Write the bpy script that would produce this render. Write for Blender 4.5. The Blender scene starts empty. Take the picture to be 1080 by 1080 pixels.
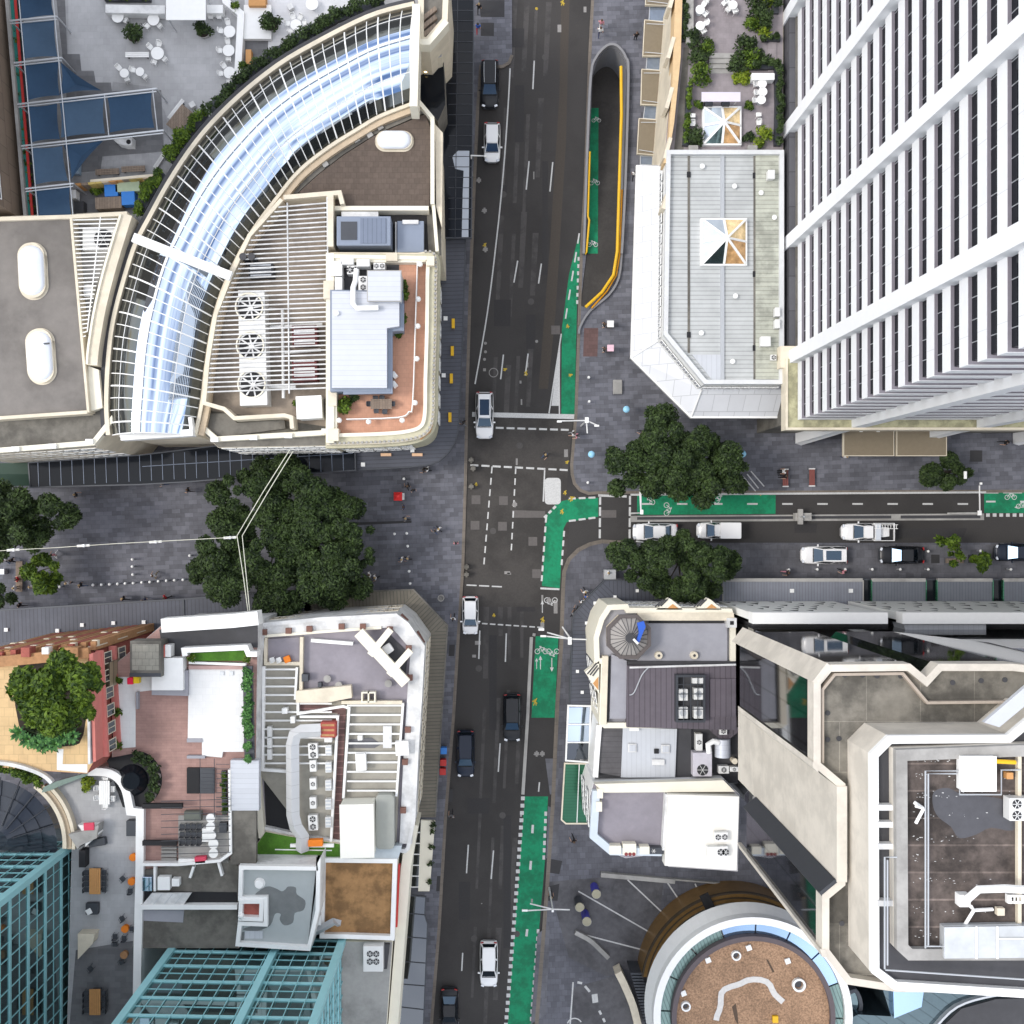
import bpy, bmesh, math, random
import numpy as np
from mathutils import Vector, Matrix
from mathutils.geometry import tessellate_polygon
random.seed(7)
rng = np.random.default_rng(7)
SC = bpy.context.scene
COL = SC.collection
F, H, CX, CY = 1060.0, 106.0, 515.0, 548.0      # focal length in photo pixels, flying height in metres, point straight below
PI = math.pi

def P(x, y, z=0.0):
 s = (H - z) / F
 return ((x - CX) * s, (CY - y) * s)
def PP(pts, z): return [P(x, y, z) for x, y in pts]
def area(p): return 0.5 * sum(p[i][0] * p[(i + 1) % len(p)][1] - p[(i + 1) % len(p)][0] * p[i][1] for i in range(len(p)))
def ccw(p): return list(p) if area(p) > 0 else list(reversed(p))
def inset(p, d):
 p = ccw(p); n = len(p); out = []
 for i in range(n):
  a, b, c = Vector(p[i - 1]), Vector(p[i]), Vector(p[(i + 1) % n])
  d1 = (b - a).normalized(); d2 = (c - b).normalized()
  n1 = Vector((-d1.y, d1.x)); n2 = Vector((-d2.y, d2.x))
  m = n1 + n2; k = m.dot(n1)
  m = m / k if k > 0.25 else n1
  out.append(tuple(b + m * d))
 return out
def offset_line(p, d):
 out = []
 for i in range(len(p)):
  a = Vector(p[max(i - 1, 0)][:2]); b = Vector(p[i][:2]); c = Vector(p[min(i + 1, len(p) - 1)][:2])
  d1 = (b - a) if i else (c - b); d2 = (c - b) if i < len(p) - 1 else d1
  d1 = d1.normalized(); d2 = d2.normalized()
  n1 = Vector((-d1.y, d1.x)); n2 = Vector((-d2.y, d2.x)); m = n1 + n2
  k = m.dot(n1); m = m / k if k > 0.3 else n1
  out.append(tuple(b + m * d))
 return out
def smooth(pts, n=6, closed=False):
 """Catmull-Rom through points (2-D or 3-D)"""
 pts = [Vector(p) for p in pts]; N = len(pts); out = []
 for i in range(N if closed else N - 1):
  g = (lambda k: pts[k % N]) if closed else (lambda k: pts[min(max(k, 0), N - 1)])
  a, b, c, d = g(i - 1), g(i), g(i + 1), g(i + 2)
  for j in range(n):
   t = j / n
   out.append(tuple(0.5 * ((2 * b) + (c - a) * t + (2 * a - 5 * b + 4 * c - d) * t * t + (3 * b - a - 3 * c + d) * t ** 3)))
 if not closed: out.append(tuple(pts[-1]))
 return out
def arc(cx, cy, r, a0, a1, n=24, ry=None):
 ry = ry or r
 return [(cx + r * math.cos(math.radians(a0 + (a1 - a0) * i / n)), cy + ry * math.sin(math.radians(a0 + (a1 - a0) * i / n))) for i in range(n + 1)]
def rrect(x0, y0, x1, y1, r, n=5):
 p = []
 for cx, cy, a in ((x1 - r, y1 - r, 0), (x0 + r, y1 - r, 90), (x0 + r, y0 + r, 180), (x1 - r, y0 + r, 270)):
  p += arc(cx, cy, r, a, a + 90, n)
 return p
def rotp(pts, c, deg):
 a = math.radians(deg); s, k = math.sin(a), math.cos(a)
 return [(c[0] + (x - c[0]) * k - (y - c[1]) * s, c[1] + (x - c[0]) * s + (y - c[1]) * k) for x, y in pts]

class MB:
 def __init__(s): s.v = []; s.f = []; s.m = []; s.mi = 0
 def add(s, vs, fs):
  b = len(s.v); s.v += [tuple(v) for v in vs]
  for f in fs: s.f.append(tuple(b + i for i in f)); s.m.append(s.mi)
  return s
 def frustum(s, p0, z0, p1, z1, caps=True):
  if area(p0) < 0: p0 = list(reversed(p0)); p1 = list(reversed(p1))
  n = len(p0)
  fs = [(i, (i + 1) % n, n + (i + 1) % n, n + i) for i in range(n)]
  if caps: fs += [tuple(range(n - 1, -1, -1)), tuple(range(n, 2 * n))]
  return s.add([(x, y, z0) for x, y in p0] + [(x, y, z1) for x, y in p1], fs)
 def prism(s, p, z0, z1): return s.frustum(p, z0, p, z1)
 def sheet(s, p, z): p = ccw(p); return s.add([(x, y, z) for x, y in p], [tuple(range(len(p)))])
 def holed(s, outer, holes, z):
  loops = [[Vector((x, y, 0)) for x, y in q] for q in [outer] + holes]
  flat = [v for l in loops for v in l]
  fs = []
  for t in tessellate_polygon(loops):
   a, b, c = (flat[i] for i in t)
   fs.append(t if (b - a).cross(c - a).z > 0 else (t[0], t[2], t[1]))
  return s.add([(v.x, v.y, z) for v in flat], fs)
 def ring(s, p, z0, z1, w):
  p = ccw(p); q = inset(p, w); n = len(p)
  vs = [(x, y, z) for z in (z0, z1) for l in (p, q) for x, y in l]
  fs = []
  for i in range(n):
   j = (i + 1) % n
   fs += [(i, j, 2 * n + j, 2 * n + i), (n + j, n + i, 3 * n + i, 3 * n + j), (2 * n + i, 2 * n + j, 3 * n + j, 3 * n + i), (j, i, n + i, n + j)]
  return s.add(vs, fs)
 def strip(s, line, w, z0, z1):
  a = offset_line(line, w / 2); b = offset_line(line, -w / 2); n = len(a)
  vs = [(x, y, z) for z in (z0, z1) for l in (a, b) for x, y in l]; fs = []
  for i in range(n - 1):
   j = i + 1
   fs += [(2 * n + i, 3 * n + i, 3 * n + j, 2 * n + j), (i, j, n + j, n + i), (j, i, 2 * n + i, 2 * n + j), (n + i, n + j, 3 * n + j, 3 * n + i)]
  fs += [(0, n, 3 * n, 2 * n), (n - 1, 3 * n - 1, 4 * n - 1, 2 * n - 1)]
  return s.add(vs, fs)
 def box(s, c, size, rz=0.0):      # c = centre of the bottom face
  x, y, z = c; a, b, h = size[0] / 2, size[1] / 2, size[2]; k, q = math.cos(rz), math.sin(rz)
  p = [(x + u * k - v * q, y + u * q + v * k) for u, v in ((-a, -b), (a, -b), (a, b), (-a, b))]
  return s.prism(p, z, z + h)
 def beam(s, p, q, w, h):
  p, q = Vector(p), Vector(q); d = (q - p).normalized()
  up = Vector((0, 0, 1)) if abs(d.z) < 0.95 else Vector((0, 1, 0))
  r = d.cross(up).normalized() * (w / 2); u = r.cross(d).normalized() * (h / 2)
  vs = [p - r - u, p + r - u, p + r + u, p - r + u, q - r - u, q + r - u, q + r + u, q - r + u]
  return s.add(vs, [(0, 1, 2, 3), (7, 6, 5, 4), (0, 4, 5, 1), (1, 5, 6, 2), (2, 6, 7, 3), (3, 7, 4, 0)])
 def tube(s, path, r, n=8, r1=None):
  path = [Vector(p) for p in path]; N = len(path); vs = []; fs = []; r1 = r if r1 is None else r1
  ref = Vector((0, 0, 1))
  for i, p in enumerate(path):
   d = (path[min(i + 1, N - 1)] - path[max(i - 1, 0)]).normalized()
   if abs(d.dot(ref)) > 0.93: ref = Vector((0.3, 1, 0)).normalized()
   a = d.cross(ref).normalized(); b = d.cross(a)
   rr = r + (r1 - r) * i / max(N - 1, 1)
   vs += [p + (a * math.cos(2 * PI * k / n) + b * math.sin(2 * PI * k / n)) * rr for k in range(n)]
  for i in range(N - 1):
   for k in range(n):
    l = (k + 1) % n
    fs.append((i * n + k, i * n + l, (i + 1) * n + l, (i + 1) * n + k))
  fs += [tuple(range(n)), tuple(range((N - 1) * n + n - 1, (N - 1) * n - 1, -1))]
  return s.add(vs, fs)
 def cyl(s, c, r, z0, z1, n=16, r1=None):
  r1 = r if r1 is None else r1
  f = lambda q: [(c[0] + q * math.cos(2 * PI * k / n), c[1] + q * math.sin(2 * PI * k / n)) for k in range(n)]
  return s.frustum(f(r), z0, f(r1), z1)
 def dome(s, c, r, z, h, n=12, m=4):
  vs = [(c[0], c[1], z + h)]; fs = []
  for j in range(1, m + 1):
   t = j / m * PI / 2
   vs += [(c[0] + r * math.sin(t) * math.cos(2 * PI * k / n), c[1] + r * math.sin(t) * math.sin(2 * PI * k / n), z + h * math.cos(t)) for k in range(n)]
  fs += [(0, 1 + k, 1 + (k + 1) % n) for k in range(n)]
  for j in range(m - 1):
   for k in range(n):
    l = (k + 1) % n; a = 1 + j * n; b = a + n
    fs.append((a + k, b + k, b + l, a + l))
  fs.append(tuple(1 + (m - 1) * n + k for k in range(n - 1, -1, -1)))
  return s.add(vs, fs)
 # the same shapes from photo coordinates, each at its own height
 def pprism(s, p, z0, z1): return s.prism(PP(p, z1), z0, z1)
 def pbox(s, x0, y0, x1, y1, z0, z1): return s.pprism([(x0, y0), (x1, y0), (x1, y1), (x0, y1)], z0, z1)
 def pring(s, p, z0, z1, w): return s.ring(PP(p, z1), z0, z1, w)
 def pstrip(s, p, w, z0, z1): return s.strip(PP(p, z1), w, z0, z1)
 def psheet(s, p, z): return s.sheet(PP(p, z), z)
 def ptube(s, p, r, n=8): return s.tube([P(x, y, z) + (z,) for x, y, z in p], r, n)
 def pcyl(s, x, y, r, z0, z1, n=16, r1=None): return s.cyl(P(x, y, z1), r, z0, z1, n, r1)
 def build(s, name, mats, parent=None, sm=False, bevel=0.0):
  me = bpy.data.meshes.new(name)
  if not isinstance(mats, (list, tuple)): mats = [mats]
  if parent is not None: o0 = Vector(LOC[parent.name])
  else:
   a = np.array(s.v); lo, hi = a.min(0), a.max(0); o0 = Vector(((lo[0] + hi[0]) / 2, (lo[1] + hi[1]) / 2, lo[2]))
  me.from_pydata([tuple(Vector(v) - o0) for v in s.v], [], s.f)
  for mt in mats: me.materials.append(mt)
  me.polygons.foreach_set('material_index', s.m)
  if bevel or sm:
   bm = bmesh.new(); bm.from_mesh(me)
   if sm: bmesh.ops.remove_doubles(bm, verts=bm.verts, dist=2e-4)
   if bevel:
    es = [e for e in bm.edges if len(e.link_faces) == 2 and e.calc_face_angle(0) > 0.5]
    bmesh.ops.bevel(bm, geom=es, offset=bevel, segments=2, profile=0.6, affect='EDGES', clamp_overlap=True)
   if sm:
    for f in bm.faces: f.smooth = True
    for e in bm.edges:
     if len(e.link_faces) == 2 and e.calc_face_angle(0) > 0.7: e.smooth = False
   bm.to_mesh(me); bm.free()
  o = bpy.data.objects.new(name, me); COL.objects.link(o)
  if parent is not None: o.parent = parent
  else: o.location = o0
  LOC[o.name] = tuple(o0)
  return o
LOC = {}
def tag(o, label, cat, group=None):
 o['label'] = label; o['category'] = cat
 if group: o['group'] = group
 return o
def thing(name, label, cat, loc=(0, 0, 0), group=None):
 o = bpy.data.objects.new(name, None); COL.objects.link(o); o.empty_display_size = 0.5
 o.location = loc; LOC[o.name] = tuple(loc); return tag(o, label, cat, group)
def pthing(name, label, cat, x, y, z, group=None): return thing(name, label, cat, P(x, y, z) + (z,), group)
def struct(mb, name, mats, kind='structure'):
 o = mb.build(name, mats); o['kind'] = kind; return o
def solo(mb, name, label, cat, mats, group=None, sm=False, bevel=0): return tag(mb.build(name, mats, None, sm, bevel), label, cat, group)
def dup(root, loc, rz=0.0, label=None, group=None, swap=None, sc=1.0):
 r = root.copy(); COL.objects.link(r); r.location = loc; r.rotation_euler = (0, 0, rz); r.scale = (sc, sc, sc)
 if label: r['label'] = label
 if group: r['group'] = group
 def kids(a, b):
  for ch in [c for c in KIDS.get(a.name, a.children)]:
   c = ch.copy(); COL.objects.link(c); c.parent = b
   if swap and c.type == 'MESH':
    for i, mt in enumerate(ch.data.materials):
     if mt and mt.name in swap:
      key = (ch.data.name, mt.name, swap[mt.name].name)
      if key not in SWAPPED:
       me = ch.data.copy()
       for k, q in enumerate(me.materials):
        if q and q.name in swap: me.materials[k] = swap[q.name]
       SWAPPED[key] = me
      c.data = SWAPPED[key]; break
   kids(ch, c)
 if swap and r.type == 'MESH':
  me = r.data.copy()
  for k, q in enumerate(me.materials):
   if q and q.name in swap: me.materials[k] = swap[q.name]
  r.data = me
 kids(root, r)
 return r
SWAPPED = {}; KIDS = {}
class Proto:
 """first use moves the original, later uses copy it"""
 def __init__(s, root): s.root = root; s.used = False
 def put(s, loc, rz=0.0, label=None, group=None, swap=None, sc=1.0):
  if not s.used and not swap:
   s.used = True; r = s.root; r.location = loc; r.rotation_euler = (0, 0, rz); r.scale = (sc, sc, sc)
   if label: r['label'] = label
   if group: r['group'] = group
   return r
  return dup(s.root, loc, rz, label, group, swap, sc)
 def done(s):
  if not s.used:
   def rm(o):
    for c in list(o.children): rm(c)
    bpy.data.objects.remove(o)
   rm(s.root)

# ------------------------------------------------------------------ materials
MATS = {}
def M(name, col, rough=0.8, metal=0.0, var=0.15, scale=1.5, tile=None, bump=0.0, stain=0.0, obj=False, wall=False, ior=1.5, stainscale=0.18):
 """tile = (angle, pu, pv, line width, line factor, per-tile variation)"""
 m = bpy.data.materials.new(name); m.use_nodes = True; MATS[name] = m
 nt = m.node_tree; N = nt.nodes; L = nt.links; b = N['Principled BSDF']
 b.inputs['Roughness'].default_value = rough; b.inputs['Metallic'].default_value = metal; b.inputs['IOR'].default_value = ior
 if var == 0 and not tile and not stain:
  b.inputs['Base Color'].default_value = (*col, 1); return m
 if obj: pos = N.new('ShaderNodeTexCoord').outputs['Object']
 else: pos = N.new('ShaderNodeNewGeometry').outputs['Position']
 def math_(op, a, bb=None):
  n = N.new('ShaderNodeMath'); n.operation = op
  for i, q in enumerate((a, bb)):
   if q is None: continue
   if isinstance(q, (int, float)): n.inputs[i].default_value = q
   else: L.new(q, n.inputs[i])
  return n.outputs[0]
 def noise(sc, det, off=0):
  n = N.new('ShaderNodeTexNoise'); n.inputs['Scale'].default_value = sc; n.inputs['Detail'].default_value = det; n.inputs['Roughness'].default_value = 0.65
  if off:
   v = N.new('ShaderNodeVectorMath'); v.operation = 'ADD'; v.inputs[1].default_value = (off, off * 1.7, off * .6); L.new(pos, v.inputs[0]); L.new(v.outputs[0], n.inputs['Vector'])
  else: L.new(pos, n.inputs['Vector'])
  return n.outputs[0]
 fac = math_('ADD', math_('MULTIPLY', math_('SUBTRACT', noise(scale, 6), 0.5), 2.6 * var), 1.0)
 if stain:
  mr = N.new('ShaderNodeMapRange'); mr.interpolation_type = 'SMOOTHSTEP'
  mr.inputs[1].default_value = 0.42; mr.inputs[2].default_value = 0.62; mr.inputs[3].default_value = 1.0; mr.inputs[4].default_value = 1 - stain
  L.new(noise(stainscale, 7, 13.0), mr.inputs[0]); fac = math_('MULTIPLY', fac, mr.outputs[0])
 if tile:
  ang, pu, pv, lw, lf, tv = tile; a = math.radians(ang)
  sp = N.new('ShaderNodeSeparateXYZ'); L.new(pos, sp.inputs[0])
  if wall:
   u = math_('ADD', math_('MULTIPLY', sp.outputs[0], math.cos(a)), math_('MULTIPLY', sp.outputs[1], math.sin(a))); v = sp.outputs[2]
  else:
   u = math_('ADD', math_('MULTIPLY', sp.outputs[0], math.cos(a)), math_('MULTIPLY', sp.outputs[1], math.sin(a)))
   v = math_('SUBTRACT', math_('MULTIPLY', sp.outputs[1], math.cos(a)), math_('MULTIPLY', sp.outputs[0], math.sin(a)))
  line = None
  ids = []
  if pv:
   vs = math_('DIVIDE', v, pv); ids.append(math_('FLOOR', vs))
   l2 = math_('LESS_THAN', math_('FRACT', vs), lw / pv); line = l2
  us = math_('DIVIDE', u, pu)
  if pv: us = math_('ADD', us, math_('MULTIPLY', ids[0], 0.5 if tv else 0.0))
  ids.append(math_('FLOOR', us))
  l1 = math_('LESS_THAN', math_('FRACT', us), lw / pu)
  line = l1 if line is None else math_('MAXIMUM', line, l1)
  fac = math_('MULTIPLY', fac, math_('ADD', math_('MULTIPLY', line, lf - 1.0), 1.0))
  if tv:
   wn = N.new('ShaderNodeTexWhiteNoise'); wn.noise_dimensions = '2D'
   cb = N.new('ShaderNodeCombineXYZ'); L.new(ids[0], cb.inputs[0])
   if len(ids) > 1: L.new(ids[1], cb.inputs[1])
   L.new(cb.outputs[0], wn.inputs['Vector'])
   fac = math_('MULTIPLY', fac, math_('ADD', math_('MULTIPLY', math_('SUBTRACT', wn.outputs[0], 0.5), 2 * tv), 1.0))
 vm = N.new('ShaderNodeVectorMath'); vm.operation = 'SCALE'; vm.inputs[0].default_value = col
 L.new(fac, vm.inputs['Scale']); L.new(vm.outputs[0], b.inputs['Base Color'])
 if bump:
  bp = N.new('ShaderNodeBump'); bp.inputs['Strength'].default_value = bump; bp.inputs['Distance'].default_value = 0.05
  L.new(fac, bp.inputs['Height']); L.new(bp.outputs[0], b.inputs['Normal'])
 return m
def LEAF(name, c1, c2, rough=0.6):
 m = bpy.data.materials.new(name); m.use_nodes = True; nt = m.node_tree; N = nt.nodes; L = nt.links; b = N['Principled BSDF']
 g = N.new('ShaderNodeNewGeometry'); a = N.new('ShaderNodeTexNoise'); a.inputs['Scale'].default_value = 0.7; a.inputs['Detail'].default_value = 3
 L.new(g.outputs['Position'], a.inputs['Vector'])
 mx = N.new('ShaderNodeMath'); mx.operation = 'ADD'; L.new(a.outputs[0], mx.inputs[0])
 r2 = N.new('ShaderNodeMath'); r2.operation = 'MULTIPLY_ADD'; r2.inputs[1].default_value = 0.7; r2.inputs[2].default_value = -0.35; L.new(g.outputs['Random Per Island'], r2.inputs[0]); L.new(r2.outputs[0], mx.inputs[1])
 cr = N.new('ShaderNodeValToRGB'); cr.color_ramp.elements[0].position = 0.25; cr.color_ramp.elements[1].position = 0.8
 cr.color_ramp.elements[0].color = (*c1, 1); cr.color_ramp.elements[1].color = (*c2, 1)
 L.new(mx.outputs[0], cr.inputs[0]); L.new(cr.outputs[0], b.inputs['Base Color']); b.inputs['Roughness'].default_value = rough
 b.inputs['Specular IOR Level'].default_value = 0.25
 MATS[name] = m; return m
def EMIT(name, col, s):
 m = bpy.data.materials.new(name); m.use_nodes = True; b = m.node_tree.nodes['Principled BSDF']
 b.inputs['Base Color'].default_value = (*col, 1); b.inputs['Emission Color'].default_value = (*col, 1); b.inputs['Emission Strength'].default_value = s; MATS[name] = m; return m
asphalt = M('asphalt', (.043, .04, .0385), .9, var=.22, scale=9, stain=.22, bump=.15, stainscale=.12)
asphalt_old = M('asphalt_old', (.056, .051, .047), .9, var=.28, scale=5, stain=.35)
asphalt_brown = M('asphalt_brown', (.055, .046, .038), .9, var=.2, scale=6)
concrete_patch = M('concrete_patch', (.11, .1, .095), .9, var=.2, scale=4)
paver = M('paver', (.122, .124, .145), .75, var=.2, scale=1.2, tile=(2, .9, .45, .03, .7, .26), stain=.25, stainscale=.25)
paver_fine = M('paver_fine', (.105, .106, .124), .75, var=.2, scale=1.2, tile=(2, .6, .6, .03, .72, .18), stain=.3)
paver_light = M('paver_light', (.12, .12, .135), .75, var=.25, scale=1.0, tile=(0, .8, .8, .03, .75, .15), stain=.35)
kerb_m = M('kerb_stone', (.17, .145, .12), .85, var=.25, scale=2, tile=(0, 1.2, 1.2, .04, .7, 0), stain=.2)
conc = M('concrete', (.36, .35, .33), .85, var=.15, scale=2, stain=.3)
conc_dark = M('concrete_weathered', (.16, .15, .13), .9, var=.3, scale=1.6, stain=.4, stainscale=.3)
greenpaint = M('green_paint', (.0, .215, .095), .8, var=.28, scale=3, stain=.34, stainscale=.7)
linepaint = M('white_road_paint', (.5, .5, .49), .7, var=.4, scale=9)
linefaint = M('worn_road_paint', (.24, .23, .22), .8, var=.35, scale=8)
yellowmark = M('yellow_road_paint', (.42, .3, .03), .8, var=.3, scale=9)
white = M('white_paint', (.8, .8, .78), .55, var=.05, scale=2)
white_tile = M('white_cladding', (.64, .65, .67), .5, var=.05, scale=.8, tile=(0, 1.5, 1.5, .06, .72, .03))
white_dirty = M('weathered_white', (.66, .66, .65), .7, var=.18, scale=1.2, stain=.22, stainscale=.5)
cream = M('cream_render', (.68, .61, .48), .75, var=.1, scale=1, stain=.14, stainscale=.4)
cream_light = M('pale_cream', (.74, .7, .58), .7, var=.07, scale=1)
cream_panel = M('cream_panel', (.62, .575, .5), .7, stain=.16, stainscale=.35, var=.1, scale=.6, tile=(90, 40, 2.6, .05, .9, 0), wall=True)
olive_cream = M('mossy_cream', (.5, .47, .34), .8, var=.12, scale=1.2, stain=.2)
tan_beam = M('tan_timber', (.5, .4, .28), .8, var=.18, scale=2)
brownroof = M('brown_felt', (.105, .08, .064), .95, var=.2, scale=3, tile=(0, .5, .5, .05, .82, .1))
greybrown = M('grey_brown_roof', (.19, .175, .16), .9, var=.22, scale=.8, stain=.22)
metal_grey = M('grey_metal_sheet', (.5, .52, .56), .45, .1, var=.05, scale=1, tile=(90, .45, None, .05, .86, .03))
metal_grey_x = M('pale_grey_seam', (.5, .52, .55), .45, .1, var=.06, scale=1, tile=(0, .45, None, .05, .86, .03))
metal_light = M('pale_metal_sheet', (.47, .485, .48), .5, .1, var=.12, scale=.8, tile=(90, .4, None, .09, .7, .05), stain=.12)
metal_mossy = M('mossy_metal_sheet', (.43, .44, .37), .6, .05, var=.25, scale=1.2, tile=(90, .4, None, .09, .72, .08), stain=.3, stainscale=.5)
blue_grey = M('blue_grey_metal', (.15, .18, .24), .5, .2, var=.08, tile=(0, .4, None, .06, .7, 0))
blue_grey_plain = M('blue_grey_panel', (.2, .235, .3), .55, .1, var=.06)
mauve_roof = M('mauve_corrugated', (.115, .098, .115), .6, .1, var=.14, scale=1, tile=(0, .5, None, .09, .62, .06), stain=.2)
dark_roof = M('dark_roof', (.05, .05, .055), .7, var=.2, scale=1.4, stain=.2)
greyroof = M('grey_membrane', (.32, .32, .35), .85, var=.1, scale=1.2, stain=.12)
purple_roof = M('purple_grey_membrane', (.27, .25, .28), .85, var=.12, scale=1.2, stain=.15)
terracotta = M('terracotta_tile', (.5, .27, .18), .8, var=.12, scale=2, tile=(0, .4, .4, .025, .85, .05))
pinkdeck = M('pink_brown_tile', (.36, .22, .19), .8, var=.15, scale=2, tile=(0, .9, .25, .02, .8, .06), stain=.15)
yellow_tile = M('ochre_tile', (.62, .43, .22), .8, var=.12, scale=1, tile=(0, .8, .8, .05, .82, .04), stain=.12, stainscale=.4)
white_roof_tile = M('white_roof_tile', (.72, .72, .71), .7, var=.06, tile=(0, .6, .6, .03, .93, .02))
grey_tile = M('grey_terrace_tile', (.33, .33, .335), .8, var=.15, scale=1.2, tile=(0, .6, .6, .02, .86, .07), stain=.15)
grey_tile_b = M('pale_terrace_tile', (.4, .4, .405), .8, var=.1, scale=1.2, tile=(0, .6, .6, .02, .88, .05), stain=.12)
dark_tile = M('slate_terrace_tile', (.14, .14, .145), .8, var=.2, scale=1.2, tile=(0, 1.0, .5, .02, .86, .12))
white_floor = M('white_terrace_floor', (.6, .6, .61), .7, var=.06, tile=(0, 1.2, .3, .02, .9, .03))
garden_tile = M('taupe_terrace_tile', (.27, .24, .25), .85, var=.18, scale=1.3, tile=(0, .5, .5, .02, .86, .06), stain=.2)
rust_roof = M('rusty_earth_roof', (.34, .19, .08), .95, var=.35, scale=1.2, stain=.45, stainscale=.5)
gravel = M('orange_gravel', (.33, .205, .125), .95, var=.95, scale=6, stain=.2, stainscale=.5)
turf = M('artificial_turf', (.07, .19, .015), .9, var=.3, scale=8, stain=.3, stainscale=.6)
brick = M('red_brick', (.36, .1, .075), .85, var=.2, scale=2, tile=(45, .3, .12, .02, .75, .15), wall=True)
pinkband = M('salmon_render', (.6, .2, .17), .8, var=.12)
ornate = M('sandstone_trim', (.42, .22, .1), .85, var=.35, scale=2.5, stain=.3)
brown_panel = M('brown_cladding', (.2, .15, .11), .75, var=.12, tile=(90, 2.5, 1.6, .06, .55, .12), wall=True)
deckmetal = M('olive_brown_decking', (.15, .135, .105), .7, .1, var=.15, scale=1.2, tile=(4, .35, None, .08, .62, .08), stain=.15)
deckmetal_y = M('olive_brown_decking_cross', (.15, .135, .105), .7, .1, var=.15, scale=1.2, tile=(92, .35, None, .08, .62, .08), stain=.15)
awn_dark = M('charcoal_awning', (.075, .08, .1), .6, .15, var=.12, tile=(2, .4, None, .08, .62, .06), stain=.15)
awn_dark_y = M('charcoal_awning_cross', (.075, .08, .1), .6, .15, var=.12, tile=(92, .4, None, .08, .62, .06), stain=.15)
awn_diag = M('charcoal_awning_diagonal', (.075, .08, .1), .6, .15, var=.12, tile=(45, .4, None, .08, .62, .06), stain=.15)
awn_grey = M('grey_awning', (.2, .21, .24), .55, .15, var=.1, tile=(0, .3, None, .06, .75, .04))
awn_brown = M('brown_canopy', (.19, .155, .105), .8, var=.12, scale=3)
sail_blue = M('blue_shade_cloth', (.024, .056, .105), 1, var=.12, scale=2)
sail_pale = M('pale_blue_shade_cloth', (.05, .09, .145), 1, var=.12, scale=2)
steel = M('galvanised_steel', (.5, .52, .54), .4, .5, var=.05)
darksteel = M('dark_steel', (.06, .065, .075), .5, .4, var=.1)
black = M('black_void', (.012, .012, .014), .8, var=.1)
rubber = M('black_rubber', (.015, .015, .016), .85, var=.1, obj=True)
ac_white = M('ac_casing', (.68, .68, .66), .5, .1, var=.06, scale=3)
ac_dark = M('fan_grille', (.03, .03, .033), .6, .3, var=.2, scale=8)
wood = M('weathered_wood', (.22, .17, .13), .85, var=.3, scale=5, tile=(0, .25, None, .03, .6, .1))
orangewood = M('orange_timber', (.52, .26, .09), .7, var=.15, scale=3)
redpaint = M('red_paint', (.5, .03, .025), .6, var=.1)
redcoil = M('dark_red_coil', (.15, .03, .03), .7, var=.2, tile=(90, .25, None, .08, .5, .1))
pink = M('pink_cloth', (.62, .06, .11), .8, var=.1)
orange = M('orange_fabric', (.75, .2, .01), .7, var=.08)
yellow = M('yellow_paint', (.72, .42, .005), .5, var=.1)
bluepaint = M('blue_plastic', (.03, .2, .6), .5, var=.08)
royal = M('royal_blue_paint', (.05, .05, .35), .5, var=.1)
skyblue = M('pale_blue_lid', (.3, .6, .8), .4, var=.05)
teal = M('teal_aluminium', (.34, .67, .71), .4, .2, var=.07, scale=1)
tealdark = M('teal_planter', (.01, .17, .14), .6, var=.1)
soil = M('dark_soil', (.03, .022, .016), .95, var=.3, scale=6)
lattice = M('white_screen', (.78, .78, .74), .6, var=.05)
mossy = M('mossy_stone_ledge', (.42, .4, .25), .9, var=.35, scale=1.5, stain=.4, stainscale=.6)
twr_white = M('white_precast', (.74, .75, .76), .7, var=.05, scale=.8, tile=(90, 3.6, 90, .04, .8, .02), wall=True)
twr_beam = M('grey_white_precast', (.76, .77, .78), .7, var=.05, scale=.8)
twr_sill = M('lilac_sill', (.2, .185, .21), .6, var=.15)
def GLASS(name, col, rough=.03, metal=.9): return M(name, col, rough, metal, var=0.0)
glass_sky = GLASS('reflective_glass', (.52, .61, .74), .02, 1.0)
glass_dark = GLASS('dark_glass', (.1, .11, .125), .03, .95)
glass_black = M('black_glass', (.009, .011, .015), .08, 0, var=0, ior=1.28)
glass_teal = GLASS('dark_teal_glass', (.17, .25, .25), .04, .9)
glass_car = GLASS('car_glass', (.04, .06, .085), .03, .9)
glass_warm = M('warm_lit_glass', (.5, .36, .2), .1, .3, var=.4, scale=1.2)
glass_green = M('green_glazing', (.03, .13, .07), .12, .5, var=.1, tile=(90, .3, None, .05, .7, 0))
glass_blue = GLASS('sky_blue_glazing', (.35, .5, .7), .05, .9)
leaf_dark = LEAF('dark_leaf', (.008, .018, .005), (.047, .078, .02))
leaf_mid = LEAF('mid_green_leaf', (.02, .045, .005), (.1, .16, .012))
leaf_bright = LEAF('bright_leaf', (.05, .09, .005), (.22, .28, .02))
leaf_fern = LEAF('fern_leaf', (.02, .07, .02), (.1, .24, .06))
bark = M('bark', (.08, .065, .05), .9, var=.3, scale=8)
EXPOSURE = 1.25
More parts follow.
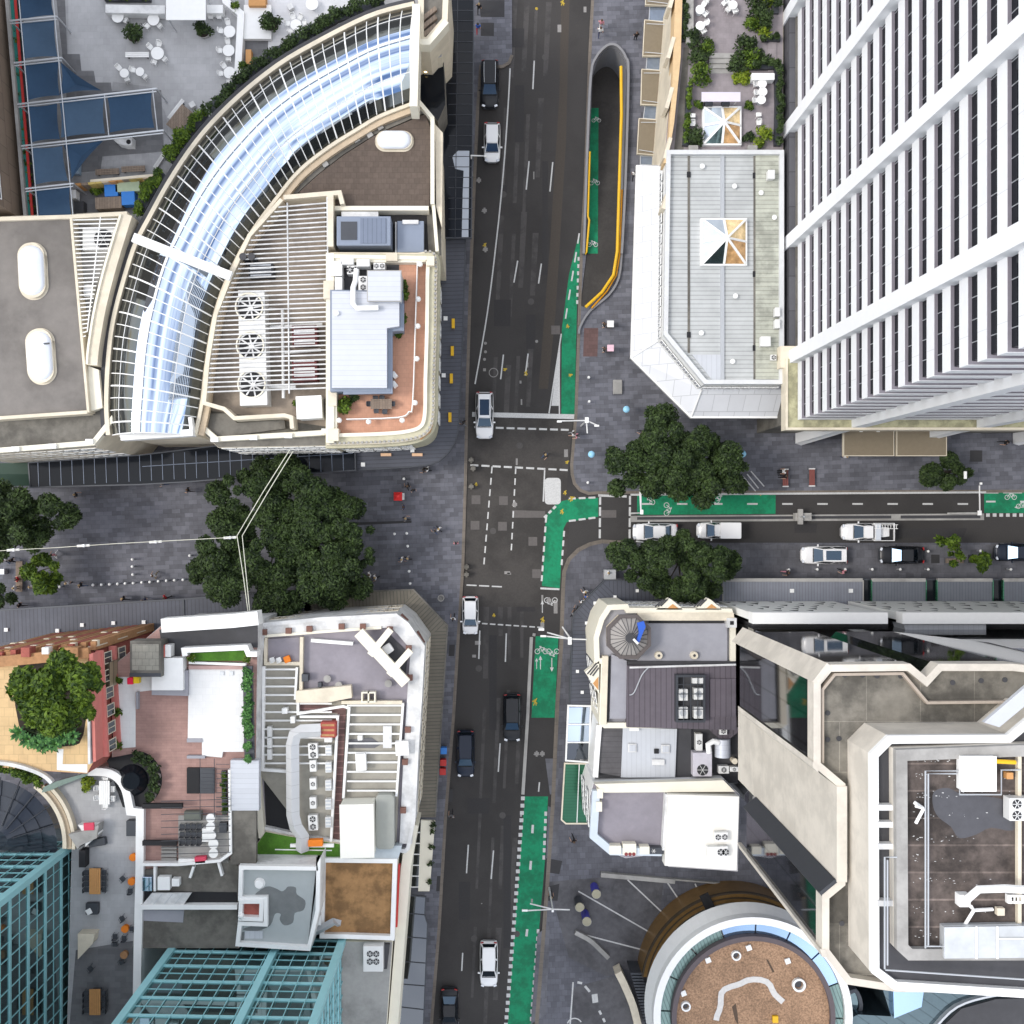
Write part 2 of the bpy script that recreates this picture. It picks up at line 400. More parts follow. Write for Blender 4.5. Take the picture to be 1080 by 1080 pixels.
# ------------------------------------------------------------------ camera, sky, sun
cam = bpy.data.cameras.new('camera'); co = bpy.data.objects.new('camera', cam); COL.objects.link(co)
co.location = (0, 0, H); co.rotation_euler = (0, 0, 0)
cam.sensor_width = 36; cam.lens = 36 * F / 1080; cam.shift_x = (540 - CX) / 1080; cam.shift_y = (CY - 540) / 1080
cam.clip_start = 1; cam.clip_end = 3000; SC.camera = co
EL, AZ = math.radians(50), math.radians(-92)
w = bpy.data.worlds.new('World'); SC.world = w; w.use_nodes = True
nt = w.node_tree; N = nt.nodes; L = nt.links; bg = N['Background']
sky = N.new('ShaderNodeTexSky'); sky.sky_type = 'NISHITA'; sky.sun_disc = False; sky.sun_elevation = EL; sky.sun_rotation = AZ
sky.air_density = 1.0; sky.dust_density = 2.0
tc = N.new('ShaderNodeTexCoord')
sp = N.new('ShaderNodeSeparateXYZ'); L.new(tc.outputs['Generated'], sp.inputs[0])
dz = N.new('ShaderNodeMath'); dz.operation = 'MAXIMUM'; dz.inputs[1].default_value = 0.12; L.new(sp.outputs[2], dz.inputs[0])
dv = N.new('ShaderNodeVectorMath'); dv.operation = 'DIVIDE'; L.new(tc.outputs['Generated'], dv.inputs[0]); L.new(dz.outputs[0], dv.inputs[1])
nz = N.new('ShaderNodeTexNoise'); nz.inputs['Scale'].default_value = 2.1; nz.inputs['Detail'].default_value = 6; nz.inputs['Roughness'].default_value = .55
L.new(dv.outputs[0], nz.inputs['Vector'])
cr = N.new('ShaderNodeValToRGB'); cr.color_ramp.elements[0].position = .38; cr.color_ramp.elements[1].position = .57; L.new(nz.outputs[0], cr.inputs[0])
mx = N.new('ShaderNodeMixRGB'); L.new(cr.outputs[0], mx.inputs[0]); L.new(sky.outputs[0], mx.inputs[1]); mx.inputs[2].default_value = (8.2, 8.3, 8.7, 1)
L.new(mx.outputs[0], bg.inputs[0]); bg.inputs[1].default_value = .1
sl = bpy.data.lights.new('sun', 'SUN'); sl.energy = .8; sl.angle = math.radians(16); sl.color = (1, .96, .9)
so = bpy.data.objects.new('sun', sl); COL.objects.link(so); so.location = (0, 0, 200)
d = Vector((math.sin(AZ) * math.cos(EL), math.cos(AZ) * math.cos(EL), math.sin(EL))); so.rotation_euler = (-d).to_track_quat('-Z', 'Y').to_euler()
SC.view_settings.view_transform = 'Standard'; SC.view_settings.look = 'None'; SC.view_settings.gamma = 1; SC.view_settings.exposure = EXPOSURE
SC.render.resolution_x = SC.render.resolution_y = 1024

# ------------------------------------------------------------------ ground, road, footpaths
BIG = 700
hole = [(618.5, 268), (622, 150), (625, 80), (630, 64), (638, 54), (645, 50.5), (652, 54), (658, 64), (660.5, 80), (657.5, 190), (653, 268)]
hole_all = hole[:-1] + [(653, 268), (650, 292), (640, 308), (617, 324), (612, 322)]
m = MB(); m.holed([(-BIG, -BIG), (BIG, -BIG), (BIG, BIG), (-BIG, BIG)], [PP(hole, 0)], 0.0); struct(m, 'ground', asphalt)
KL = [(540, -400), (540, 58), (537, 66), (530, 70), (524, 70), (507, 70), (504, 110), (500, 200), (496, 300), (492.5, 420), (491, 500), (488, 600), (484, 660), (478, 760), (470, 860), (463, 980), (455, 1080), (440, 1300)]
KR = [(627, -400), (625, 0), (622, 60), (617, 200), (613, 270), (611.5, 320), (607.5, 437), (603, 490), (603.5, 500), (606, 510), (612, 517), (621, 520.5), (632, 519.5)]
KE = [(632, 519.5), (1500, 517)]
KS = [(1500, 572.5), (660, 572.5), (635, 571), (622, 574), (610, 580), (600, 590), (595, 603), (594, 620), (592, 680), (588, 740), (583, 850), (576, 950), (566, 1080), (548, 1300)]
m = MB(); m.sheet(PP(KL + list(reversed(KS)) + list(reversed(KR + KE)), 0), .004); struct(m, 'road', asphalt)
fw = KL + [(-4000, 1300), (-4000, -400)]
m = MB(); m.pprism(KL + [(-500, 1300), (-500, -400)], 0.0005, .13); struct(m, 'footpath', paver)
m = MB(); pts = PP(KR + KE + [(1500, -400)], .13); m.holed(pts, [PP(hole_all, .13)], .13)
for ln in (KR + KE,):
 q = PP(ln, .13)
 for a, b in zip(q, q[1:]): m.add([a + (.0,), b + (.0,), b + (.13,), a + (.13,)], [(0, 1, 2, 3)])
struct(m, 'footpath', paver)
m = MB(); m.pprism(KS + [(1500, 1300)], 0.0005, .13); struct(m, 'footpath', paver_fine)
m = MB(); m.pstrip(KL[1:-1], .32, .006, .14); m.pstrip(KR[1:], .32, .006, .14); m.pstrip([(632, 519.5), (1400, 517)], .3, .007, .141)
m.pstrip(KS[1:-1], .4, .006, .14); struct(m, 'kerb', kerb_m)
# parking bay east street, driveway and lane surfaces
m = MB(); m.psheet([(765, 574.5), (1300, 574.5), (1300, 609), (765, 609)], .136); struct(m, 'parking_bay', paver_light)
m = MB(); m.psheet([(603, 1090), (604, 1042), (645, 1030), (670, 1040), (690, 1100)], .135); m.psheet([(578, 930), (640, 925), (700, 930), (690, 1010), (640, 1030), (600, 1010)], .135); struct(m, 'driveway', M('forecourt_asphalt', (.1, .098, .105), .85, var=.3, scale=2, stain=.35, stainscale=.35))
m = MB()
for q in ([(578, 850), (590, 856), (588, 902), (576, 906)], [(567, 985), (580, 975), (576, 1070), (560, 1080)]): m.psheet(q, .137)
m.psheet([(575, 800), (590, 800), (588, 835), (580, 838)], .137)
struct(m, 'footpath_ramp', paver_light)
# worn lane strip and patches on the main road
m = MB(); m.psheet([(592, -10), (601, -10), (597, 150), (586, 330), (578, 410), (568, 410), (580, 260), (590, 100)], .008); struct(m, 'road_patch', asphalt_brown)
m = MB(); m.psheet([(494, 440), (604, 444), (597, 520), (600, 560), (592, 640), (487, 640)], .008); struct(m, 'road_patch', asphalt_old)
m = MB()
for x, y in ((502, 527), (531, 528), (501, 554), (530, 555), (562, 571), (566, 605), (586, 348)): m.psheet([(x - 4.6, y - 4.6), (x + 4.6, y - 4.6), (x + 4.6, y + 4.6), (x - 4.6, y + 4.6)], .012)
m.psheet([(540, 538), (575, 539), (575, 546), (540, 546)], .0115); m.psheet([(634, 538), (650, 538), (650, 546), (634, 546)], .0118)
struct(m, 'road_patch', concrete_patch)
m = MB(); m.psheet([(616, 346), (631, 346), (630, 376), (615, 376)], .138); struct(m, 'paving_patch', M('red_paving', (.12, .07, .065), .85, tile=(0, .4, .4, .03, .8, .12)))
m = MB()
for q in ([(505, 0), (532, 0), (532, 18), (507, 18)], [(507, 24), (521, 24), (521, 38), (507, 38)], [(575, 905), (593, 908), (590, 922), (576, 920)], [(578, 935), (590, 932), (588, 950), (576, 950)], [(1023, 475), (1036, 475), (1036, 487), (1023, 487)], [(982, 585), (991, 585), (991, 594), (982, 594)], [(1021, 585), (1031, 585), (1031, 594), (1021, 594)],
          [(472, 832), (478, 832), (477, 846), (471, 846)], [(461, 924), (467, 924), (466, 940), (460, 940)], [(474, 680), (480, 680), (479, 692), (473, 692)], [(575, 668), (580, 668), (580, 690), (575, 690)][:0] or [(372, 551), (434, 549), (434, 551.5), (372, 554)]): m.psheet(q, .139)
struct(m, 'paving_patch', M('dark_granite', (.035, .034, .036), .8))
m = MB(); R5 = random.Random(11)
for x0, x1 in ((543, 497), (556, 512), (566, 522), (579, 535)):   # wheel tracks polished by traffic
 for k in range(9):
  y = -10 + k * 125 + R5.uniform(-20, 20); L_ = R5.uniform(60, 120); f = lambda yy: x0 + (x1 - x0) * yy / 1080 - (4 if 100 < yy < 620 else 0); w_ = R5.uniform(1.6, 3.2)
  m.psheet([(f(y) - w_, y), (f(y) + w_, y), (f(y + L_) + w_ * .6, y + L_), (f(y + L_) - w_, y + L_)], .0062 + .0001 * k)
struct(m, 'wheel_track', M('polished_asphalt', (.055, .05, .048), .7, var=.25, scale=5, stain=.4, stainscale=.5))
m = MB()
for x, y, w_, h_ in ((548, 120, 5, 30), (530, 330, 9, 14), (575, 230, 3, 60), (520, 720, 4, 50), (505, 850, 12, 8), (535, 930, 4, 70), (490, 950, 6, 20), (555, 640, 10, 5), (700, 561, 30, 4), (980, 562, 40, 5), (850, 557, 12, 5), (545, 40, 8, 10), (530, 200, 5, 5), (560, 350, 5, 18)): m.psheet([(x - w_, y - h_), (x + w_, y - h_), (x + w_ * .9, y + h_), (x - w_, y + h_)], .0075 if x < 600 else .0077)
struct(m, 'road_patch', M('fresh_asphalt', (.03, .0285, .029), .85, var=.25, scale=6))
m = MB()
for x, y in ((531, 205), (560, 318), (548, 470), (520, 560), (505, 705), (530, 860), (500, 990), (545, 985), (575, 60), (690, 566), (930, 567)): m.pcyl(x, y, .34, .005, .0125, 16)
struct(m, 'manhole_cover', M('iron_cover', (.07, .065, .062), .6, .4, var=.3, scale=9))
# bike lanes
bl = MB()
bl.psheet([(610.8, 246), (612, 268), (608.5, 322), (606, 437), (592, 437), (592.5, 347), (600, 290)], .0082)
bl.psheet([(571.5, 618), (590.5, 620.5), (592, 590), (594.5, 557), (598, 550.5), (631, 545), (631, 525), (603, 526), (593, 528.5), (586, 532), (577, 542), (575, 555)], .013)
bl.psheet([(672, 521), (818, 521), (818, 542), (672, 543)], .009); bl.psheet([(1038, 519), (1300, 519), (1300, 541), (1038, 541)], .009)
bl.psheet([(565, 671), (589, 671), (585, 757), (560.5, 757)], .009)
bl.psheet([(553.5, 840), (578, 840), (575, 905), (566, 1010), (560, 1100), (534, 1100), (544, 960)], .009)
struct(bl, 'bike_lane', greenpaint)
mk = MB()
def dash(a, b, w=.12, z=.018): mk.pstrip([a, b], w, z - .003, z)
def dashes(a, b, n, duty=.55, w=.14, z=.018):
 for i in range(n):
  t0 = i / n; t1 = (i + duty) / n
  dash((a[0] + (b[0] - a[0]) * t0, a[1] + (b[1] - a[1]) * t0), (a[0] + (b[0] - a[0]) * t1, a[1] + (b[1] - a[1]) * t1), w, z)
mk.pstrip(smooth([(538, 72), (536, 110), (531, 180), (524, 250), (514, 330), (501, 405)], 5), .14, .012, .016)
for a, b in (((563.5, 64), (562, 94)), ((558, 170), (555, 200)), ((583, 171), (580, 202)), ((546, 275), (542, 298)), ((571, 278), (568, 299)), ((531, 374), (528, 400)), ((557, 373), (554, 396)),
             ((534, 668), (533, 698)), ((506, 665), (505, 695)), ((527.5, 784), (525.5, 814)), ((494, 891), (492, 921)), ((520.5, 897), (518, 927)), ((488, 1005), (487, 1024)), ((569, 825), (568, 835)), ((550, 860 + 810 - 810), (549, 861))): dash(a, b, .14)
dashes((562, 870), (560, 905), 1, .25, .25); dashes((560, 908), (557, 945), 1, .25, .25); dashes((556, 980), (553, 1010), 1, .25, .25)
dash((498, 437), (607, 439.5), .5); dashes((500, 450.5), (603, 453.5), 9, .72, .2); dashes((496, 490.5), (602, 496), 9, .72, .2)
dashes((519, 492), (510, 600), 9, .6); dashes((544, 493), (539, 585), 8, .6); dash((574.5, 495), (573, 529), .14)
dashes((492, 617), (532, 619), 3, .8); dash((570, 620.5), (590, 621.5), .2); dashes((500, 657), (575, 662), 9, .7)
dashes((633, 523), (632.5, 570), 4, .8, .22, .019); dashes((664.5, 523), (664, 570), 4, .8, .22, .019); dash((631, 522.5), (661, 523.5), .25, .019)
dashes((576, 545), (571, 617), 7, .6, .2); dashes((595, 560), (592, 600), 4, .6, .2); dashes((600, 549.5), (631, 545.5), 3, .7, .2); dashes((600, 526), (631, 524.5), 3, .7, .2)
dashes((574, 546), (588, 532), 3, .6, .25, .02)
mk.pprism(rrect(574.5, 504, 591.5, 532, 4), .014, .02)
mk.psheet([(591, 356), (590, 428), (581.5, 428)], .016); dash((592, 352), (579, 436), .13, .0165); dash((589.8, 380), (590, 437), .13, .0166)
dashes((611, 246), (595, 345), 5, .55, .16, .019)
for i in range(7):
 y = 271 + i * 7.6; x = 611.2 - i * .25; mk.psheet([(x - 2, y), (x + 2, y), (x + 2, y + 4), (x - 2, y + 4)], .021)
for x in range(677, 1040, 37): dash((x, 531.5), (x + 11, 531.5), .18)
dash((1040, 529), (1050, 529), .18); dash((1076, 529), (1090, 529), .18)
dash((665, 519.6 + 2.2), (1040, 519.2), .2, .144)
dash((1035, 519.3), (1053, 519.3), .22, .0185); dash((1058, 519.2), (1078, 519.2), .22, .0186)
for i in range(9):
 x = 1040 + i * 7; mk.psheet([(x, 541.5), (x + 4, 541.5), (x + 4, 545), (x, 545)], .021)
for i in range(32):
 y = 840 + i * 7.7; t = (y - 840) / 240; x = 551.5 - 16 * t - 2 * t * t; mk.psheet([(x - 2, y), (x + 2, y), (x + 2, y + 4), (x - 2, y + 4)], .021)
for i in range(7):
 y = 856 + i * 7.7; x = 575.7 - i * .35; mk.psheet([(x - 1.4, y), (x + 1.4, y), (x + 1.4, y + 4.5), (x - 1.4, y + 4.5)], .022)
for i in range(14):
 y = 980 + i * 7.7; x = 567.5 - i * .6; mk.psheet([(x - 1.4, y), (x + 1.4, y), (x + 1.4, y + 4.5), (x - 1.4, y + 4.5)], .022)
# diagonal white lines by the tree, dashed curve on the driveway
for a, b in (((784, 503), (797, 518)), ((792, 497), (806, 513)), ((788, 500), (800, 515))): dash(a, b, .12, .142)
for a, b in (((609, 1036), (614, 1037)), ((617, 1040), (622, 1046)), ((632, 1066), (634, 1070)), ((636, 1074), (638, 1078))): dash(a, b, .25, .142)
mk.pstrip([(604.5, 1036), (601, 1085)], .15, .138, .142); mk.pstrip(arc(606, 1082, 8, 200, 330, 8), .12, .138, .1425)
mk.psheet([(624, 1049), (630, 1048), (631, 1057), (625, 1058)], .142)
def bike(x, y, z, s=1.0, rot=0):
 c = P(x, y, z); q = lambda u, v: (c[0] + s * (u * math.cos(rot) - v * math.sin(rot)), c[1] + s * (u * math.sin(rot) + v * math.cos(rot)))
 for u in (-.42, .42): mk.ring([q(u + .3 * math.cos(a * PI / 6), .3 * math.sin(a * PI / 6)) for a in range(12)], z - .002, z, .07 * s)
 mk.strip([q(-.42, 0), q(-.1, .42), q(.3, .38), q(.42, 0)], .08 * s, z - .002, z + .001); mk.strip([q(-.1, .42), q(.05, 0), q(.3, .38)], .07 * s, z - .002, z + .0015); mk.strip([q(-.22, .52), q(0, .52)], .08 * s, z - .002, z + .002)
def arrow(x, y, z, rot, s=1.0):
 c = P(x, y, z); q = lambda u, v: (c[0] + s * (u * math.cos(rot) - v * math.sin(rot)), c[1] + s * (u * math.sin(rot) + v * math.cos(rot)))
 mk.strip([q(0, -.7), q(0, .3)], .09 * s, z - .002, z); mk.sheet([q(-.2, .3), q(.2, .3), q(0, .75)], z + .001)
bike(688, 525.5, .02, 1, PI / 2); bike(703, 537, .02, 1, -PI / 2); bike(1066, 524.5, .02, .9, 0); bike(1078, 534, .02, .9, 0)
bike(571, 687, .02, 1, 0); bike(583, 687, .02, 1, PI); arrow(570, 699, .02, 0); arrow(582, 701, .02, PI); arrow(566, 700, .02, 0, .8); arrow(572, 640, .02, 0, .9); bike(581, 633, .02, 1, PI)
bike(756, 524, .02, 1, -PI / 2); arrow(1075, 535, .02, PI / 2, .7)
struct(mk, 'road_marking', linepaint)
m = MB()
for x, y, a, l in ((603, 528, 45, 9), (597, 521, 20, 6), (600, 345, 0, 5), (601, 397, 80, 5), (532, 391, 80, 5), (556, 395, 10, 7), (512, 260, 30, 6), (598, 489, 60, 5), (594, 541, 10, 7), (503, 512, 20, 4), (595, 4, 0, 8), (566, 742, 5, 10), (803, 522, 20, 5), (574, 655, 0, 8), (522, 650, 10, 4), (567, 10, 0, 2.5)):
 c = (x, y)
 for k in range(4):
  p, q = rotp([(x - l / 2, y - 2 + k * 1.5), (x - l / 2 + l * (.4 + .15 * k), y - 1.6 + k * 1.2)], c, a + k * 38)
  m.pstrip([p, q], .1, .026, .030 + k * .001)
struct(m, 'survey_marking', yellowmark)
m = MB()
for x, y in ((512, 362), (512, 371), (511, 379), (566, 360)): m.pcyl(x, y, .16, .006, .013, 10)
for x, y, w, h in ((511, 390, 1.5, 3), (549, 403, 1, 3), (556, 385, 1.2, 5), (550, 424, .8, 6), (492, 323, 1.5, 6), (494, 330, 1, 4), (545, 487, 1, 7), (597, 478, 2, 8), (586, 640, 2, 14), (537, 605, 2, 2), (535, 604, 3, 3), (504, 678, 3, 4), (500, 692, 2, 3), (572, 632, 1, 9), (572, 660, 2, 8), (563, 185, .6, 8), (590, 30, 2, 8), (617, 10, 1.5, 6), (561, 950, 1, 4), (508, 953, .6, 1)): m.psheet([(x - w, y - h / 2), (x + w, y - h / 2), (x + w, y + h / 2), (x - w, y + h / 2)], .0145)
m.ring(arc(*P(520.5, 393, 0), .5, 0, 345, 18), .005, .014, .08)
struct(m, 'worn_road_marking', linefaint)
# median kerbs beside the bike lanes
m = MB(); m.pprism([(665, 544), (1038, 541.5), (1038, 548.5), (665, 550.5)], .005, .15); m.pstrip([(560.5, 672), (556.5, 757), (551.5, 838)], .34, .005, .16); m.pstrip([(563, 671), (586, 669)][:1] + [(563.5, 668)], .3, .005, .16)
struct(m, 'median', conc)
m = MB(); m.pprism([(672, 545.3), (940, 543.8), (940, 546.8), (672, 548.2)], .1, .17); m.pprism([(950, 543.7), (1034, 543.2), (1034, 546.6), (950, 546.9)], .1, .17); struct(m, 'median_planting_strip', M('dark_gravel', (.05, .05, .055), .9, var=.3, scale=10))
# underpass ramp beside the north arm
m = MB()
a = PP([(618.5, 268), (653, 268)], 0); b = PP([(625, 62), (660, 62)], 0); q = [a[0] + (.004,), a[1] + (.004,), b[1] + (-4.2,), b[0] + (-4.2,)]
m.add(q, [(0, 1, 2, 3)]); m.add([b[0] + (-4.2,), b[1] + (-4.2,), P(665, 30) + (-4.4,), P(620, 30) + (-4.4,)], [(0, 1, 2, 3)])
m.sheet(PP([(611, 268), (653, 268), (650, 292), (640, 308), (617, 325), (611, 323)], 0), .0075); struct(m, 'ramp_surface', asphalt_old)
m = MB(); a = PP([(620, 267.5), (630.5, 267.5)], 0); b = PP([(624.5, 100), (635, 100)], 0); m.add([a[0] + (.02,), a[1] + (.02,), b[1] + (-3.43 + .03,), b[0] + (-3.43 + .03,)], [(0, 1, 2, 3)]); struct(m, 'bike_lane', greenpaint)
mk = MB()
for x0, y, s in ((629, 127, .7), (627, 193, .8), (625, 258, .8)):
 z = -4.2 * (268 - y) / 206 + .14; bike(x0, y, z, s)
struct(mk, 'road_marking', linepaint)
# ------------------------------------------------------------------ foliage
def leaves(blobs, n, size, flat=.5):
 """leaf quads spread over the shells of many overlapping clumps (world coordinates)"""
 bl = np.array(blobs); wts = bl[:, 3] ** 2; k = rng.choice(len(bl), n, p=wts / wts.sum())
 d = rng.normal(size=(n, 3)); d /= np.linalg.norm(d, axis=1)[:, None]; d[:, 2] = np.where(rng.random(n) < .8, np.abs(d[:, 2]), d[:, 2])
 r = bl[k, 3] * (0.4 + .85 * rng.random(n) ** .8)
 c = bl[k, :3] + d * r[:, None] * np.array([1, 1, .75])
 nrm = d * .6 + rng.normal(size=(n, 3)) * .55 + np.array([0, 0, flat]); nrm /= np.linalg.norm(nrm, axis=1)[:, None]
 t = np.cross(nrm, rng.normal(size=(n, 3))); t /= np.linalg.norm(t, axis=1)[:, None]; b = np.cross(nrm, t)
 s = size * (.6 + .8 * rng.random(n))[:, None]
 v = np.stack([c - t * s, c + b * s * .45 - nrm * s * .1, c + t * s, c - b * s * .45 - nrm * s * .1], 1).reshape(-1, 3)
 return v
def leafmesh(v, name, mt, parent):
 n = len(v) // 4; o = Vector(LOC[parent.name]); me = bpy.data.meshes.new(name)
 me.from_pydata((v - np.array(o)).tolist(), [], np.arange(4 * n).reshape(-1, 4).tolist()); me.materials.append(mt)
 ob = bpy.data.objects.new(name, me); COL.objects.link(ob); ob.parent = parent; LOC[ob.name] = tuple(o); return ob
def clumps(c, rx, ry, h, n, r0, r1):
 out = []
 for i in range(n):
  a = random.random() * 2 * PI; q = math.sqrt(random.random()) * .97
  x, y = rx * q * math.cos(a), ry * q * math.sin(a)
  z = h * math.sqrt(max(0, 1 - q * q)) * random.uniform(.45, 1)
  out.append((c[0] + x, c[1] + y, c[2] + z, random.uniform(r0, r1)))
 return out
def tree(x, y, z0, ztop, regions, label, n, size=.34, mt=None, group=None, name='street_tree', cat='tree'):
 """regions: (px, py, rx_px, ry_px) ellipses of the crown as the photo shows them"""
 zc = z0 + (ztop - z0) * .5; t = pthing(name, label, cat, x, y, z0, group); loc = LOC[t.name]
 bl = []
 for px, py, rx, ry in regions:
  s = (H - zc - 1) / F; c = P(px, py, zc + 1); k = max(6, int(rx * ry * s * s * 2.0))
  bl += clumps(c + (zc,), rx * s, ry * s, (ztop - zc) * .85, k, min(.4, .3 * rx * s), min(1.15, .5 * rx * s))
 leafmesh(leaves(bl, n, size), 'crown', mt or leaf_dark, t)
 m = MB(); top = (loc[0], loc[1], zc)
 m.tube([loc, (loc[0] + .1, loc[1], z0 + (zc - z0) * .5), top], .05 * (ztop - z0) * .55, 8, .03 * (ztop - z0) * .55)
 for b in bl[::max(1, len(bl) // 7)]:
  mid = ((top[0] + b[0]) / 2, (top[1] + b[1]) / 2, (top[2] + b[2]) / 2 + .3); m.tube([(loc[0], loc[1], z0 + (zc - z0) * .8), mid, b[:3]], .09, 6, .03)
 m.build('trunk', bark, t, True); return t
def bush(x, y, z, rpx, label, mt=None, pot=False, n=420, size=.16, name='shrub', cat='bush', group=None, h=1.3):
 t = pthing(name, label, cat, x, y, z, group); c = LOC[t.name]; r = rpx * (H - z) / F
 base = z
 if pot:
  m = MB(); m.cyl(c, r * .55, z, z + .55, 14, r * .72); m.build('pot', conc, t, True)
  m = MB(); m.cyl(c, r * .66, z + .551, z + .56, 14); m.build('soil', soil, t); base = z + .5
 bl = clumps((c[0], c[1], base), r * .8, r * .8, h * .8, 9, r * .35, r * .55)
 leafmesh(leaves(bl, n, size), 'foliage', mt or leaf_mid, t)
 m = MB()
 for k in range(4): m.tube([(c[0], c[1], base), (c[0] + random.uniform(-.4, .4) * r, c[1] + random.uniform(-.4, .4) * r, base + h * .6)], .03, 5, .015)
 m.build('stem', bark, t); return t
def hedge(line, z, w, h, label, n, mt=None, size=.15, trough=None):
 pts = [P(x, y, z) for x, y in line]; mid = pts[len(pts) // 2]
 t = thing('hedge', label, 'hedge', mid + (z,)); bl = []
 for a, b in zip(pts, pts[1:]):
  d = math.dist(a, b); k = max(2, int(d / .35))
  for i in range(k): f = (i + random.random()) / k; bl.append((a[0] + (b[0] - a[0]) * f + random.uniform(-.5, .5) * w * .5, a[1] + (b[1] - a[1]) * f + random.uniform(-.5, .5) * w * .5, z + h * random.uniform(.4, .8), w * random.uniform(.32, .55)))
 leafmesh(leaves(bl, n, size), 'foliage', mt or leaf_mid, t)
 m = MB(); m.strip(pts, w * 1.05, z, z + .4); m.build('trough', trough or darksteel, t); return t

# ------------------------------------------------------------------ vehicles (front towards +Y)
def car(kind, body, L=4.55, W=1.84, Ht=1.62, roof=None, sunroof=False, label='', rails=False):
 t = thing('parked_car', label, 'car')
 hw = W / 2; st = []
 prof = {'suv': [(-.5, .72, .62), (-.485, .9, .86), (-.45, .96, .98), (-.3, 1, 1.0), (0, 1, .98), (.16, 1, .96), (.25, .99, .93), (.38, .95, .84), (.455, .84, .72), (.49, .66, .6), (.5, .5, .5)],
   'sedan': [(-.5, .66, .6), (-.485, .84, .8), (-.45, .93, .9), (-.3, .99, .93), (0, 1, .92), (.14, 1, .9), (.25, .98, .86), (.38, .93, .76), (.455, .82, .66), (.49, .64, .56), (.5, .48, .48)]}['sedan' if kind == 'sedan' else 'suv']
 m = MB(); n = 12
 for f, wq, hq in prof:
  y = f * L; a = hw * wq; h = Ht * .62 * hq
  row = [(-a * .86, y, .22), (-a * .97, y, .32), (-a, y, .5), (-a * .985, y, h * .82), (-a * .9, y, h * .96), (-a * .5, y, h * 1.03), (a * .5, y, h * 1.03), (a * .9, y, h * .96), (a * .985, y, h * .82), (a, y, .5), (a * .97, y, .32), (a * .86, y, .22)]
  m.v += row
 for i in range(len(prof) - 1):
  for k in range(n):
   l = (k + 1) % n; m.f.append((i * n + k, (i + 1) * n + k, (i + 1) * n + l, i * n + l)); m.m.append(0)
 for f in (tuple(range(n)), tuple(range((len(prof) - 1) * n + n - 1, (len(prof) - 1) * n - 1, -1))): m.f.append(f); m.m.append(0)
 bo = m.build('body', body, t, True)
 b = Ht * .62 * .97; tz = Ht
 if kind == 'suv': y0, y1, r0, r1 = -.475 * L, .245 * L, -.43 * L, .07 * L
 elif kind == 'hatch': y0, y1, r0, r1 = -.465 * L, .26 * L, -.38 * L, .08 * L
 elif kind == 'ute': y0, y1, r0, r1 = -.08 * L, .27 * L, -.06 * L, .12 * L
 else: y0, y1, r0, r1 = -.36 * L, .24 * L, -.2 * L, .06 * L
 A = [(-hw * .9, y0), (hw * .9, y0), (hw * .93, (y0 + y1) / 2), (hw * .84, y1), (-hw * .84, y1), (-hw * .93, (y0 + y1) / 2)]
 B = [(-hw * .68, r0), (hw * .68, r0), (hw * .72, (r0 + r1) / 2), (hw * .66, r1), (-hw * .66, r1), (-hw * .72, (r0 + r1) / 2)]
 m = MB(); m.frustum(A, b, B, tz - .06); m.frustum(B, tz - .06, [(x * .93, yy * .97 + .03 * (r0 + r1) / 2) for x, yy in B], tz); m.build('roof', roof or body, t, True)
 def pane(i, j, nm, mg=.07, mv=(.1, .9)):
  a0, a1, b0, b1 = Vector((*A[i], b)), Vector((*A[j], b)), Vector((*B[i], tz - .06)), Vector((*B[j], tz - .06))
  g = lambda u, v: (a0.lerp(a1, u)).lerp(b0.lerp(b1, u), v)
  q = [g(mg, mv[0]), g(1 - mg, mv[0]), g(1 - mg, mv[1]), g(mg, mv[1])]; nn = (q[1] - q[0]).cross(q[3] - q[0]).normalized() * .012
  z = MB(); z.add([v + nn for v in q], [(0, 1, 2, 3)]); z.build(nm, glass_car, t)
 pane(3, 4, 'windscreen', .05, (.02, .95)); pane(0, 1, 'rear_window', .08, (.12, .9))
 for i, j in ((1, 2), (2, 3), (4, 5), (5, 0)): pane(i, j, 'side_window')
 if sunroof:
  z = MB(); z.sheet([(-hw * .52, r0 + .55), (hw * .52, r0 + .55), (hw * .52, r1 - .25), (-hw * .52, r1 - .25)], tz + .006); z.build('sunroof', glass_car, t)
 if rails:
  for s in (-1, 1):
   z = MB(); z.tube([(s * hw * .62, r0 + .2, tz), (s * hw * .63, (r0 + r1) / 2, tz + .06), (s * hw * .6, r1 - .1, tz)], .03, 6); z.build('roof_rail', steel, t)
 for s in (-1, 1):
  z = MB(); z.box((s * (hw * .97 + .1), y1 - .42, b - .02), (.24, .14, .17)); z.build('mirror', body, t, False, .03)
  z = MB(); z.box((s * hw * .68, L * .462, Ht * .40), (.34, .22, .14), -s * .35); z.build('headlight', M_HEAD, t, False, .03)
  z = MB(); z.box((s * hw * .74, -L * .484, Ht * .5), (.32, .1, .16), s * .25); z.build('taillight', M_TAIL, t, False, .02)
  for y in (-.3, .31):
   z = MB(); c = Vector((s * (hw - .13), y * L, .33)); z.tube([c - Vector((.11, 0, 0)), c + Vector((.11, 0, 0))], .33, 18); wh = z.build('tyre', rubber, t)
   z = MB(); e = c + Vector((s * .105, 0, 0)); z.tube([e, e + Vector((s * .012, 0, 0))], .21, 12); z.build('rim', steel, wh)
 for f, nm in ((.487, 'front_bumper'), (-.487, 'rear_bumper')):
  z = MB(); z.box((0, f * L, .3), (W * .72, .16, .2)); z.build(nm, darksteel, t, False, .04)
 z = MB(); z.sheet([(-hw * .8, y1 + .02), (hw * .8, y1 + .02), (hw * .74, y1 + .1), (-hw * .74, y1 + .1)], b + .045); z.build('wiper_cowl', rubber, t)
 return t
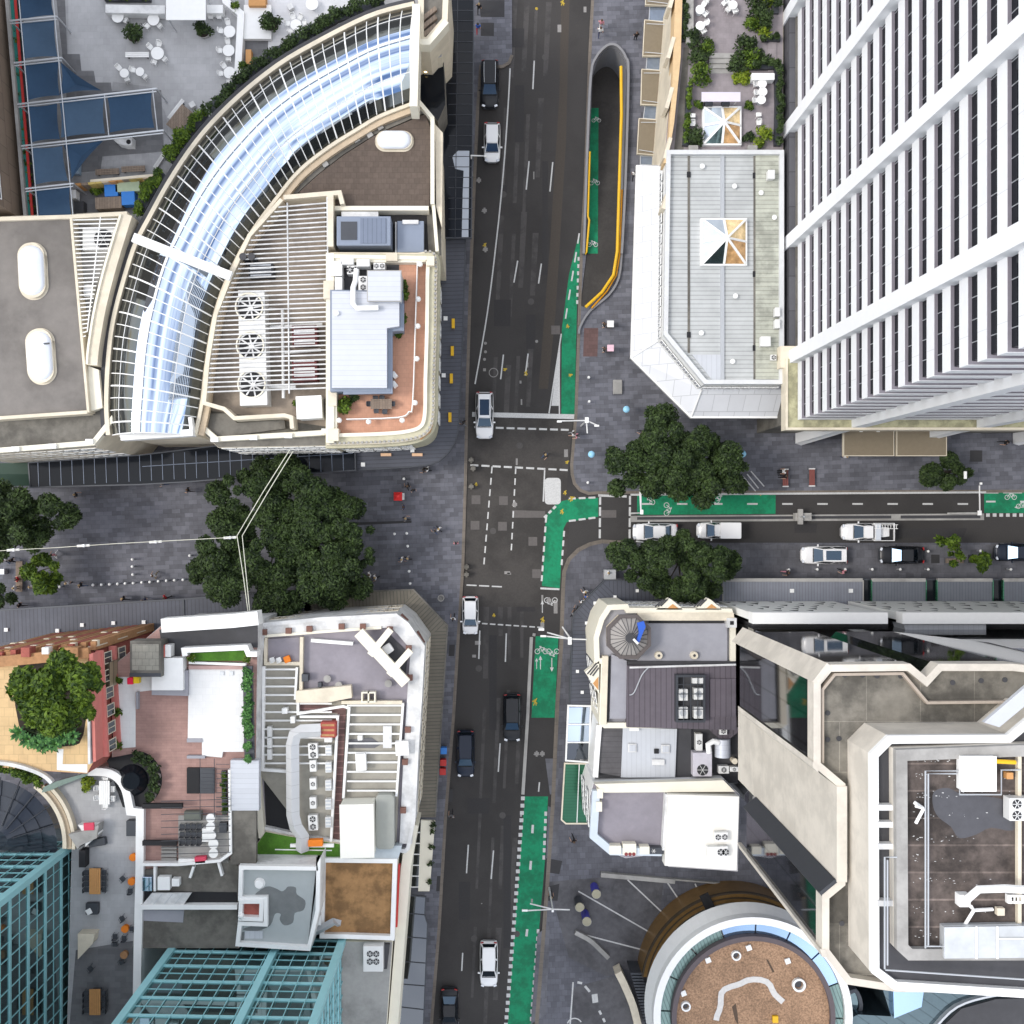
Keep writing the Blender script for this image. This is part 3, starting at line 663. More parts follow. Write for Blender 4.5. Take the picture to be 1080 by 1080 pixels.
M_HEAD = M('headlight_lens', (.6, .62, .65), .1, .3, var=0); M_TAIL = M('taillight_lens', (.35, .01, .01), .2, var=0)
CW = M('white_car_paint', (.78, .78, .78), .25, var=0, ior=1.6); CB = M('black_car_paint', (.008, .009, .012), .3, .0, var=0, ior=1.4); CN = M('navy_car_paint', (.008, .014, .03), .3, .1, var=0, ior=1.4); CS = M('pale_silver_paint', (.55, .58, .62), .3, .3, var=0)
def park(t, x, y, deg, z=.01):
 t.location = P(x, y, z + .7)[:2] + (z,); t.rotation_euler = (0, 0, math.radians(deg)); return t
park(car('suv', CB, 4.9, 1.9, 1.75, label='black four wheel drive with roof rack parked beside the glass street canopy', rails=True), 516.5, 89, 180, .01)
park(car('hatch', CW, 4.1, 1.75, 1.5, label='white hatchback with dark windscreen parked behind the black four wheel drive'), 519, 150, 180)
park(car('suv', CW, 4.9, 1.9, 1.7, sunroof=True, label='white wagon with dark sunroof waiting on the stop line of the crossing', rails=True), 511, 438, 180)
park(car('hatch', CW, 4.0, 1.72, 1.5, label='white hatchback driving beside the kerb below the intersection'), 496, 649, 180)
park(car('suv', CB, 5.0, 1.9, 1.6, label='black wagon driving in the lane next to the green bike lane'), 540, 757, 180)
park(car('suv', CN, 4.9, 1.9, 1.6, label='black wagon with red rear lights driving close to the left kerb'), 491, 795, 180)
park(car('suv', CW, 4.8, 1.9, 1.55, label='white car driving near the bottom of the main road'), 515.5, 1017, 180)
park(car('sedan', CB, 4.7, 1.85, 1.5, label='black sedan partly cut off at the bottom edge by the left kerb'), 474, 1066, 180)
park(car('sedan', CW, 4.7, 1.83, 1.48, label='white sedan waiting at the mouth of the side street beside the tree'), 691, 561, 90)
park(car('suv', CW, 4.8, 1.9, 1.65, sunroof=True, label='white wagon with a dark sunroof parked in the paved bay'), 869, 585.5, 90, .14)
park(car('sedan', CB, 4.6, 1.85, 1.5, label='black sedan parked in the paved bay right of the white wagon'), 951, 585.5, 90, .14)
park(car('sedan', CN, 4.6, 1.85, 1.5, label='dark blue sedan cut off by the right edge of the picture'), 1073, 582.5, 90, .14)
# white delivery van and white utility truck with a tray
def van(label, x, y):
 t = car('ute', CW, 4.4, 1.75, 1.75, label=label); t.name = 'delivery_van'; LOC[t.name] = (0, 0, 0); t['category'] = 'van'
 m = MB(); m.prism(rrect(-.84, -2.17, .84, .0, .12), .95, 1.95); m.build('cargo_box', CW, t, False, .05)
 m = MB()
 for s in (-.5, .5): m.beam((s, -2.0, 1.97), (s, -.15, 1.97), .05, .04)
 m.build('roof_rail', CW, t); return park(t, x, y, 90)
van('white delivery van half hidden under the street tree crown', 757, 559.5)
t = car('ute', CW, 5.3, 1.85, 1.75, label='white utility truck with open tray carrying a ladder in the side street'); t.name = 'utility_truck'; LOC[t.name] = (0, 0, 0); t['category'] = 'truck'
m = MB(); m.box((0, -1.62, 1.04), (1.8, 2.0, .06)); m.build('tray_floor', black, t)
m = MB(); m.ring([(-.93, -2.68), (.93, -2.68), (.93, -.55), (-.93, -.55)], 1.0, 1.4, .06); m.build('tray_side', CW, t)
m = MB(); m.box((0, -.9, 1.1), (1.7, .55, .5)); m.build('tool_box', CS, t, False, .03)
m = MB()
for x in (.35, .75): m.beam((x, -2.95, 1.5), (x, -.4, 1.62), .06, .05)
for k in range(8): m.beam((.35, -2.8 + k * .3, 1.51 + k * .014), (.75, -2.8 + k * .3, 1.51 + k * .014), .05, .03)
m.build('ladder', white, t); m = MB(); m.beam((-.8, -2.6, 1.5), (.8, -2.6, 1.5), .06, .06); m.beam((-.8, -.6, 1.5), (.8, -.6, 1.5), .06, .06); m.build('rack', CW, t)
park(t, 914, 561, 90)

# ------------------------------------------------------------------ people (facing +Y)
SKIN = M('skin', (.45, .28, .2), .6, var=0); HAIRS = [M('dark_hair', (.02, .015, .012), .7, var=0), M('brown_hair', (.08, .045, .025), .7, var=0), M('fair_hair', (.4, .28, .14), .7, var=0)]
CL = {k: M(k + '_cloth', c, .85, var=0) for k, c in dict(black=(.015, .015, .018), white=(.75, .75, .74), grey=(.2, .2, .21), navy=(.02, .03, .09), red=(.5, .02, .03), blue=(.03, .12, .5), pink=(.6, .25, .3), khaki=(.25, .2, .12), denim=(.06, .09, .17), teal=(.02, .2, .2)).items()}
def body_mesh(pose):
 V = {}; E = []
 def j(n, p, r, par=None):
  V[n] = (len(V), p, r)
  if par: E.append((V[par][0], V[n][0]))
 sit = pose == 'sit'; hz = .52 if sit else .94; st = 0 if pose != 'walk' else 1
 j('pel', (0, 0, hz), .15); j('sp', (0, .0, hz + .22), .14, 'pel'); j('ch', (0, .01, hz + .42), .165, 'sp'); j('nk', (0, .0, hz + .56), .065, 'ch'); j('hd', (0, .03, hz + .68), .095, 'nk'); j('tp', (0, .02, hz + .78), .085, 'hd'); j('ns', (0, .13, hz + .68), .03, 'hd')
 for s, q in ((-1, 'l'), (1, 'r')):
  f = s * st
  if sit: J = [(s * .1, .05, .5), (s * .11, .46, .52), (s * .11, .48, .1), (s * .11, .62, .05)]
  elif st: J = [(s * .1, 0, .88), (s * .1, f * .2 + .06, .5), (s * .1, f * .34 - .08 * (f < 0), .1 + .07 * (f < 0)), (s * .1, f * .34 + .14, .05)]
  else: J = [(s * .1, 0, .88), (s * .11, .02, .5), (s * .11, 0, .1), (s * .12, .15, .05)]
  for n, p, r, par in zip(('h', 'k', 'a', 't'), J, (.095, .065, .045, .04), ('pel', q + 'h', q + 'k', q + 'a')): j(q + n, p, r, par)
  g = -f * .22
  A = [(s * .2, 0, hz + .47), (s * .27, g * .6 - .03, hz + .2), (s * .25, g + (.28 if sit else .1), hz + (.05 if sit else -.04)), (s * .24, g * 1.1 + (.36 if sit else .15), hz + (.03 if sit else -.12))]
  for n, p, r, par in zip(('s', 'e', 'w', 'f'), A, (.07, .05, .036, .035), ('ch', q + 's', q + 'e', q + 'w')): j(q + n, p, r, par)
  for k, dx in enumerate((-.03, -.01, .01, .03)): j(q + 'f%d' % k, (A[3][0] + dx, A[3][1] + .05, A[3][2] - .07), .011, q + 'f')
 me = bpy.data.meshes.new('body_cage'); vs = sorted(V.values(), key=lambda v: v[0]); me.from_pydata([v[1] for v in vs], E, [])
 o = bpy.data.objects.new('body_cage', me); COL.objects.link(o); md = o.modifiers.new('s', 'SKIN'); sb = o.modifiers.new('b', 'SUBSURF'); sb.levels = 1
 for i, v in enumerate(vs): me.skin_vertices[0].data[i].radius = (v[2], v[2]); me.skin_vertices[0].data[i].use_root = i == 0
 ev = o.evaluated_get(bpy.context.evaluated_depsgraph_get()); r = bpy.data.meshes.new_from_object(ev); bpy.data.objects.remove(o)
 for mm in (SKIN, CL['black'], CL['denim'], rubber): r.materials.append(mm)
 for p in r.polygons:
  c = p.center; p.use_smooth = True
  if c.z > hz + .55: k = 0
  elif c.z < .1: k = 3
  elif abs(c.x) > .19 and c.z < hz + .32: k = 0
  elif c.z < hz + .02 or (sit and c.y > .22 and abs(c.x) < .19): k = 2
  else: k = 1
  p.material_index = k
 return r, hz
BM = {p: body_mesh(p) for p in ('stand', 'walk', 'sit')}
BCACHE = {}
def person(x, y, deg, pose, shirt, legs, label, hair=0, z=.13, hat=None):
 key = (pose, shirt, legs)
 if key not in BCACHE:
  me = BM[pose][0].copy(); me.materials[1] = CL[shirt]; me.materials[2] = CL[legs]; BCACHE[key] = me
 o = bpy.data.objects.new('person', BCACHE[key]); COL.objects.link(o); o.location = P(x, y, z + .9)[:2] + (z,); o.rotation_euler = (0, 0, math.radians(deg))
 tag(o, label, 'person', 'people on foot in the street'); hz = BM[pose][1]
 if ('hair', pose, hair) not in BCACHE:
  m = MB(); m.dome((0, .0), .118, hz + .7, .125, 12, 4); m.v = [(a, b * 1.1 + .005 if b > 0 else b * 1.15, c) for a, b, c in m.v]; hm = m.build('hair', HAIRS[hair], None, True); hm.location = (0, 0, 0)
  me = hm.data
  for v in me.vertices: v.co = v.co + Vector(LOC[hm.name])
  BCACHE[('hair', pose, hair)] = me; hm.parent = o
 else:
  hm = bpy.data.objects.new('hair', BCACHE[('hair', pose, hair)]); COL.objects.link(hm); hm.parent = o
 return o

# ------------------------------------------------------------------ small furniture prototypes
def mk_chair(mt):
 t = thing('chair', 'chair', 'chair')
 m = MB(); m.prism(rrect(-.22, -.22, .22, .22, .06, 3), .43, .47); m.build('seat', mt, t)
 m = MB(); m.strip([(-.2, -.2), (-.1, -.235), (.1, -.235), (.2, -.2)], .035, .52, .84); m.build('backrest', mt, t)
 for sx in (-1, 1):
  for sy in (-1, 1):
   m = MB(); m.tube([(sx * .2, sy * .2, .0), (sx * .18, sy * .18, .43)], .016, 6); m.build('leg', mt, t)
  m = MB(); m.tube([(sx * .2, -.2, .45), (sx * .21, -.21, .65), (sx * .22, -.05, .66), (sx * .22, .15, .64)], .018, 6); m.build('armrest', mt, t)
 return t
def mk_round(r, mt, name='round_table'):
 t = thing(name, 'table', 'table')
 m = MB(); m.cyl((0, 0), r, .71, .74, 28); m.build('tabletop', mt, t); m = MB(); m.cyl((0, 0), .04, .03, .71, 8); m.build('pedestal', steel, t); m = MB(); m.cyl((0, 0), .25, 0, .03, 16); m.build('base', steel, t); return t
PROTO = {}
def proto(key, fn):
 if key not in PROTO: PROTO[key] = Proto(fn())
 return PROTO[key]
def chair_at(x, y, z, face, label, group, mt='white'):
 proto('chair' + mt, lambda: mk_chair(MATS[{'white': 'white_paint', 'dark': 'dark_steel', 'grey': 'galvanised_steel'}[mt]])).put(P(x, y, z + .5)[:2] + (z,), math.radians(face), label, group)
SIDE = [('right', 0), ('upper right', 45), ('upper', 90), ('upper left', 135), ('left', 180), ('lower left', 225), ('lower', 270), ('lower right', 315)]
def table_set(x, y, z, r, where, angs, mt='white', rt=None, dist=None, cm='white'):
 """round table and chairs; where names the table's surroundings"""
 proto('table%s%.2f' % (mt, r), lambda: mk_round(r, MATS.get(mt, white))).put(P(x, y, z + .74)[:2] + (z,), 0, 'round %s table ' % ('grey' if mt == 'galvanised_steel' else 'white') + where, 'round tables on the roof terraces')
 s = (H - z - .6) / F
 for a in angs:
  d = (dist or r + .28) / s; k = min(SIDE, key=lambda q: abs((q[1] - a + 180) % 360 - 180))[0]
  chair_at(x + d * math.cos(math.radians(a)), y - d * math.sin(math.radians(a)), z, a + 90, '%s side chair of the table %s' % (k, where), 'cafe chairs on the roof terraces', cm)
def bench(x, y, z, L, w, deg, label, mt, name='bench', h=.45, cat='bench'):
 t = pthing(name, label, cat, x, y, z + h); t.location.z = z; o = LOC[t.name]; LOC[t.name] = (0, 0, 0)
 m = MB(); n = max(1, int(w / .16))
 for i in range(n): m.box((0, -w / 2 + (i + .5) * w / n, h - .05), (L, w / n - .02, .05))
 m.build('seat', mt, t)
 for s in (-1, 1):
  m = MB(); m.box((s * L * .4, 0, 0), (.08, w * .8, h - .05)); m.build('leg', darksteel, t)
 t.rotation_euler = (0, 0, math.radians(deg)); LOC[t.name] = o; return t
def boxthing(x0, y0, x1, y1, z0, z1, name, label, cat, mt, deg=0, bevel=.03, parts=None, group=None):
 t = pthing(name, label, cat, (x0 + x1) / 2, (y0 + y1) / 2, z1, group); t.location.z = z0; c = LOC[t.name]; LOC[t.name] = (0, 0, 0); s = (H - z1) / F
 a, b = (x1 - x0) * s, (y1 - y0) * s; h = z1 - z0
 m = MB(); m.box((0, 0, .06), (a, b, h - .06)); m.build('casing', mt, t, False, bevel)
 m = MB(); m.box((0, 0, 0), (a * .9, b * .9, .062)); m.build('base', darksteel, t)
 for p in parts or []: p(t, a, b, h)
 t.rotation_euler = (0, 0, math.radians(deg)); LOC[t.name] = c[:2] + (z0,); return t
def lid(mt, k=1.04, nm='lid'):
 def f(t, a, b, h): m = MB(); m.box((0, 0, h + .002), (a * k, b * k, .06)); m.build(nm, mt, t, False, .02)
 return f
def fans(cells, r=.3):
 def f(t, a, b, h):
  for u, v in cells:
   m = MB(); m.cyl((u * a, v * b), r * min(a, b), h + .002, h + .03, 18); fo = m.build('fan_grille', ac_dark, t)
   m = MB()
   for k in range(3): m.beam((u * a - r * min(a, b) * math.cos(k * PI / 3), v * b - r * min(a, b) * math.sin(k * PI / 3), h + .04), (u * a + r * min(a, b) * math.cos(k * PI / 3), v * b + r * min(a, b) * math.sin(k * PI / 3), h + .04), .035, .02)
   m.build('guard', ac_white, fo)
 return f
def slats(n, mt, nm='louvre'):
 def f(t, a, b, h):
  m = MB()
  for i in range(n): m.box((0, -b / 2 + (i + .5) * b / n, h + .002), (a * .84, b / n * .45, .04))
  m.build(nm, mt, t)
 return f
def pipe(pts, r, label, mt=None, name='duct', cat='duct', n=10):
 m = MB(); m.ptube(pts, r, n); return solo(m, name, label, cat, mt or steel, None, True)
def windows(parent, a, b, zs, n, w=1.2, h=1.6, mt=None, nm='window', frame=None):
 """individual window parts with a frame along the wall from a to b (world xy), outside on the right of a->b"""
 a, b = Vector(a), Vector(b); d = (b - a); Ln = d.length; d.normalize(); nn = Vector((d.y, -d.x)); frame = frame or white
 for z in zs:
  for i in range(n):
   c = a + d * (Ln * (i + .5) / n); q = lambda u, o, zz: (*(c + d * u + nn * o), zz)
   m = MB(); m.add([q(-w / 2, .03, z), q(w / 2, .03, z), q(w / 2, .03, z + h), q(-w / 2, .03, z + h)], [(0, 1, 2, 3)]); wn = m.build(nm, mt or glass_dark, parent)
   m = MB(); k = .07
   for u0, u1, z0, z1 in ((-w / 2 - k, -w / 2, z - k, z + h + k), (w / 2, w / 2 + k, z - k, z + h + k), (-w / 2, w / 2, z + h, z + h + k), (-w / 2, w / 2, z - k, z), (-.03, .03, z, z + h)):
    m.add([q(u0, 0, z0), q(u1, 0, z0), q(u1, .08, z0), q(u0, .08, z0), q(u0, 0, z1), q(u1, 0, z1), q(u1, .08, z1), q(u0, .08, z1)], [(3, 2, 1, 0), (4, 5, 6, 7), (0, 1, 5, 4), (1, 2, 6, 5), (2, 3, 7, 6), (3, 0, 4, 7)])
   m.build('frame', frame, wn)
def bldg(name, label, pts, z, wall, roof, par=None, pw=.3, ph=.6, z0=.12, cat='building'):
 """walls from the ground, a roof sheet and a parapet, outline from the photo at roof height"""
 zr = z + (ph if par else 0); q = PP(pts, zr); cx = sum(p[0] for p in q) / len(q); cy = sum(p[1] for p in q) / len(q)
 t = thing(name, label, cat, (cx, cy, z0)); m = MB(); m.prism(q, z0, z); m.build('wall', wall, t)
 m = MB(); m.sheet(inset(q, pw if par else .02), z + .004); m.build('roof', roof, t)
 if par: m = MB(); m.ring(q, z + .002, zr, pw); m.build('parapet', par, t)
 return t
def part(t, name, mt, fn, sm=False, bevel=0):
 m = MB(); fn(m); return m.build(name, mt, t, sm, bevel)
# ================================================================== north-west block
TZ = 12.0
t = bldg('terrace_building', 'building with a grey tiled cafe roof terrace under blue shade sails', [(24, -25), (468, -25), (466, 60), (440, 70), (300, 190), (160, 262), (30, 240)], TZ, cream, grey_tile)
part(t, 'pale_paving', grey_tile_b, lambda m: m.psheet([(72, -15), (238, -15), (256, 14), (250, 88), (215, 130), (180, 160), (175, 120), (160, 92), (119, 86), (118, 95), (100, 88), (98, 74), (85, 74), (85, 57), (72, 57)], TZ + .008))
part(t, 'white_paving', white_floor, lambda m: m.psheet([(258, -15), (405, -15), (385, 5), (330, 32), (258, 84)], TZ + .009))
part(t, 'slate_paving', dark_tile, lambda m: m.psheet([(58, -15), (68, -15), (71, 57), (84, 57), (86, 75), (99, 75), (101, 87), (117, 87), (118, 96), (170, 95), (173, 160), (108, 165), (106, 180), (82, 182), (70, 150), (70, 100)], TZ + .010))
part(t, 'service_floor', dark_tile, lambda m: m.psheet([(78, 200), (140, 195), (150, 225), (78, 228)], TZ + .0105))
part(t, 'brown_paving', dark_tile, lambda m: m.psheet([(258, 41), (283, 42), (282, 66), (258, 82)], TZ + .0125))
m = MB(); m.pstrip([(236, -10), (238, 1), (254, 14), (251, 70), (249, 84)], .62, TZ + .01, TZ + .9); m.pstrip([(249, 84), (262, 73)], .5, TZ + .01, TZ + .9)
solo(m, 'terrace_wall', 'low white wall dividing the grey terrace from the white terrace', 'wall', white)
# tall brown neighbour on the far left edge
t = bldg('office_building', 'brown panelled office tower wall along the upper left edge', rotp([(0, 0), (1, 0), (1, 1), (0, 1)], (0, 0), 0), 45, brown_panel, dark_roof) if False else None
q = PP([(-80, -40), (3.5, -40), (26, 233), (-80, 233)], TZ)
t = thing('office_tower', 'tall brown panelled tower along the upper left edge beside the sail terrace', 'building', (q[0][0], q[0][1], .12)); part(t, 'wall', brown_panel, lambda m: m.prism(q, .12, 48)); part(t, 'roof', dark_roof, lambda m: m.sheet(inset(q, .1), 48.004))
for k in range(6): windows(t, q[2] if area(q) < 0 else q[2], q[1], [16.5 + k * 5], 7, 2.2, 1.3, glass_dark)
t = pthing('planter', 'long teal planter with a red rail and hedge below the brown tower', 'planter', 16, 110, TZ)
part(t, 'trough', tealdark, lambda m: m.pstrip([(10.5, -10), (29.5, 229)], .5, TZ + .012, TZ + 1.0)); part(t, 'rail', redpaint, lambda m: m.pstrip([(15, -10), (34, 229)], .22, TZ + 1.0, TZ + 1.12)); part(t, 'coping', conc, lambda m: m.pstrip([(6, -10), (26.5, 229)], .3, TZ + .013, TZ + 1.4))
hedge([(19, -8), (25, 100), (38, 226)], TZ, .5, 1.2, 'clipped green hedge strip between the red rail and the blue sails', 900)
# shade sails on a white frame
t = pthing('pergola_frame', 'white steel frame carrying the row of blue shade sails', 'frame', 60, 110, TZ)
SZ = TZ + 3.0
beams = [((11, 22), (60, 17.5)), ((15, 66.5), (65, 61)), ((19, 110), (165, 93.5)), ((23, 154), (172, 137.5)), ((27, 199), (77, 193.5))]
for a, b in beams: part(t, 'beam', steel, lambda m: (m.ptube([(*a, SZ), (*b, SZ)], .09, 8), m.ptube([(a[0], a[1] + 3, SZ), (b[0], b[1] + 3, SZ)], .06, 8)))
for a, b in (((56, 0), (77, 228)), ((110, 100), (115, 145)), ((161, 95), (166, 139)), ((20, 0), (40, 228))): part(t, 'cross_beam', steel, lambda m: m.ptube([(*a, SZ + .02), (*b, SZ + .02)], .055, 8))
for a, b in beams:
 for p in (a, b):
  c = P(*p, SZ); part(t, 'post', steel, lambda m: m.cyl(c, .08, TZ, SZ, 10))
sails = [('uppermost blue shade sail cut by the top edge', [(20, -6), (55, -6), (57, 16), (22, 21)], 0), ('grey blue shade sail, second from the top of the column', [(22.5, 24), (57.5, 20), (61, 60), (25, 62.5)], 1), ('dark blue shade sail, third in the column above the side row', [(26, 67.5), (62, 64.5), (63, 101), (29.5, 106)], 0), ('dark blue shade sail at the corner where the side row starts', [(30.5, 112.5), (60.5, 109), (63.5, 147), (33, 150.5)], 0), ('grey blue shade sail below the side row beside the pale umbrella', [(33.5, 156), (66, 154), (72, 191), (37, 195)], 1), ('blue shade sail lowest in the column above the brown roof', [(37.5, 200), (74, 197), (75.5, 227), (41, 229.5)], 0),
         ('grey blue shade sail in the middle of the side row', [(62.5, 105), (110, 101), (111, 141), (64.5, 145.5)], 1), ('dark blue shade sail at the free end of the side row', [(113, 100), (160, 97), (163, 135), (116, 140)], 0), ('triangular blue sail above the side row', [(64, 65.5), (107, 95.5), (62.5, 100)], 0), ('triangular blue sail below the side row beside the round table', [(66.5, 151.5), (110, 147.5), (75.5, 189)], 0)]
for lb, pts, pale in sails:
 m = MB(); q = [Vector(P(x, y, SZ - .1)) for x, y in pts]; n = 8; N_ = len(q)
 c = sum(q, Vector((0, 0))) / N_; vs = []; fs = []
 if N_ == 4:
  for i in range(n + 1):
   for k in range(n + 1):
    u, v = i / n, k / n; p = (q[0] * (1 - u) + q[1] * u) * (1 - v) + (q[3] * (1 - u) + q[2] * u) * v
    s = 1 - .07 * (4 * u * (1 - u) * abs(2 * v - 1) + 4 * v * (1 - v) * abs(2 * u - 1)); p = c + (p - c) * s
    vs.append((p.x, p.y, SZ - .05 - .35 * 16 * u * (1 - u) * v * (1 - v)))
  fs = [(i * (n + 1) + k, (i + 1) * (n + 1) + k, (i + 1) * (n + 1) + k + 1, i * (n + 1) + k + 1) for i in range(n) for k in range(n)]
  m.add(vs, fs)
 else:
  edge = []
  for i in range(3):
   a, b = q[i], q[(i + 1) % 3]
   for k in range(8): f = k / 8; p = a + (b - a) * f; edge.append(p + (c - p) * .35 * f * (1 - f) * 2)
  m.add([(c.x, c.y, SZ - .5)] + [(p.x, p.y, SZ - .08) for p in edge], [(0, 1 + i, 1 + (i + 1) % 24) for i in range(24)])
 o = solo(m, 'shade_sail', lb, 'shade sail', sail_pale if pale else sail_blue, 'blue shade sails over the cafe terrace', True)
# tables, chairs, benches
for x, y, r, w, an in ((124, 17.5, .55, 'left of the white bar counter end', (335,)), (161.7, 20.5, .55, 'under the right end of the bar counter', (315, 225)), (166, 56, .6, 'beside the white slab bench', (80, 140, 320, 250)), (242, 33, .55, 'at the top of the white dividing wall', (175, 100)), (241, 53, .55, 'in the middle beside the white dividing wall', (180, 95, 270)), (242, 76.5, .55, 'at the lower end of the white dividing wall', (130, 185, 270)),
      (131, 77, .42, 'left of a pair on the open terrace', (135, 295)), (147.5, 75.5, .4, 'right of a pair on the open terrace', (165, 315)), (312, 26, .52, 'ringed by wire chairs on the white terrace', (10, 60, 110, 170, 230, 300)), (329, 4, .58, 'by itself at the top of the white terrace', ())):
 table_set(x, y, TZ + .012, r, w, an)
table_set(82, 156.5, TZ + .012, .4, 'under the triangular sail below the side row', (285,), 'galvanised_steel')
bench(144.5, 57.5, TZ + .012, 2.2, .5, 0, 'white slab bench below the potted shrub in the middle of the terrace', white)
t = bench(190, 125.5, TZ, 2.4, 1.5, 52, 'large weathered timber picnic table set at an angle', wood, 'picnic_table', .75, 'table')
bench(185.5, 115, TZ, 2.2, .4, 52, 'pale bench on the upper left side of the picnic table', white_dirty); bench(197, 131.5, TZ, 2.2, .4, 52, 'pale bench on the lower right side of the picnic table', white_dirty)
bench(170, 166.5, TZ, 2.2, .4, 56, 'pale bench at the curved hedge below the picnic table', white_dirty)
for x, y, l in ((202.5, 110, 'small white stool at the upper end of the picnic table'), (187, 145, 'small white stool at the lower end of the picnic table'), (306, 6.5, 'grey stool left of the lone round table'), (335, 19, 'grey stool right of the wire chairs')): boxthing(x - 3, y - 3, x + 3, y + 3, TZ, TZ + .5, 'stool', l, 'stool', white_dirty, 30)
bench(113, 181, TZ, 2.2, .55, 3, 'weathered bench, left of two above the timber screen', wood); bench(140.5, 178, TZ, 2.2, .55, 3, 'weathered bench, right of two above the timber screen', wood)
boxthing(111, 5, 174, 14, TZ, TZ + 1.1, 'bar_counter', 'long white bar counter below the hedge at the top edge', 'counter', white_dirty, -1)
hedge([(112, 0), (160, 0)], TZ, .5, 1.0, 'strip of brown green hedge behind the bar counter', 350)
boxthing(175, -10, 217, 21, TZ + 2.4, TZ + 2.55, 'canopy', 'white flat canopy over the bar at the top edge', 'canopy', white, 0, .02, [lambda t, a, b, h: [part(t, 'post', steel, lambda m: m.box((sx * a * .45, sy * b * .45, -2.4), (.08, .08, 2.4))) for sx in (-1, 1) for sy in (-1, 1)]])
boxthing(257, 5, 286, 41, TZ + .01, TZ + .5, 'white_platform', 'white raised deck platform beside the dividing wall', 'platform', white)
boxthing(218, 5, 235, 14, TZ, TZ + .9, 'service_table', 'white service table at the upper right of the grey terrace', 'table', white)
for x, l in ((222, 'pale chair, left of two below the white service table'), (231, 'pale chair, right of two below the white service table')): chair_at(x, 17, TZ + .01, 180, l, 'cafe chairs on the roof terraces')
boxthing(259, 52, 265, 68, TZ, TZ + .8, 'timber_bench', 'orange brown timber bench on the brown square of the terrace', 'bench', orangewood)
boxthing(262, -6, 280, 6, TZ, TZ + .9, 'timber_counter', 'orange timber counter cut by the top edge of the white terrace', 'counter', orangewood)
bush(143.5, 40, TZ, 11, 'round potted shrub in the middle of the grey terrace', leaf_dark, True); bush(216, 35.5, TZ, 10.5, 'round potted shrub near the dividing wall', leaf_dark, True); bush(287.5, 28, TZ, 11, 'round potted shrub on the white terrace', leaf_dark, True)
bush(250.5, 10.5, TZ + .4, 5, 'small plant in the corner of the white dividing wall', leaf_mid, n=150); bush(257, 73, TZ + .4, 5, 'small plant at the lower end of the dividing wall', leaf_mid, n=150)
m = MB(); m.pbox(79, 192, 166, 199, TZ, TZ + 1.7)
t = pthing('timber_screen', 'patchwork timber screen fence with orange and ochre boards', 'fence', 120, 195, TZ)
cols = [orangewood, tan_beam, M('ochre_board', (.5, .38, .12), .8), wood]
for i in range(12): part(t, 'board', cols[(i * 7 + i // 3) % 4], lambda m: m.pprism([(79 + i * 7.2, 196.5 - i * .9), (85.8 + i * 7.2, 195.7 - i * .9), (84.8 + i * 7.2, 189.7 - i * .5 + 3), (78 + i * 7.2, 190.5 - i * .5 + 3)], TZ, TZ + 1.5 + .1 * (i % 3)))
part(t, 'rail', cream, lambda m: m.pstrip([(95, 191), (165, 184.5)], .25, TZ + 1.3, TZ + 1.42))
bush(103, 201, TZ, 6, 'grey green mound under a tarpaulin left of the blue boxes', leaf_mid, n=260, h=1.0)
for x0, y0, x1, y1, mt, nm, l in ((110.5, 195, 124, 207, bluepaint, 'plastic_crate', 'bright blue covered crate left of the pale green cover'), (128.5, 202, 142, 216, bluepaint, 'plastic_crate', 'bright blue covered crate below the pale green cover'), (122, 190, 147, 202, M('pale_green_cover', (.4, .48, .33), .8), 'covered_counter', 'pale green covered counter between the blue crates'), (151, 190, 156, 201, orangewood, 'planter_box', 'small orange planter box next to the hedge'), (101, 208, 128, 220, wood, 'work_table', 'weathered timber work table beside the lower blue crate')):
 boxthing(x0, y0, x1, y1, TZ, TZ + .95, nm, l, 'crate' if 'crate' in nm else 'furniture', mt, 3, .05, [lid(mt, 1.03, 'cover')])
boxthing(75, 200, 80, 209, TZ, TZ + 1, 'cupboard', 'white cupboard beside the lowest shade sail', 'cupboard', white); boxthing(78, 212, 88, 226, TZ, TZ + .9, 'kitchen_bench', 'dark kitchen bench below the timber screen', 'counter', dark_roof)
boxthing(74, 169, 83, 183, TZ, TZ + .7, 'sun_bed', 'pale blue padded bench under the lower triangular sail', 'bench', M('pale_blue_pad', (.25, .33, .42), .8))
t = pthing('bar_kiosk', 'curved white corner bar with a black sink below the side row', 'counter', 131, 149, TZ); part(t, 'counter', white_dirty, lambda m: m.pprism([(118, 146), (139, 144), (139, 153), (131, 153), (124, 151)], TZ + .013, TZ + 1.05)); part(t, 'sink', black, lambda m: m.pcyl(135.5, 149.5, .22, TZ + 1.052, TZ + 1.07, 14))

# ---- curved glass arcade
O_ = smooth([(437, 9), (390, 22), (327, 54), (290, 77), (250, 110), (215, 147), (185, 190), (160, 235), (147, 260), (135, 297), (124, 340), (119, 380), (117, 427), (119, 459)], 8)
I_ = smooth([(434, 107), (400, 120), (376, 134), (347, 152), (315, 177), (290, 207), (262, 245), (240, 287), (227, 320), (220, 350), (214, 390), (210, 425), (203, 459)], 8)
def resample(l, n):
 d = [0]
 for a, b in zip(l, l[1:]): d.append(d[-1] + math.dist(a, b))
 out = []; k = 0
 for i in range(n + 1):
  t = d[-1] * i / n
  while k < len(d) - 2 and d[k + 1] < t: k += 1
  f = (t - d[k]) / max(1e-6, d[k + 1] - d[k]); out.append(tuple(a + (b - a) * f for a, b in zip(l[k], l[k + 1])))
 return out
NB = 46; EZ, RH = 15.0, 2.7
O_ = resample(O_, NB); I_ = resample(I_, NB)
ow = PP(O_, EZ); iw = PP(I_, EZ)
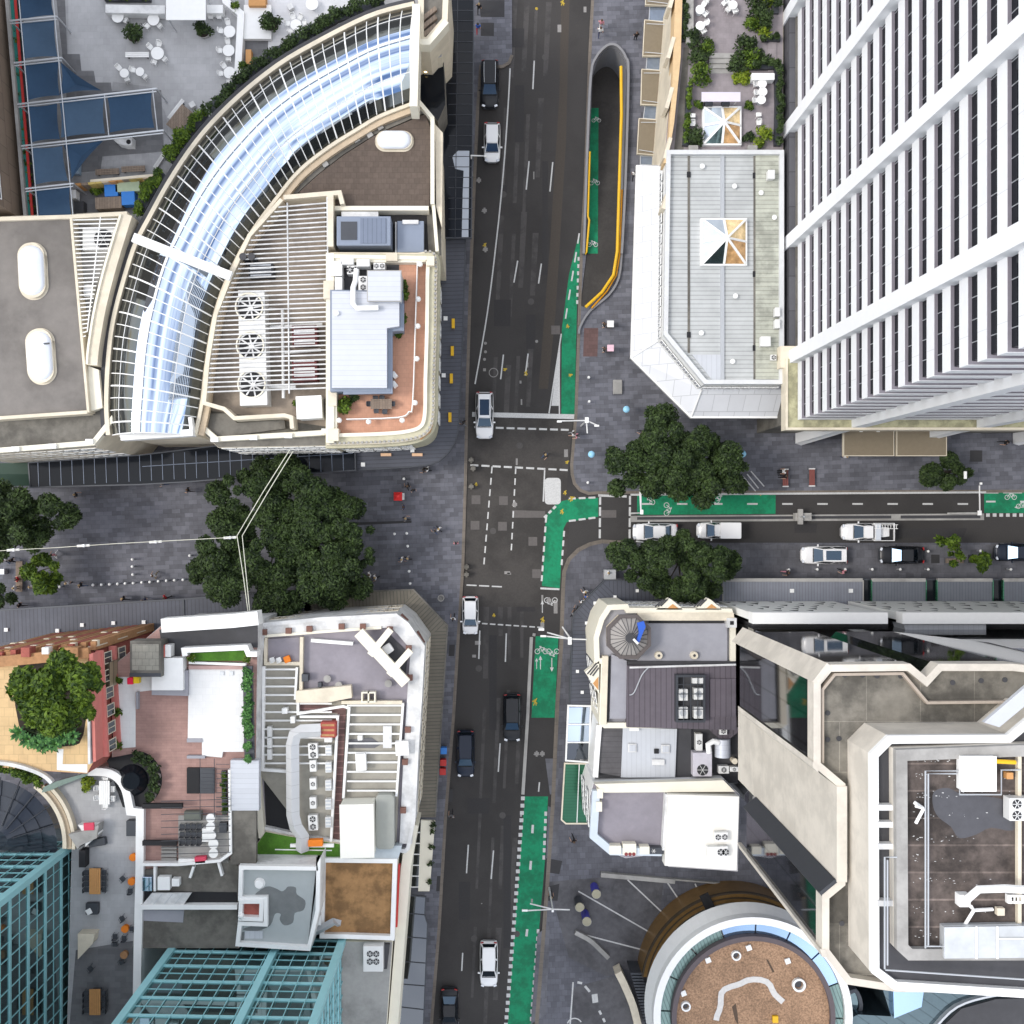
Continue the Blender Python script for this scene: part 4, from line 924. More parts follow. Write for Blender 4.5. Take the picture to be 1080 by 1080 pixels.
def vault(i, u, up=0.0):
 a, b = Vector(ow[i]), Vector(iw[i]); p = a + (b - a) * u; return (p.x, p.y, EZ + RH * (1 - abs(2 * u - 1) ** 2.0) + up)
t = pthing('glass_arcade', 'long curved glass roofed arcade with white ribs sweeping through the block', 'glass roof', 170, 280, .12)
US = [0, .1, .22, .36, .5, .64, .78, .9, 1]
def f(m):
 for i in range(NB):
  for k in KS_: m.add([vault(i, US[k]), vault(i + 1, US[k]), vault(i + 1, US[k + 1]), vault(i, US[k + 1])], [(0, 1, 2, 3)])
KS_ = (3, 4, 5, 6); part(t, 'glass_vault', glass_sky, f, True); SG_ = M('dimmed_reflection_glass', (.12, .13, .13), .05, .85, var=.0)  # dimmer sky reflection of the side panes put into a darker glass colour
for KS_ in ((0, 1, 2), (7,)): part(t, 'side_glass', SG_, f, True)
part(t, 'arcade_wall', cream, lambda m: m.prism([ow[i] for i in range(NB + 1)] + [iw[i] for i in range(NB, -1, -1)], .12, EZ - .25))
for i in range(0, NB + 1): part(t, 'rib', white, lambda m: [m.beam(vault(i, US[k], .05), vault(i, US[k + 1], .05), .13 if i % 3 == 0 else .075, .09) for k in range(8)])
part(t, 'ridge_beam', white, lambda m: [m.beam(vault(i, .46, .08), vault(i + 1, .46, .08), .2, .12) for i in range(NB)])
for u in (.16, .78): part(t, 'purlin', white_dirty, lambda m: [m.beam(vault(i, u, .03), vault(i + 1, u, .03), .06, .06) for i in range(NB)])
part(t, 'eaves_beam', cream, lambda m: m.strip([tuple(Vector(p) + (Vector(p) - Vector(q)).normalized() * .35) for p, q in zip(ow, iw)], .38, EZ - .3, EZ + .25))
part(t, 'eaves_beam', cream, lambda m: m.strip([tuple(Vector(p) + (Vector(p) - Vector(q)).normalized() * .3) for p, q in zip(iw, ow)], .3, EZ - .3, EZ + .22))
part(t, 'gutter', dark_roof, lambda m: m.strip([tuple(Vector(p) + (Vector(p) - Vector(q)).normalized() * .8) for p, q in zip(ow, iw)], .5, EZ - .6, EZ - .1))
part(t, 'gutter', tan_beam, lambda m: m.strip([tuple(Vector(p) + (Vector(p) - Vector(q)).normalized() * .75) for p, q in zip(iw, ow)], .5, EZ - .6, EZ - .05))
part(t, 'cross_beam', white, lambda m: m.pstrip([(140, 250), (243, 291)], .8, EZ + RH - .1, EZ + RH + .35))
part(t, 'end_beam', cream_light, lambda m: m.pstrip([(439, 4), (436, 112)], .7, EZ + .3, EZ + 3.1)); part(t, 'end_beam', white, lambda m: (m.pstrip([(127, 461), (203, 456)], .6, EZ - .2, EZ + 1.0), m.pstrip([(128, 445), (128, 461)], .3, EZ - .2, EZ + .9), m.pstrip([(200, 440), (202, 456)], .3, EZ - .2, EZ + .9)))
hedge([(405, 3), (380, 12), (355, 19), (330, 35), (300, 54), (270, 75), (250, 92), (240, 103), (222, 118)], EZ - 1.3, 1.0, 1.5, 'dark green hedge following the outer curve of the arcade, upper stretch', 4200, leaf_dark)
hedge([(218, 121), (205, 133), (190, 154), (180, 172)], EZ - 1.3, 1.0, 1.5, 'brighter hedge following the arcade curve beside the picnic table', 1900, leaf_mid); hedge([(174, 184), (163, 195), (155, 210), (146, 226)], EZ - 1.3, 1.0, 1.4, 'hedge following the arcade curve beside the timber screen', 1600, leaf_mid)

# ---- west block with oval skylights
WZ = 15.0
t = bldg('office_building', 'cream office building with a flat grey brown roof left of the glass arcade', [(-40, 230), (134, 223), (144, 233), (124, 296), (108, 350), (105, 384), (108, 430), (126, 434), (127, 441), (101, 472), (-40, 482)], WZ - .6, cream, conc_dark)
q = [(-40, 232), (74, 228), (92, 434), (-40, 444)]
part(t, 'upper_roof', greybrown, lambda m: m.pprism(q, WZ - .596, WZ + .5)); part(t, 'parapet', cream, lambda m: (m.pstrip([(74.5, 228), (93, 435)], .22, WZ - .59, WZ + .8), m.pstrip([(-40, 443.5), (92, 434.5)], .3, WZ - .591, WZ + .82), m.pstrip([(-40, 232), (73, 228.5), (134, 225)], .35, WZ - .592, WZ + .81)))
part(t, 'parapet', cream_light, lambda m: m.pstrip([(-40, 478), (98, 467), (122, 437)], .45, WZ - .58, WZ + .15))
part(t, 'curved_parapet', cream, lambda m: m.pstrip(smooth([(134, 226), (128, 245), (116, 285), (106, 325), (99, 365), (97, 385)], 5), .95, WZ - .57, WZ + .9)); part(t, 'curved_coping', cream_light, lambda m: m.pstrip(smooth([(127, 226), (121, 245), (109, 285), (99.5, 325), (93, 365), (91.5, 384)], 5), .2, WZ - .565, WZ + 1.1))
part(t, 'parapet', cream_light, lambda m: m.pprism([(93, 386), (104, 390), (108, 430), (94, 434)], WZ - .56, WZ + .3))
part(t, 'plant_floor', conc, lambda m: m.psheet([(78, 229), (126, 227), (108, 285), (95, 350), (90, 365)], WZ - .585))
def f(m):
 for i in range(29):
  y = 231 + i * 4.4; x0 = 76 + (y - 228) * .087; x1 = 125 - (y - 228) * .32 + max(0, y - 300) * .11
  if x1 > x0 + 1: m.ptube([(x0, y + 1, WZ + .7), (x1, y, WZ + .7)], .06, 6)
part(t, 'louvre', white, f); part(t, 'louvre_rail', white, lambda m: m.ptube([(106, 229, WZ + .72), (92, 350, WZ + .72)], .06, 6))
for x, y in ((12, 471), (51, 468), (90, 463)): part(t, 'coping_block', white, lambda m: m.pbox(x, y, x + 8, y + 5, WZ + .16, WZ + .4))
a, b = P(-40, 481, WZ - .6), P(100, 472, WZ - .6); windows(t, a, b, (5, 9, 12.2), 8, 1.2, 1.8)
boxthing(87, 240, 124, 264, WZ - .55, WZ + .2, 'exhaust_fan', 'white exhaust fan unit under the louvres left of the arcade', 'fan', ac_white, 0, .03, [fans([(.1, 0)], .42)])
boxthing(88, 300, 98, 313, WZ - .55, WZ + .2, 'air_handler', 'small white air handler under the narrow end of the louvres', 'air conditioner', ac_white, 0, .03, [slats(4, steel)])
def oval(x, y, w, h, rot, z, label, band=None):
 t = pthing('roof_skylight', label, 'skylight', x, y, z); pts = rotp(rrect(x - w / 2, y - h / 2, x + w / 2, y + h / 2, min(w, h) / 2 * .98, 8), (x, y), rot)
 part(t, 'kerb', cream, lambda m: m.frustum(PP(pts, z), z, inset(PP(pts, z), .12), z + .35)); 
 def f(m):
  c = P(x, y, z); q0 = PP(pts, z); zz = z + .352; ks = (.86, .82, .72, .52, .2); hs = (0, .16, .3, .4, .44); sc = lambda k: [(c[0] + (u - c[0]) * k, c[1] + (v - c[1]) * k) for u, v in q0]
  for i in range(4): m.frustum(sc(ks[i]), zz + hs[i], sc(ks[i + 1]), zz + hs[i + 1], caps=(i == 3))
 part(t, 'dome', M_DOME, f, True)
 if band: part(t, 'vent', darksteel, lambda m: m.pstrip(band, .15, z + .68, z + .75))
M_DOME = M('skylight_dome', (.72, .75, .8), .25, 0, var=.04)
oval(35, 286, 31, 61, -3, WZ + .5, 'oval white skylight, upper one on the grey brown roof'); oval(43.5, 376, 31, 60, -4, WZ + .5, 'oval white skylight with a dark bar, lower one on the grey brown roof', [(31, 364), (52, 362)])

# ---- plant deck, triangular brown roof and the corner hotel
PZ = 15.0
t = bldg('commercial_building', 'cream commercial building with louvred plant deck and triangular brown roof inside the arcade curve', [(436, 112), (455, 127), (464, 145), (466, 270), (347, 262), (347, 470), (230, 472), (197, 440), (214, 425), (222, 350), (242, 290), (265, 248), (293, 208), (317, 180), (348, 156), (378, 137), (402, 123)], PZ - 1.2, cream, conc_dark)
part(t, 'brown_roof', brownroof, lambda m: m.pprism([(449, 120), (454, 135), (453, 218), (352, 218), (349, 208), (315, 203), (336, 184), (362, 164), (395, 143)], PZ - 1.19, PZ - .3))
part(t, 'parapet', cream_light, lambda m: (m.pstrip([(441, 106), (456, 124), (456, 215)], .35, PZ - 1.18, PZ + .5), m.pstrip([(351, 219.5), (452, 219.5)], .4, PZ - 1.185, PZ + .2), m.pstrip([(457, 215), (461, 265)], .3, PZ - 1.18, PZ + .1)))
part(t, 'parapet', cream, lambda m: m.pprism([(458, 130), (467, 140), (466, 240), (460, 218), (459, 150)], PZ - 1.17, PZ - .2))
part(t, 'ledge', conc_dark, lambda m: m.pprism([(437, 113), (448, 119), (395, 142), (362, 163), (335, 184), (314, 203), (299, 206), (320, 180), (350, 157), (380, 138)], PZ - 1.192, PZ - .5))
part(t, 'ledge_hatch', conc, lambda m: [m.pprism(rotp([(x - 3, y - 2.5), (x + 3, y - 2.5), (x + 3, y + 2.5), (x - 3, y + 2.5)], (x, y), -33), PZ - .49, PZ - .25) for x, y in ((401, 134), (390, 142), (376, 147), (343, 173), (350, 161), (315, 184), (380, 135), (414, 120), (346, 158))])
part(t, 'deck_floor', M('tan_deck', (.3, .25, .2), .9, var=.25, scale=1.5, stain=.4), lambda m: m.psheet([(296, 212), (343, 208), (345, 450), (215, 432), (220, 390), (230, 330), (246, 290), (265, 250)], PZ - 1.185))
part(t, 'deck_frame', cream, lambda m: (m.pstrip([(299, 208), (358, 203), (361, 215)], .4, PZ - 1.18, PZ + .9), m.pstrip([(297, 210), (263, 248), (242, 293), (227, 332), (219, 380), (215, 425), (236, 431), (247, 441), (300, 438), (307, 440), (308, 452)], .35, PZ - 1.175, PZ + .9), m.pstrip([(348, 206), (348, 260)], .6, PZ - 1.17, PZ + .91)))
def louvers(m, y0, y1, st, xs):
 y = y0
 while y < y1:
  if y < 250: x0 = 296 - (y - 212) * .82
  elif y < 330: x0 = 264 - (y - 250) * .45
  else: x0 = 228 - (y - 330) * .14
  m.ptube([(x0 + 1, y + 2.5, PZ + .8), (345, y - 2, PZ + .8)], .07, 6); y += st
for k in range(5):
 part(t, 'louvre', white_dirty, lambda m: louvers(m, 216 + k * 40, 216 + (k + 1) * 40, 5.0, 0))
for x in (303, 345): part(t, 'louvre_rail', white_dirty, lambda m: m.ptube([(x, 214 if x < 310 else 208, PZ + .86), (x + 2, 415, PZ + .86)], .07, 6))
part(t, 'lower_ledge', conc_dark, lambda m: m.pprism([(200, 436), (238, 436), (250, 446), (300, 443), (301, 452), (232, 461)], PZ - 1.18, PZ - .8)); part(t, 'coping', cream_light, lambda m: (m.pstrip([(198, 437), (228, 463), (345, 456)], .45, PZ - 1.15, PZ - .3)))
for x, y in ((222, 461), (263, 459), (300, 457), (339, 452)): part(t, 'coping_block', white, lambda m: m.pbox(x, y, x + 8, y + 5, PZ - .29, PZ - .05))
a, b = P(231, 472, PZ - 1.2), P(347, 470, PZ - 1.2); windows(t, a, b, (5, 8.6, 11.4), 7, 1.2, 1.7)
oval(416, 149, 41, 22, 0, PZ - .3, 'oval white skylight on the triangular brown roof')
t = pthing('cooling_tower', 'white cooling tower with three round fans under the louvres', 'cooling tower', 265, 367, PZ - 1.2)
part(t, 'casing', ac_white, lambda m: m.pprism([(251, 306), (279, 306), (282, 427), (253, 428)], PZ - 1.18, PZ + .55), False, .04)
for x, y in ((264.5, 325), (265.5, 365.5), (267, 406)):
 fo = part(t, 'fan_shroud', cream_light, lambda m: m.ring([(P(x, y, PZ)[0] + 1.28 * math.cos(a * PI / 16), P(x, y, PZ)[1] + 1.28 * math.sin(a * PI / 16)) for a in range(32)], PZ + .552, PZ + .7, .12))
 part(t, 'fan_well', black, lambda m: m.pcyl(x, y, 1.15, PZ + .553, PZ + .56, 24)); part(t, 'fan_blade', white_dirty, lambda m: [m.beam((P(x, y, PZ + .6)[0], P(x, y, PZ + .6)[1], PZ + .6), (P(x, y, PZ + .6)[0] + 1.1 * math.cos(a * PI / 4 + .2), P(x, y, PZ + .6)[1] + 1.1 * math.sin(a * PI / 4 + .2), PZ + .63), .14, .03) for a in range(8)])
 part(t, 'hub', ac_white, lambda m: m.pcyl(x, y, .2, PZ + .56, PZ + .72, 12))
for y0, y1, l in ((343, 364, 'dark red finned condenser, upper one under the louvres'), (379, 402, 'dark red finned condenser, lower one under the louvres')): boxthing(308, y0, 334, y1, PZ - 1.15, PZ + .2, 'condenser', l, 'condenser', redcoil, 2, .03, [slats(6, ac_white)])
boxthing(262, 278, 288, 292, PZ - 1.15, PZ, 'pump_unit', 'dark pump unit beneath the upper louvres', 'pump', dark_roof, 2, .03, [slats(4, steel)])
boxthing(313, 418, 339, 441, PZ - 1.15, PZ + .9, 'rooftop_box', 'white boxy plant housing at the foot of the louvre deck', 'plant box', white, 3, .06, [lid(white)])
for pts, l in (([(284, 326, PZ - .5), (298, 326, PZ - .5), (299, 420, PZ - .5)], 'grey duct running down beside the cooling tower'), ([(285, 345, PZ - .6), (340, 342, PZ - .6)], 'thin pipe crossing above the upper red condenser'), ([(298, 372, PZ - .6), (338, 369, PZ - .6)], 'thin pipe crossing between the red condensers'), ([(283, 408, PZ - .4), (312, 408, PZ - .4)], 'short white pipe below the red condensers')): pipe(pts, .16, l, ac_white, 'pipe', 'pipe')
for x, l in ((256, 'left of two dark flues by the arcade'), (265, 'right of two dark flues by the arcade')): m = MB(); m.pcyl(x, 270.5, .25, PZ - 1.1, PZ + 1.0, 12); m.pcyl(x, 270.5, .33, PZ + 1.0, PZ + 1.12, 12); solo(m, 'flue', l, 'flue', dark_roof, None, True)
bush(314, 428, PZ - 1.19, 5, 'weedy plant behind the white plant housing', leaf_mid, n=180)
boxthing(355, 228, 412, 259, PZ - 1.18, PZ + 1.1, 'air_conditioner', 'large blue grey air conditioning unit in the dark well', 'air conditioner', blue_grey_plain, 0, .05, [lambda t, a, b, h: (part(t, 'hatch', darksteel, lambda m: m.box((-a * .27, 0, h + .002), (a * .3, b * .62, .05))), part(t, 'louvre', blue_grey, lambda m: m.box((a * .18, 0, h + .002), (a * .48, b * .85, .06))))])
boxthing(360, 223, 399, 230, PZ - 1.18, PZ + .1, 'air_duct_box', 'white duct box above the blue grey air conditioner', 'duct', white_dirty); boxthing(419, 233, 447, 266, PZ - 1.18, PZ - .3, 'plant_roof', 'blue grey flat plant room roof right of the large air conditioner', 'plant room', blue_grey_plain, 0, .03, [lambda t, a, b, h: part(t, 'vent', white_dirty, lambda m: m.box((0, b * .45, h), (a * .6, .35, .2)))])
t = pthing('plant_well', 'black recessed well around the blue grey air conditioner', 'roof well', 400, 245, PZ - 1.2); part(t, 'floor', black, lambda m: m.psheet([(352, 223), (450, 223), (452, 267), (352, 262)], PZ - 1.17)); part(t, 'beam', white_dirty, lambda m: m.pstrip([(417.5, 234), (417.5, 268)], .12, PZ - 1.16, PZ - .6))
# hotel
HZ = 16.0
hp = smooth([(440, 266.5), (458, 268), (459, 300), (458.5, 350), (457, 400), (456, 440), (449, 456), (432, 463), (400, 466), (349, 467.5)], 4)
hq = [(345, 467.5), (345, 266)] + hp
t = bldg('corner_hotel', 'cream heritage corner hotel with terracotta roof terrace and grey metal roof', hq, HZ - .8, olive_cream, terracotta)
hw_ = PP(hq, HZ + .1)
part(t, 'cornice', olive_cream, lambda m: m.ring([tuple(Vector(p)) for p in inset(hw_, -.35)], HZ - 2.2, HZ - 1.2, .6)); part(t, 'cornice', cream, lambda m: m.ring(inset(hw_, -.12), HZ - .9, HZ - .35, .5))
part(t, 'parapet', cream_light, lambda m: m.ring(inset(hw_, .55), HZ - .79, HZ + .1, .32)); part(t, 'ledge', olive_cream, lambda m: m.ring(inset(hw_, .05), HZ - .34, HZ - .2, .5))
def f(m):
 q = resample(PP([p for p in hp[2:]], HZ), 64)
 for p in q: m.box((p[0] * 1.003, p[1] * 1.003, HZ - .3), (.2, .2, .18))
part(t, 'dentil', conc, f)['kind'] = 'stuff'
part(t, 'parapet', cream_light, lambda m: (m.pstrip([(348, 267), (348, 467)], .7, HZ - .78, HZ + .3), m.pstrip([(345, 270), (454, 272)], .35, HZ - .77, HZ + .25)))
for b in ((341, 296, 352, 315), (346, 412, 355, 428), (407, 267, 419, 275), (346, 452, 357, 465), (450, 270, 458, 280)): part(t, 'pier', cream, lambda m: m.pbox(*b, HZ - .76, HZ + .5))
part(t, 'dark_floor', dark_roof, lambda m: m.psheet([(350, 272), (421, 274), (421, 306), (350, 310)], HZ - .79))
part(t, 'house_roof', metal_grey, lambda m: m.pprism([(350, 307), (421, 308), (421, 344), (408, 346), (408, 409), (350, 409)], HZ - .785, HZ + 1.9))
part(t, 'house_wall', blue_grey_plain, lambda m: m.prism(inset(PP([(350, 307), (421, 308), (421, 344), (408, 346), (408, 409), (350, 409)], HZ + 1.9), -.25), HZ - .784, HZ + 1.3))
part(t, 'house_roof', metal_grey, lambda m: m.pprism([(388, 286), (422.5, 286), (422.5, 317), (388, 317)], HZ - .783, HZ + 2.6)); part(t, 'gutter', conc, lambda m: m.pring([(387, 285), (423.5, 285), (423.5, 318), (387, 318)], HZ + 2.45, HZ + 2.55, .1))
part(t, 'eave', blue_grey_plain, lambda m: m.pprism([(421.5, 320), (426, 320), (426, 349), (414, 349), (414, 415), (362, 416), (362, 409.5), (408.5, 409.5), (408.5, 346.5), (421.5, 344.5)], HZ + .9, HZ + 1.25))
part(t, 'balustrade', white, lambda m: m.pstrip(smooth([(440, 276), (438, 340), (435, 425), (431, 434), (420, 440), (365, 442)], 3), .07, HZ - .78, HZ + .15))
GL_ = M('globe_lamp', (.85, .85, .82), .4, var=0)
for x, y in ((443, 278), (441, 315), (440.5, 343.5), (439.5, 378), (437.5, 424.5), (424, 443), (388.5, 444.5), (357.5, 443)): part(t, 'terrace_lamp', GL_, lambda m: m.dome(P(x, y, HZ + .3), .25, HZ + .1, .3, 12, 4))
part(t, 'chimney_pot', white, lambda m: (m.pcyl(354.5, 330, .22, HZ + 1.9, HZ + 2.2, 12)))
part(t, 'orange_trim', orangewood, lambda m: m.pstrip([(456, 447), (453, 455), (443, 463)], .2, HZ - .9, HZ - .7))
a, b = P(349, 468, HZ), P(430, 464, HZ); windows(t, a, b, (5, 8.6, 12), 5, 1.1, 1.9); a, b = P(457, 440, HZ), P(459, 275, HZ); windows(t, a, b, (5, 8.6, 12), 8, 1.1, 1.9)
for x0, y0, x1, y1, l in ((348, 275, 361, 291, 'white ventilation box in the upper left of the hotel plant yard'), (353, 292, 361, 306, 'white ventilation box against the hotel parapet'), (359, 272, 373, 279, 'white duct box, left of two along the hotel parapet'), (376, 273, 390, 281, 'white duct box, right of two along the hotel parapet')): boxthing(x0, y0, x1, y1, HZ - .78, HZ + .5, 'ventilation_box', l, 'vent', ac_white, 0, .06)
boxthing(366, 280, 378, 289, HZ - .78, HZ + .3, 'air_conditioner', 'small twin fan air conditioner, upper one on the hotel roof', 'air conditioner', ac_white, 0, .03, [fans([(-.25, 0), (.25, 0)], .38)]); boxthing(378, 291, 388, 307, HZ - .78, HZ + .3, 'air_conditioner', 'small twin fan air conditioner beside the raised grey roof', 'air conditioner', ac_white, 0, .03, [fans([(0, -.25), (0, .25)], .3)])
boxthing(394, 277, 406, 284, HZ - .78, HZ + .6, 'condenser', 'small grey condenser above the raised grey roof', 'air conditioner', ac_white, 0, .03, [fans([(-.25, 0), (.25, 0)], .35)])
pipe([(376, 284, HZ + 2.2), (375, 296, HZ + 2.3), (372.5, 303, HZ + 2.4), (372.5, 320, HZ + 2.4), (376, 325, HZ + 2.4), (399, 324.5, HZ + 2.3)], .24, 'white elbowed duct lying across the grey hotel roof', white)
t = bench(402, 426, HZ - .8, 1.9, .9, 0, 'timber outdoor dining table on the terracotta terrace', wood, 'dining_table', .75, 'table')
for x, y, f in ((396, 420.5, 180), (403, 420, 180), (397, 433, 0), (406, 434, 0), (389.5, 426, 270), (414, 426, 90)): chair_at(x, y, HZ - .79, f, 'dark chair %s the timber table on the terracotta terrace' % ({180: 'above', 0: 'below', 270: 'left of', 90: 'right of'}[f]), 'chairs at the terracotta terrace table', 'dark')
bush(364, 430, HZ - .8, 9, 'spiky green plant in the corner of the terracotta terrace', leaf_mid); bush(375, 419, HZ - .8, 6, 'low plant under the eave of the grey roof house', leaf_dark, n=200)
for i, y in enumerate((303, 312, 338, 352)): bush(426 - (6 if y > 345 else 0), y, HZ - .8, 5.5, ('plant beside the raised grey roof', 'second plant beside the raised grey roof, lower', 'plant at the notch of the grey roof house', 'plant below the notch of the grey roof house')[i] + ' on the terrace', leaf_mid, n=200)
for y in (395, 405): boxthing(413, y - 3, 418, y + 3, HZ - .8, HZ + .2, 'folding_sign', 'white folded sign board, %s of two by the house wall' % ('upper' if y < 400 else 'lower'), 'sign', white, 40)

# ---- building end at the top of the arcade, lit lamps and glass street canopies
t = bldg('cream_building', 'cream stone building end at the top between arcade and street canopy', [(441, -30), (474, -30), (472, 22), (452, 45), (441, 44)], 16, cream, conc_dark, cream, .5, .5)
part(t, 'skylight_frame', wood, lambda m: [m.pprism([(444, y), (462 - (y > 10) * 3, y - 12), (464 - (y > 10) * 3, y - 8), (446, y + 4)], 16.02, 16.4) for y in (18, 27, 36)]); part(t, 'arched_gable', cream_light, lambda m: m.pstrip([(442, 44), (452, 44), (471, 22)], .5, 15.5, 16.9))
t = bldg('dark_annex', 'dark recessed annex below the cream building end with glossy roof', [(441, 46), (467, 46), (470, 110), (462, 128), (444, 110)], 10, conc_dark, glass_black)
for x, y, l in ((472, 54, 'glowing yellow lamp, upper one beside the glass street canopy'), (449, 74.5, 'glowing yellow lamp, lower one in the dark recess')):
 t = pthing('wall_lamp', l, 'lamp', x, y, 10.5); part(t, 'globe', EMIT('lamp_glow', (1, .72, .25), 4) if 'lamp_glow' not in MATS else MATS['lamp_glow'], lambda m: (m.dome(P(x, y, 10.5), .2, 10.5, .2, 10, 3))); part(t, 'bracket', darksteel, lambda m: m.pcyl(x, y, .1, 9.5, 10.5, 8))
def canopy(name, label, pts, z, glass, mull, bars, mt_bar, fascia=None, posts=True):
 t = pthing(name, label, 'canopy', sum(p[0] for p in pts) / len(pts), sum(p[1] for p in pts) / len(pts), .13); q = PP(pts, z)
 part(t, 'roof', glass, lambda m: m.prism(q, z - .12, z)); part(t, 'fascia', fascia or mt_bar, lambda m: m.ring(inset(q, -.06), z - .2, z + .06, .12))
 for a, b in bars: part(t, 'mullion', mt_bar, lambda m: m.ptube([(*a, z + .03), (*b, z + .03)], mull, 6))
 c = q[0]; return t
cn = canopy('glass_canopy', 'long black glass street canopy beside the main road at the top left', [(474, -30), (500, -30), (499, 100), (497, 251), (466, 251), (468, 130), (472, 60)], 5.2, glass_black, .035, [((473, y), (499, y)) for y in range(0, 250, 11)] + [((483, -10), (480, 250))], darksteel)
part(cn, 'white_panel', M('frosted_panel', (.42, .46, .52), .4, var=.05), lambda m: m.pprism([(477, 165), (483, 159), (495, 159), (494, 250), (487, 250), (488, 205), (489, 180), (480, 178)], 5.202, 5.22))
canopy('glass_canopy', 'black glass street canopy with pale bars facing the pedestrian street', [(30, 488), (148, 480), (230, 470), (374, 464), (375, 496), (262, 503), (200, 508), (148, 511), (32, 514)], 4.8, glass_black, .04, [((40 + i * 11.9, 488 - i * .85), (41 + i * 11.9, 513 - i * .62)) for i in range(28)] + [((150, 492), (372, 478))], M('slate_blue_bar', (.16, .19, .25), .4, .3, var=.05), darksteel)
t = pthing('dark_green_awning', 'dark green awning at the left edge of the pedestrian street', 'awning', 10, 500, 4.4); part(t, 'roof', M('dark_green_cloth', (.01, .035, .02), .7), lambda m: m.frustum(PP([(-40, 489), (30, 488), (32, 512), (-40, 514)], 4.2), 3.8, PP([(-40, 489), (29, 488), (30, 500), (-40, 500)], 4.6), 4.6)); part(t, 'frame', cream, lambda m: m.pstrip([(31, 487), (33, 513)], .15, 3.7, 4.7))
def awning(name, label, pts, z, mt, fascia, lights=(), seams=None):
 t = pthing(name, label, 'awning', sum(p[0] for p in pts) / len(pts), sum(p[1] for p in pts) / len(pts), .13); q = PP(pts, z)
 part(t, 'roof', mt, lambda m: m.prism(q, z - .25, z)); part(t, 'fascia', fascia, lambda m: m.ring(inset(q, -.05), z - .4, z + .05, .11))
 for x, y in lights: part(t, 'roof_light', white, lambda m: m.box(P(x, y, z) + (z + .001,), (.4, .4, .18)))
 return t
hc = smooth([(491, 252), (488, 350), (484, 440), (480, 465), (468, 482), (448, 491), (376, 496)], 4)
t = awning('street_awning', 'charcoal ribbed awning curving round the cream hotel corner', hc + [(376, 462), (440, 462), (462, 440), (464, 252)], 4.2, awn_dark_y, darksteel, [(470, 336), (468, 396), (458, 456), (435, 475), (384, 474), (383, 490), (480, 250), (487, 250)])
for i, (x, y, mt, l) in enumerate(((478, 341, yellow, 'uppermost'), (477, 370, yellow, 'second'), (476, 399, yellow, 'third'), (474.5, 440, yellow, 'lowest'))): m = MB(); m.pbox(x - 1.6, y - 5, x + 1.6, y + 5, 4.21, 4.5); solo(m, 'awning_light', '%s yellow strip light on the charcoal hotel awning' % l, 'light fitting', mt)
for x, l in ((407, 'left'), (440, 'right')): m = MB(); m.pbox(x - 5.5, 478, x + 5.5, 481, 4.21, 4.5); solo(m, 'awning_light', '%s of two pale orange strip lights on the awning beside the pedestrian street' % l, 'light fitting', M('pale_orange', (.8, .5, .3), .6) if 'pale_orange' not in MATS else MATS['pale_orange'])
bx = solo(MB().pbox(459.5, 352, 464, 362, 4.21, 4.9), 'pink_bag', 'bright pink bundle lying on the charcoal awning by the hotel wall', 'bundle', M('magenta_cloth', (.7, .02, .3), .8), None, False, .06)
# ================================================================== north-east block
# ---- garden terrace building
GZ = 12.0
t = bldg('terrace_building', 'building with a taupe tiled garden terrace and sandstone edge beside the brown canopies', [(716, -30), (826, -30), (826, 158), (701, 172), (702, 150)], GZ, cream, garden_tile)
part(t, 'sandstone_parapet', M('sandstone', (.6, .43, .24), .85, var=.18, scale=1.5), lambda m: m.pprism([(713, -30), (720.5, -30), (718, 60), (711, 130), (704, 172), (700, 172), (705, 150), (709, 90)], GZ - 1, GZ + .9))
for i in range(5): y = -14 + i * 53; part(t, 'buttress', cream, lambda m: m.pstrip([(706.5 - i * 1.7, y + 22), (712.5 - i * 1.7, y)], .35, GZ - 1.2, GZ + .95))
part(t, 'walkway', conc_dark, lambda m: m.psheet([(721, 50), (727, 50), (721, 158), (711, 158)], GZ + .01))
part(t, 'planter_edge', conc, lambda m: (m.pbox(724, -20, 731.5, 45, GZ + .004, GZ + .7)))
part(t, 'step', conc, lambda m: [m.pbox(748, 56 + i * 5.5, 775, 61 + i * 5.5, GZ + .006, GZ + .42 - i * .13) for i in range(4)])
part(t, 'side_paving', garden_tile, lambda m: m.pbox(810, -20, 819, 78, GZ + .005, GZ + .1))
hedge([(721.5, -10), (721.5, 45)], GZ, .5, 1.2, 'dark hedge strip along the sandstone edge at the top', 700, leaf_dark); hedge([(726, 92), (725, 120), (722, 155)], GZ, .5, 1.1, 'low hedge along the left side of the pyramid glasshouse', 700); hedge([(788, 71), (819, 71), (820, 110), (819, 155)], GZ, .6, 1.5, 'tall clipped hedge wrapping the right side of the garden terrace', 2200, leaf_dark); hedge([(803, 42), (822, 42)], GZ, .5, 1.3, 'short dark hedge stub beside the tower', 300, leaf_dark); hedge([(815, -10), (817, 16)], GZ, .6, 1.4, 'dark hedge cut by the top edge beside the tower', 300, leaf_dark)
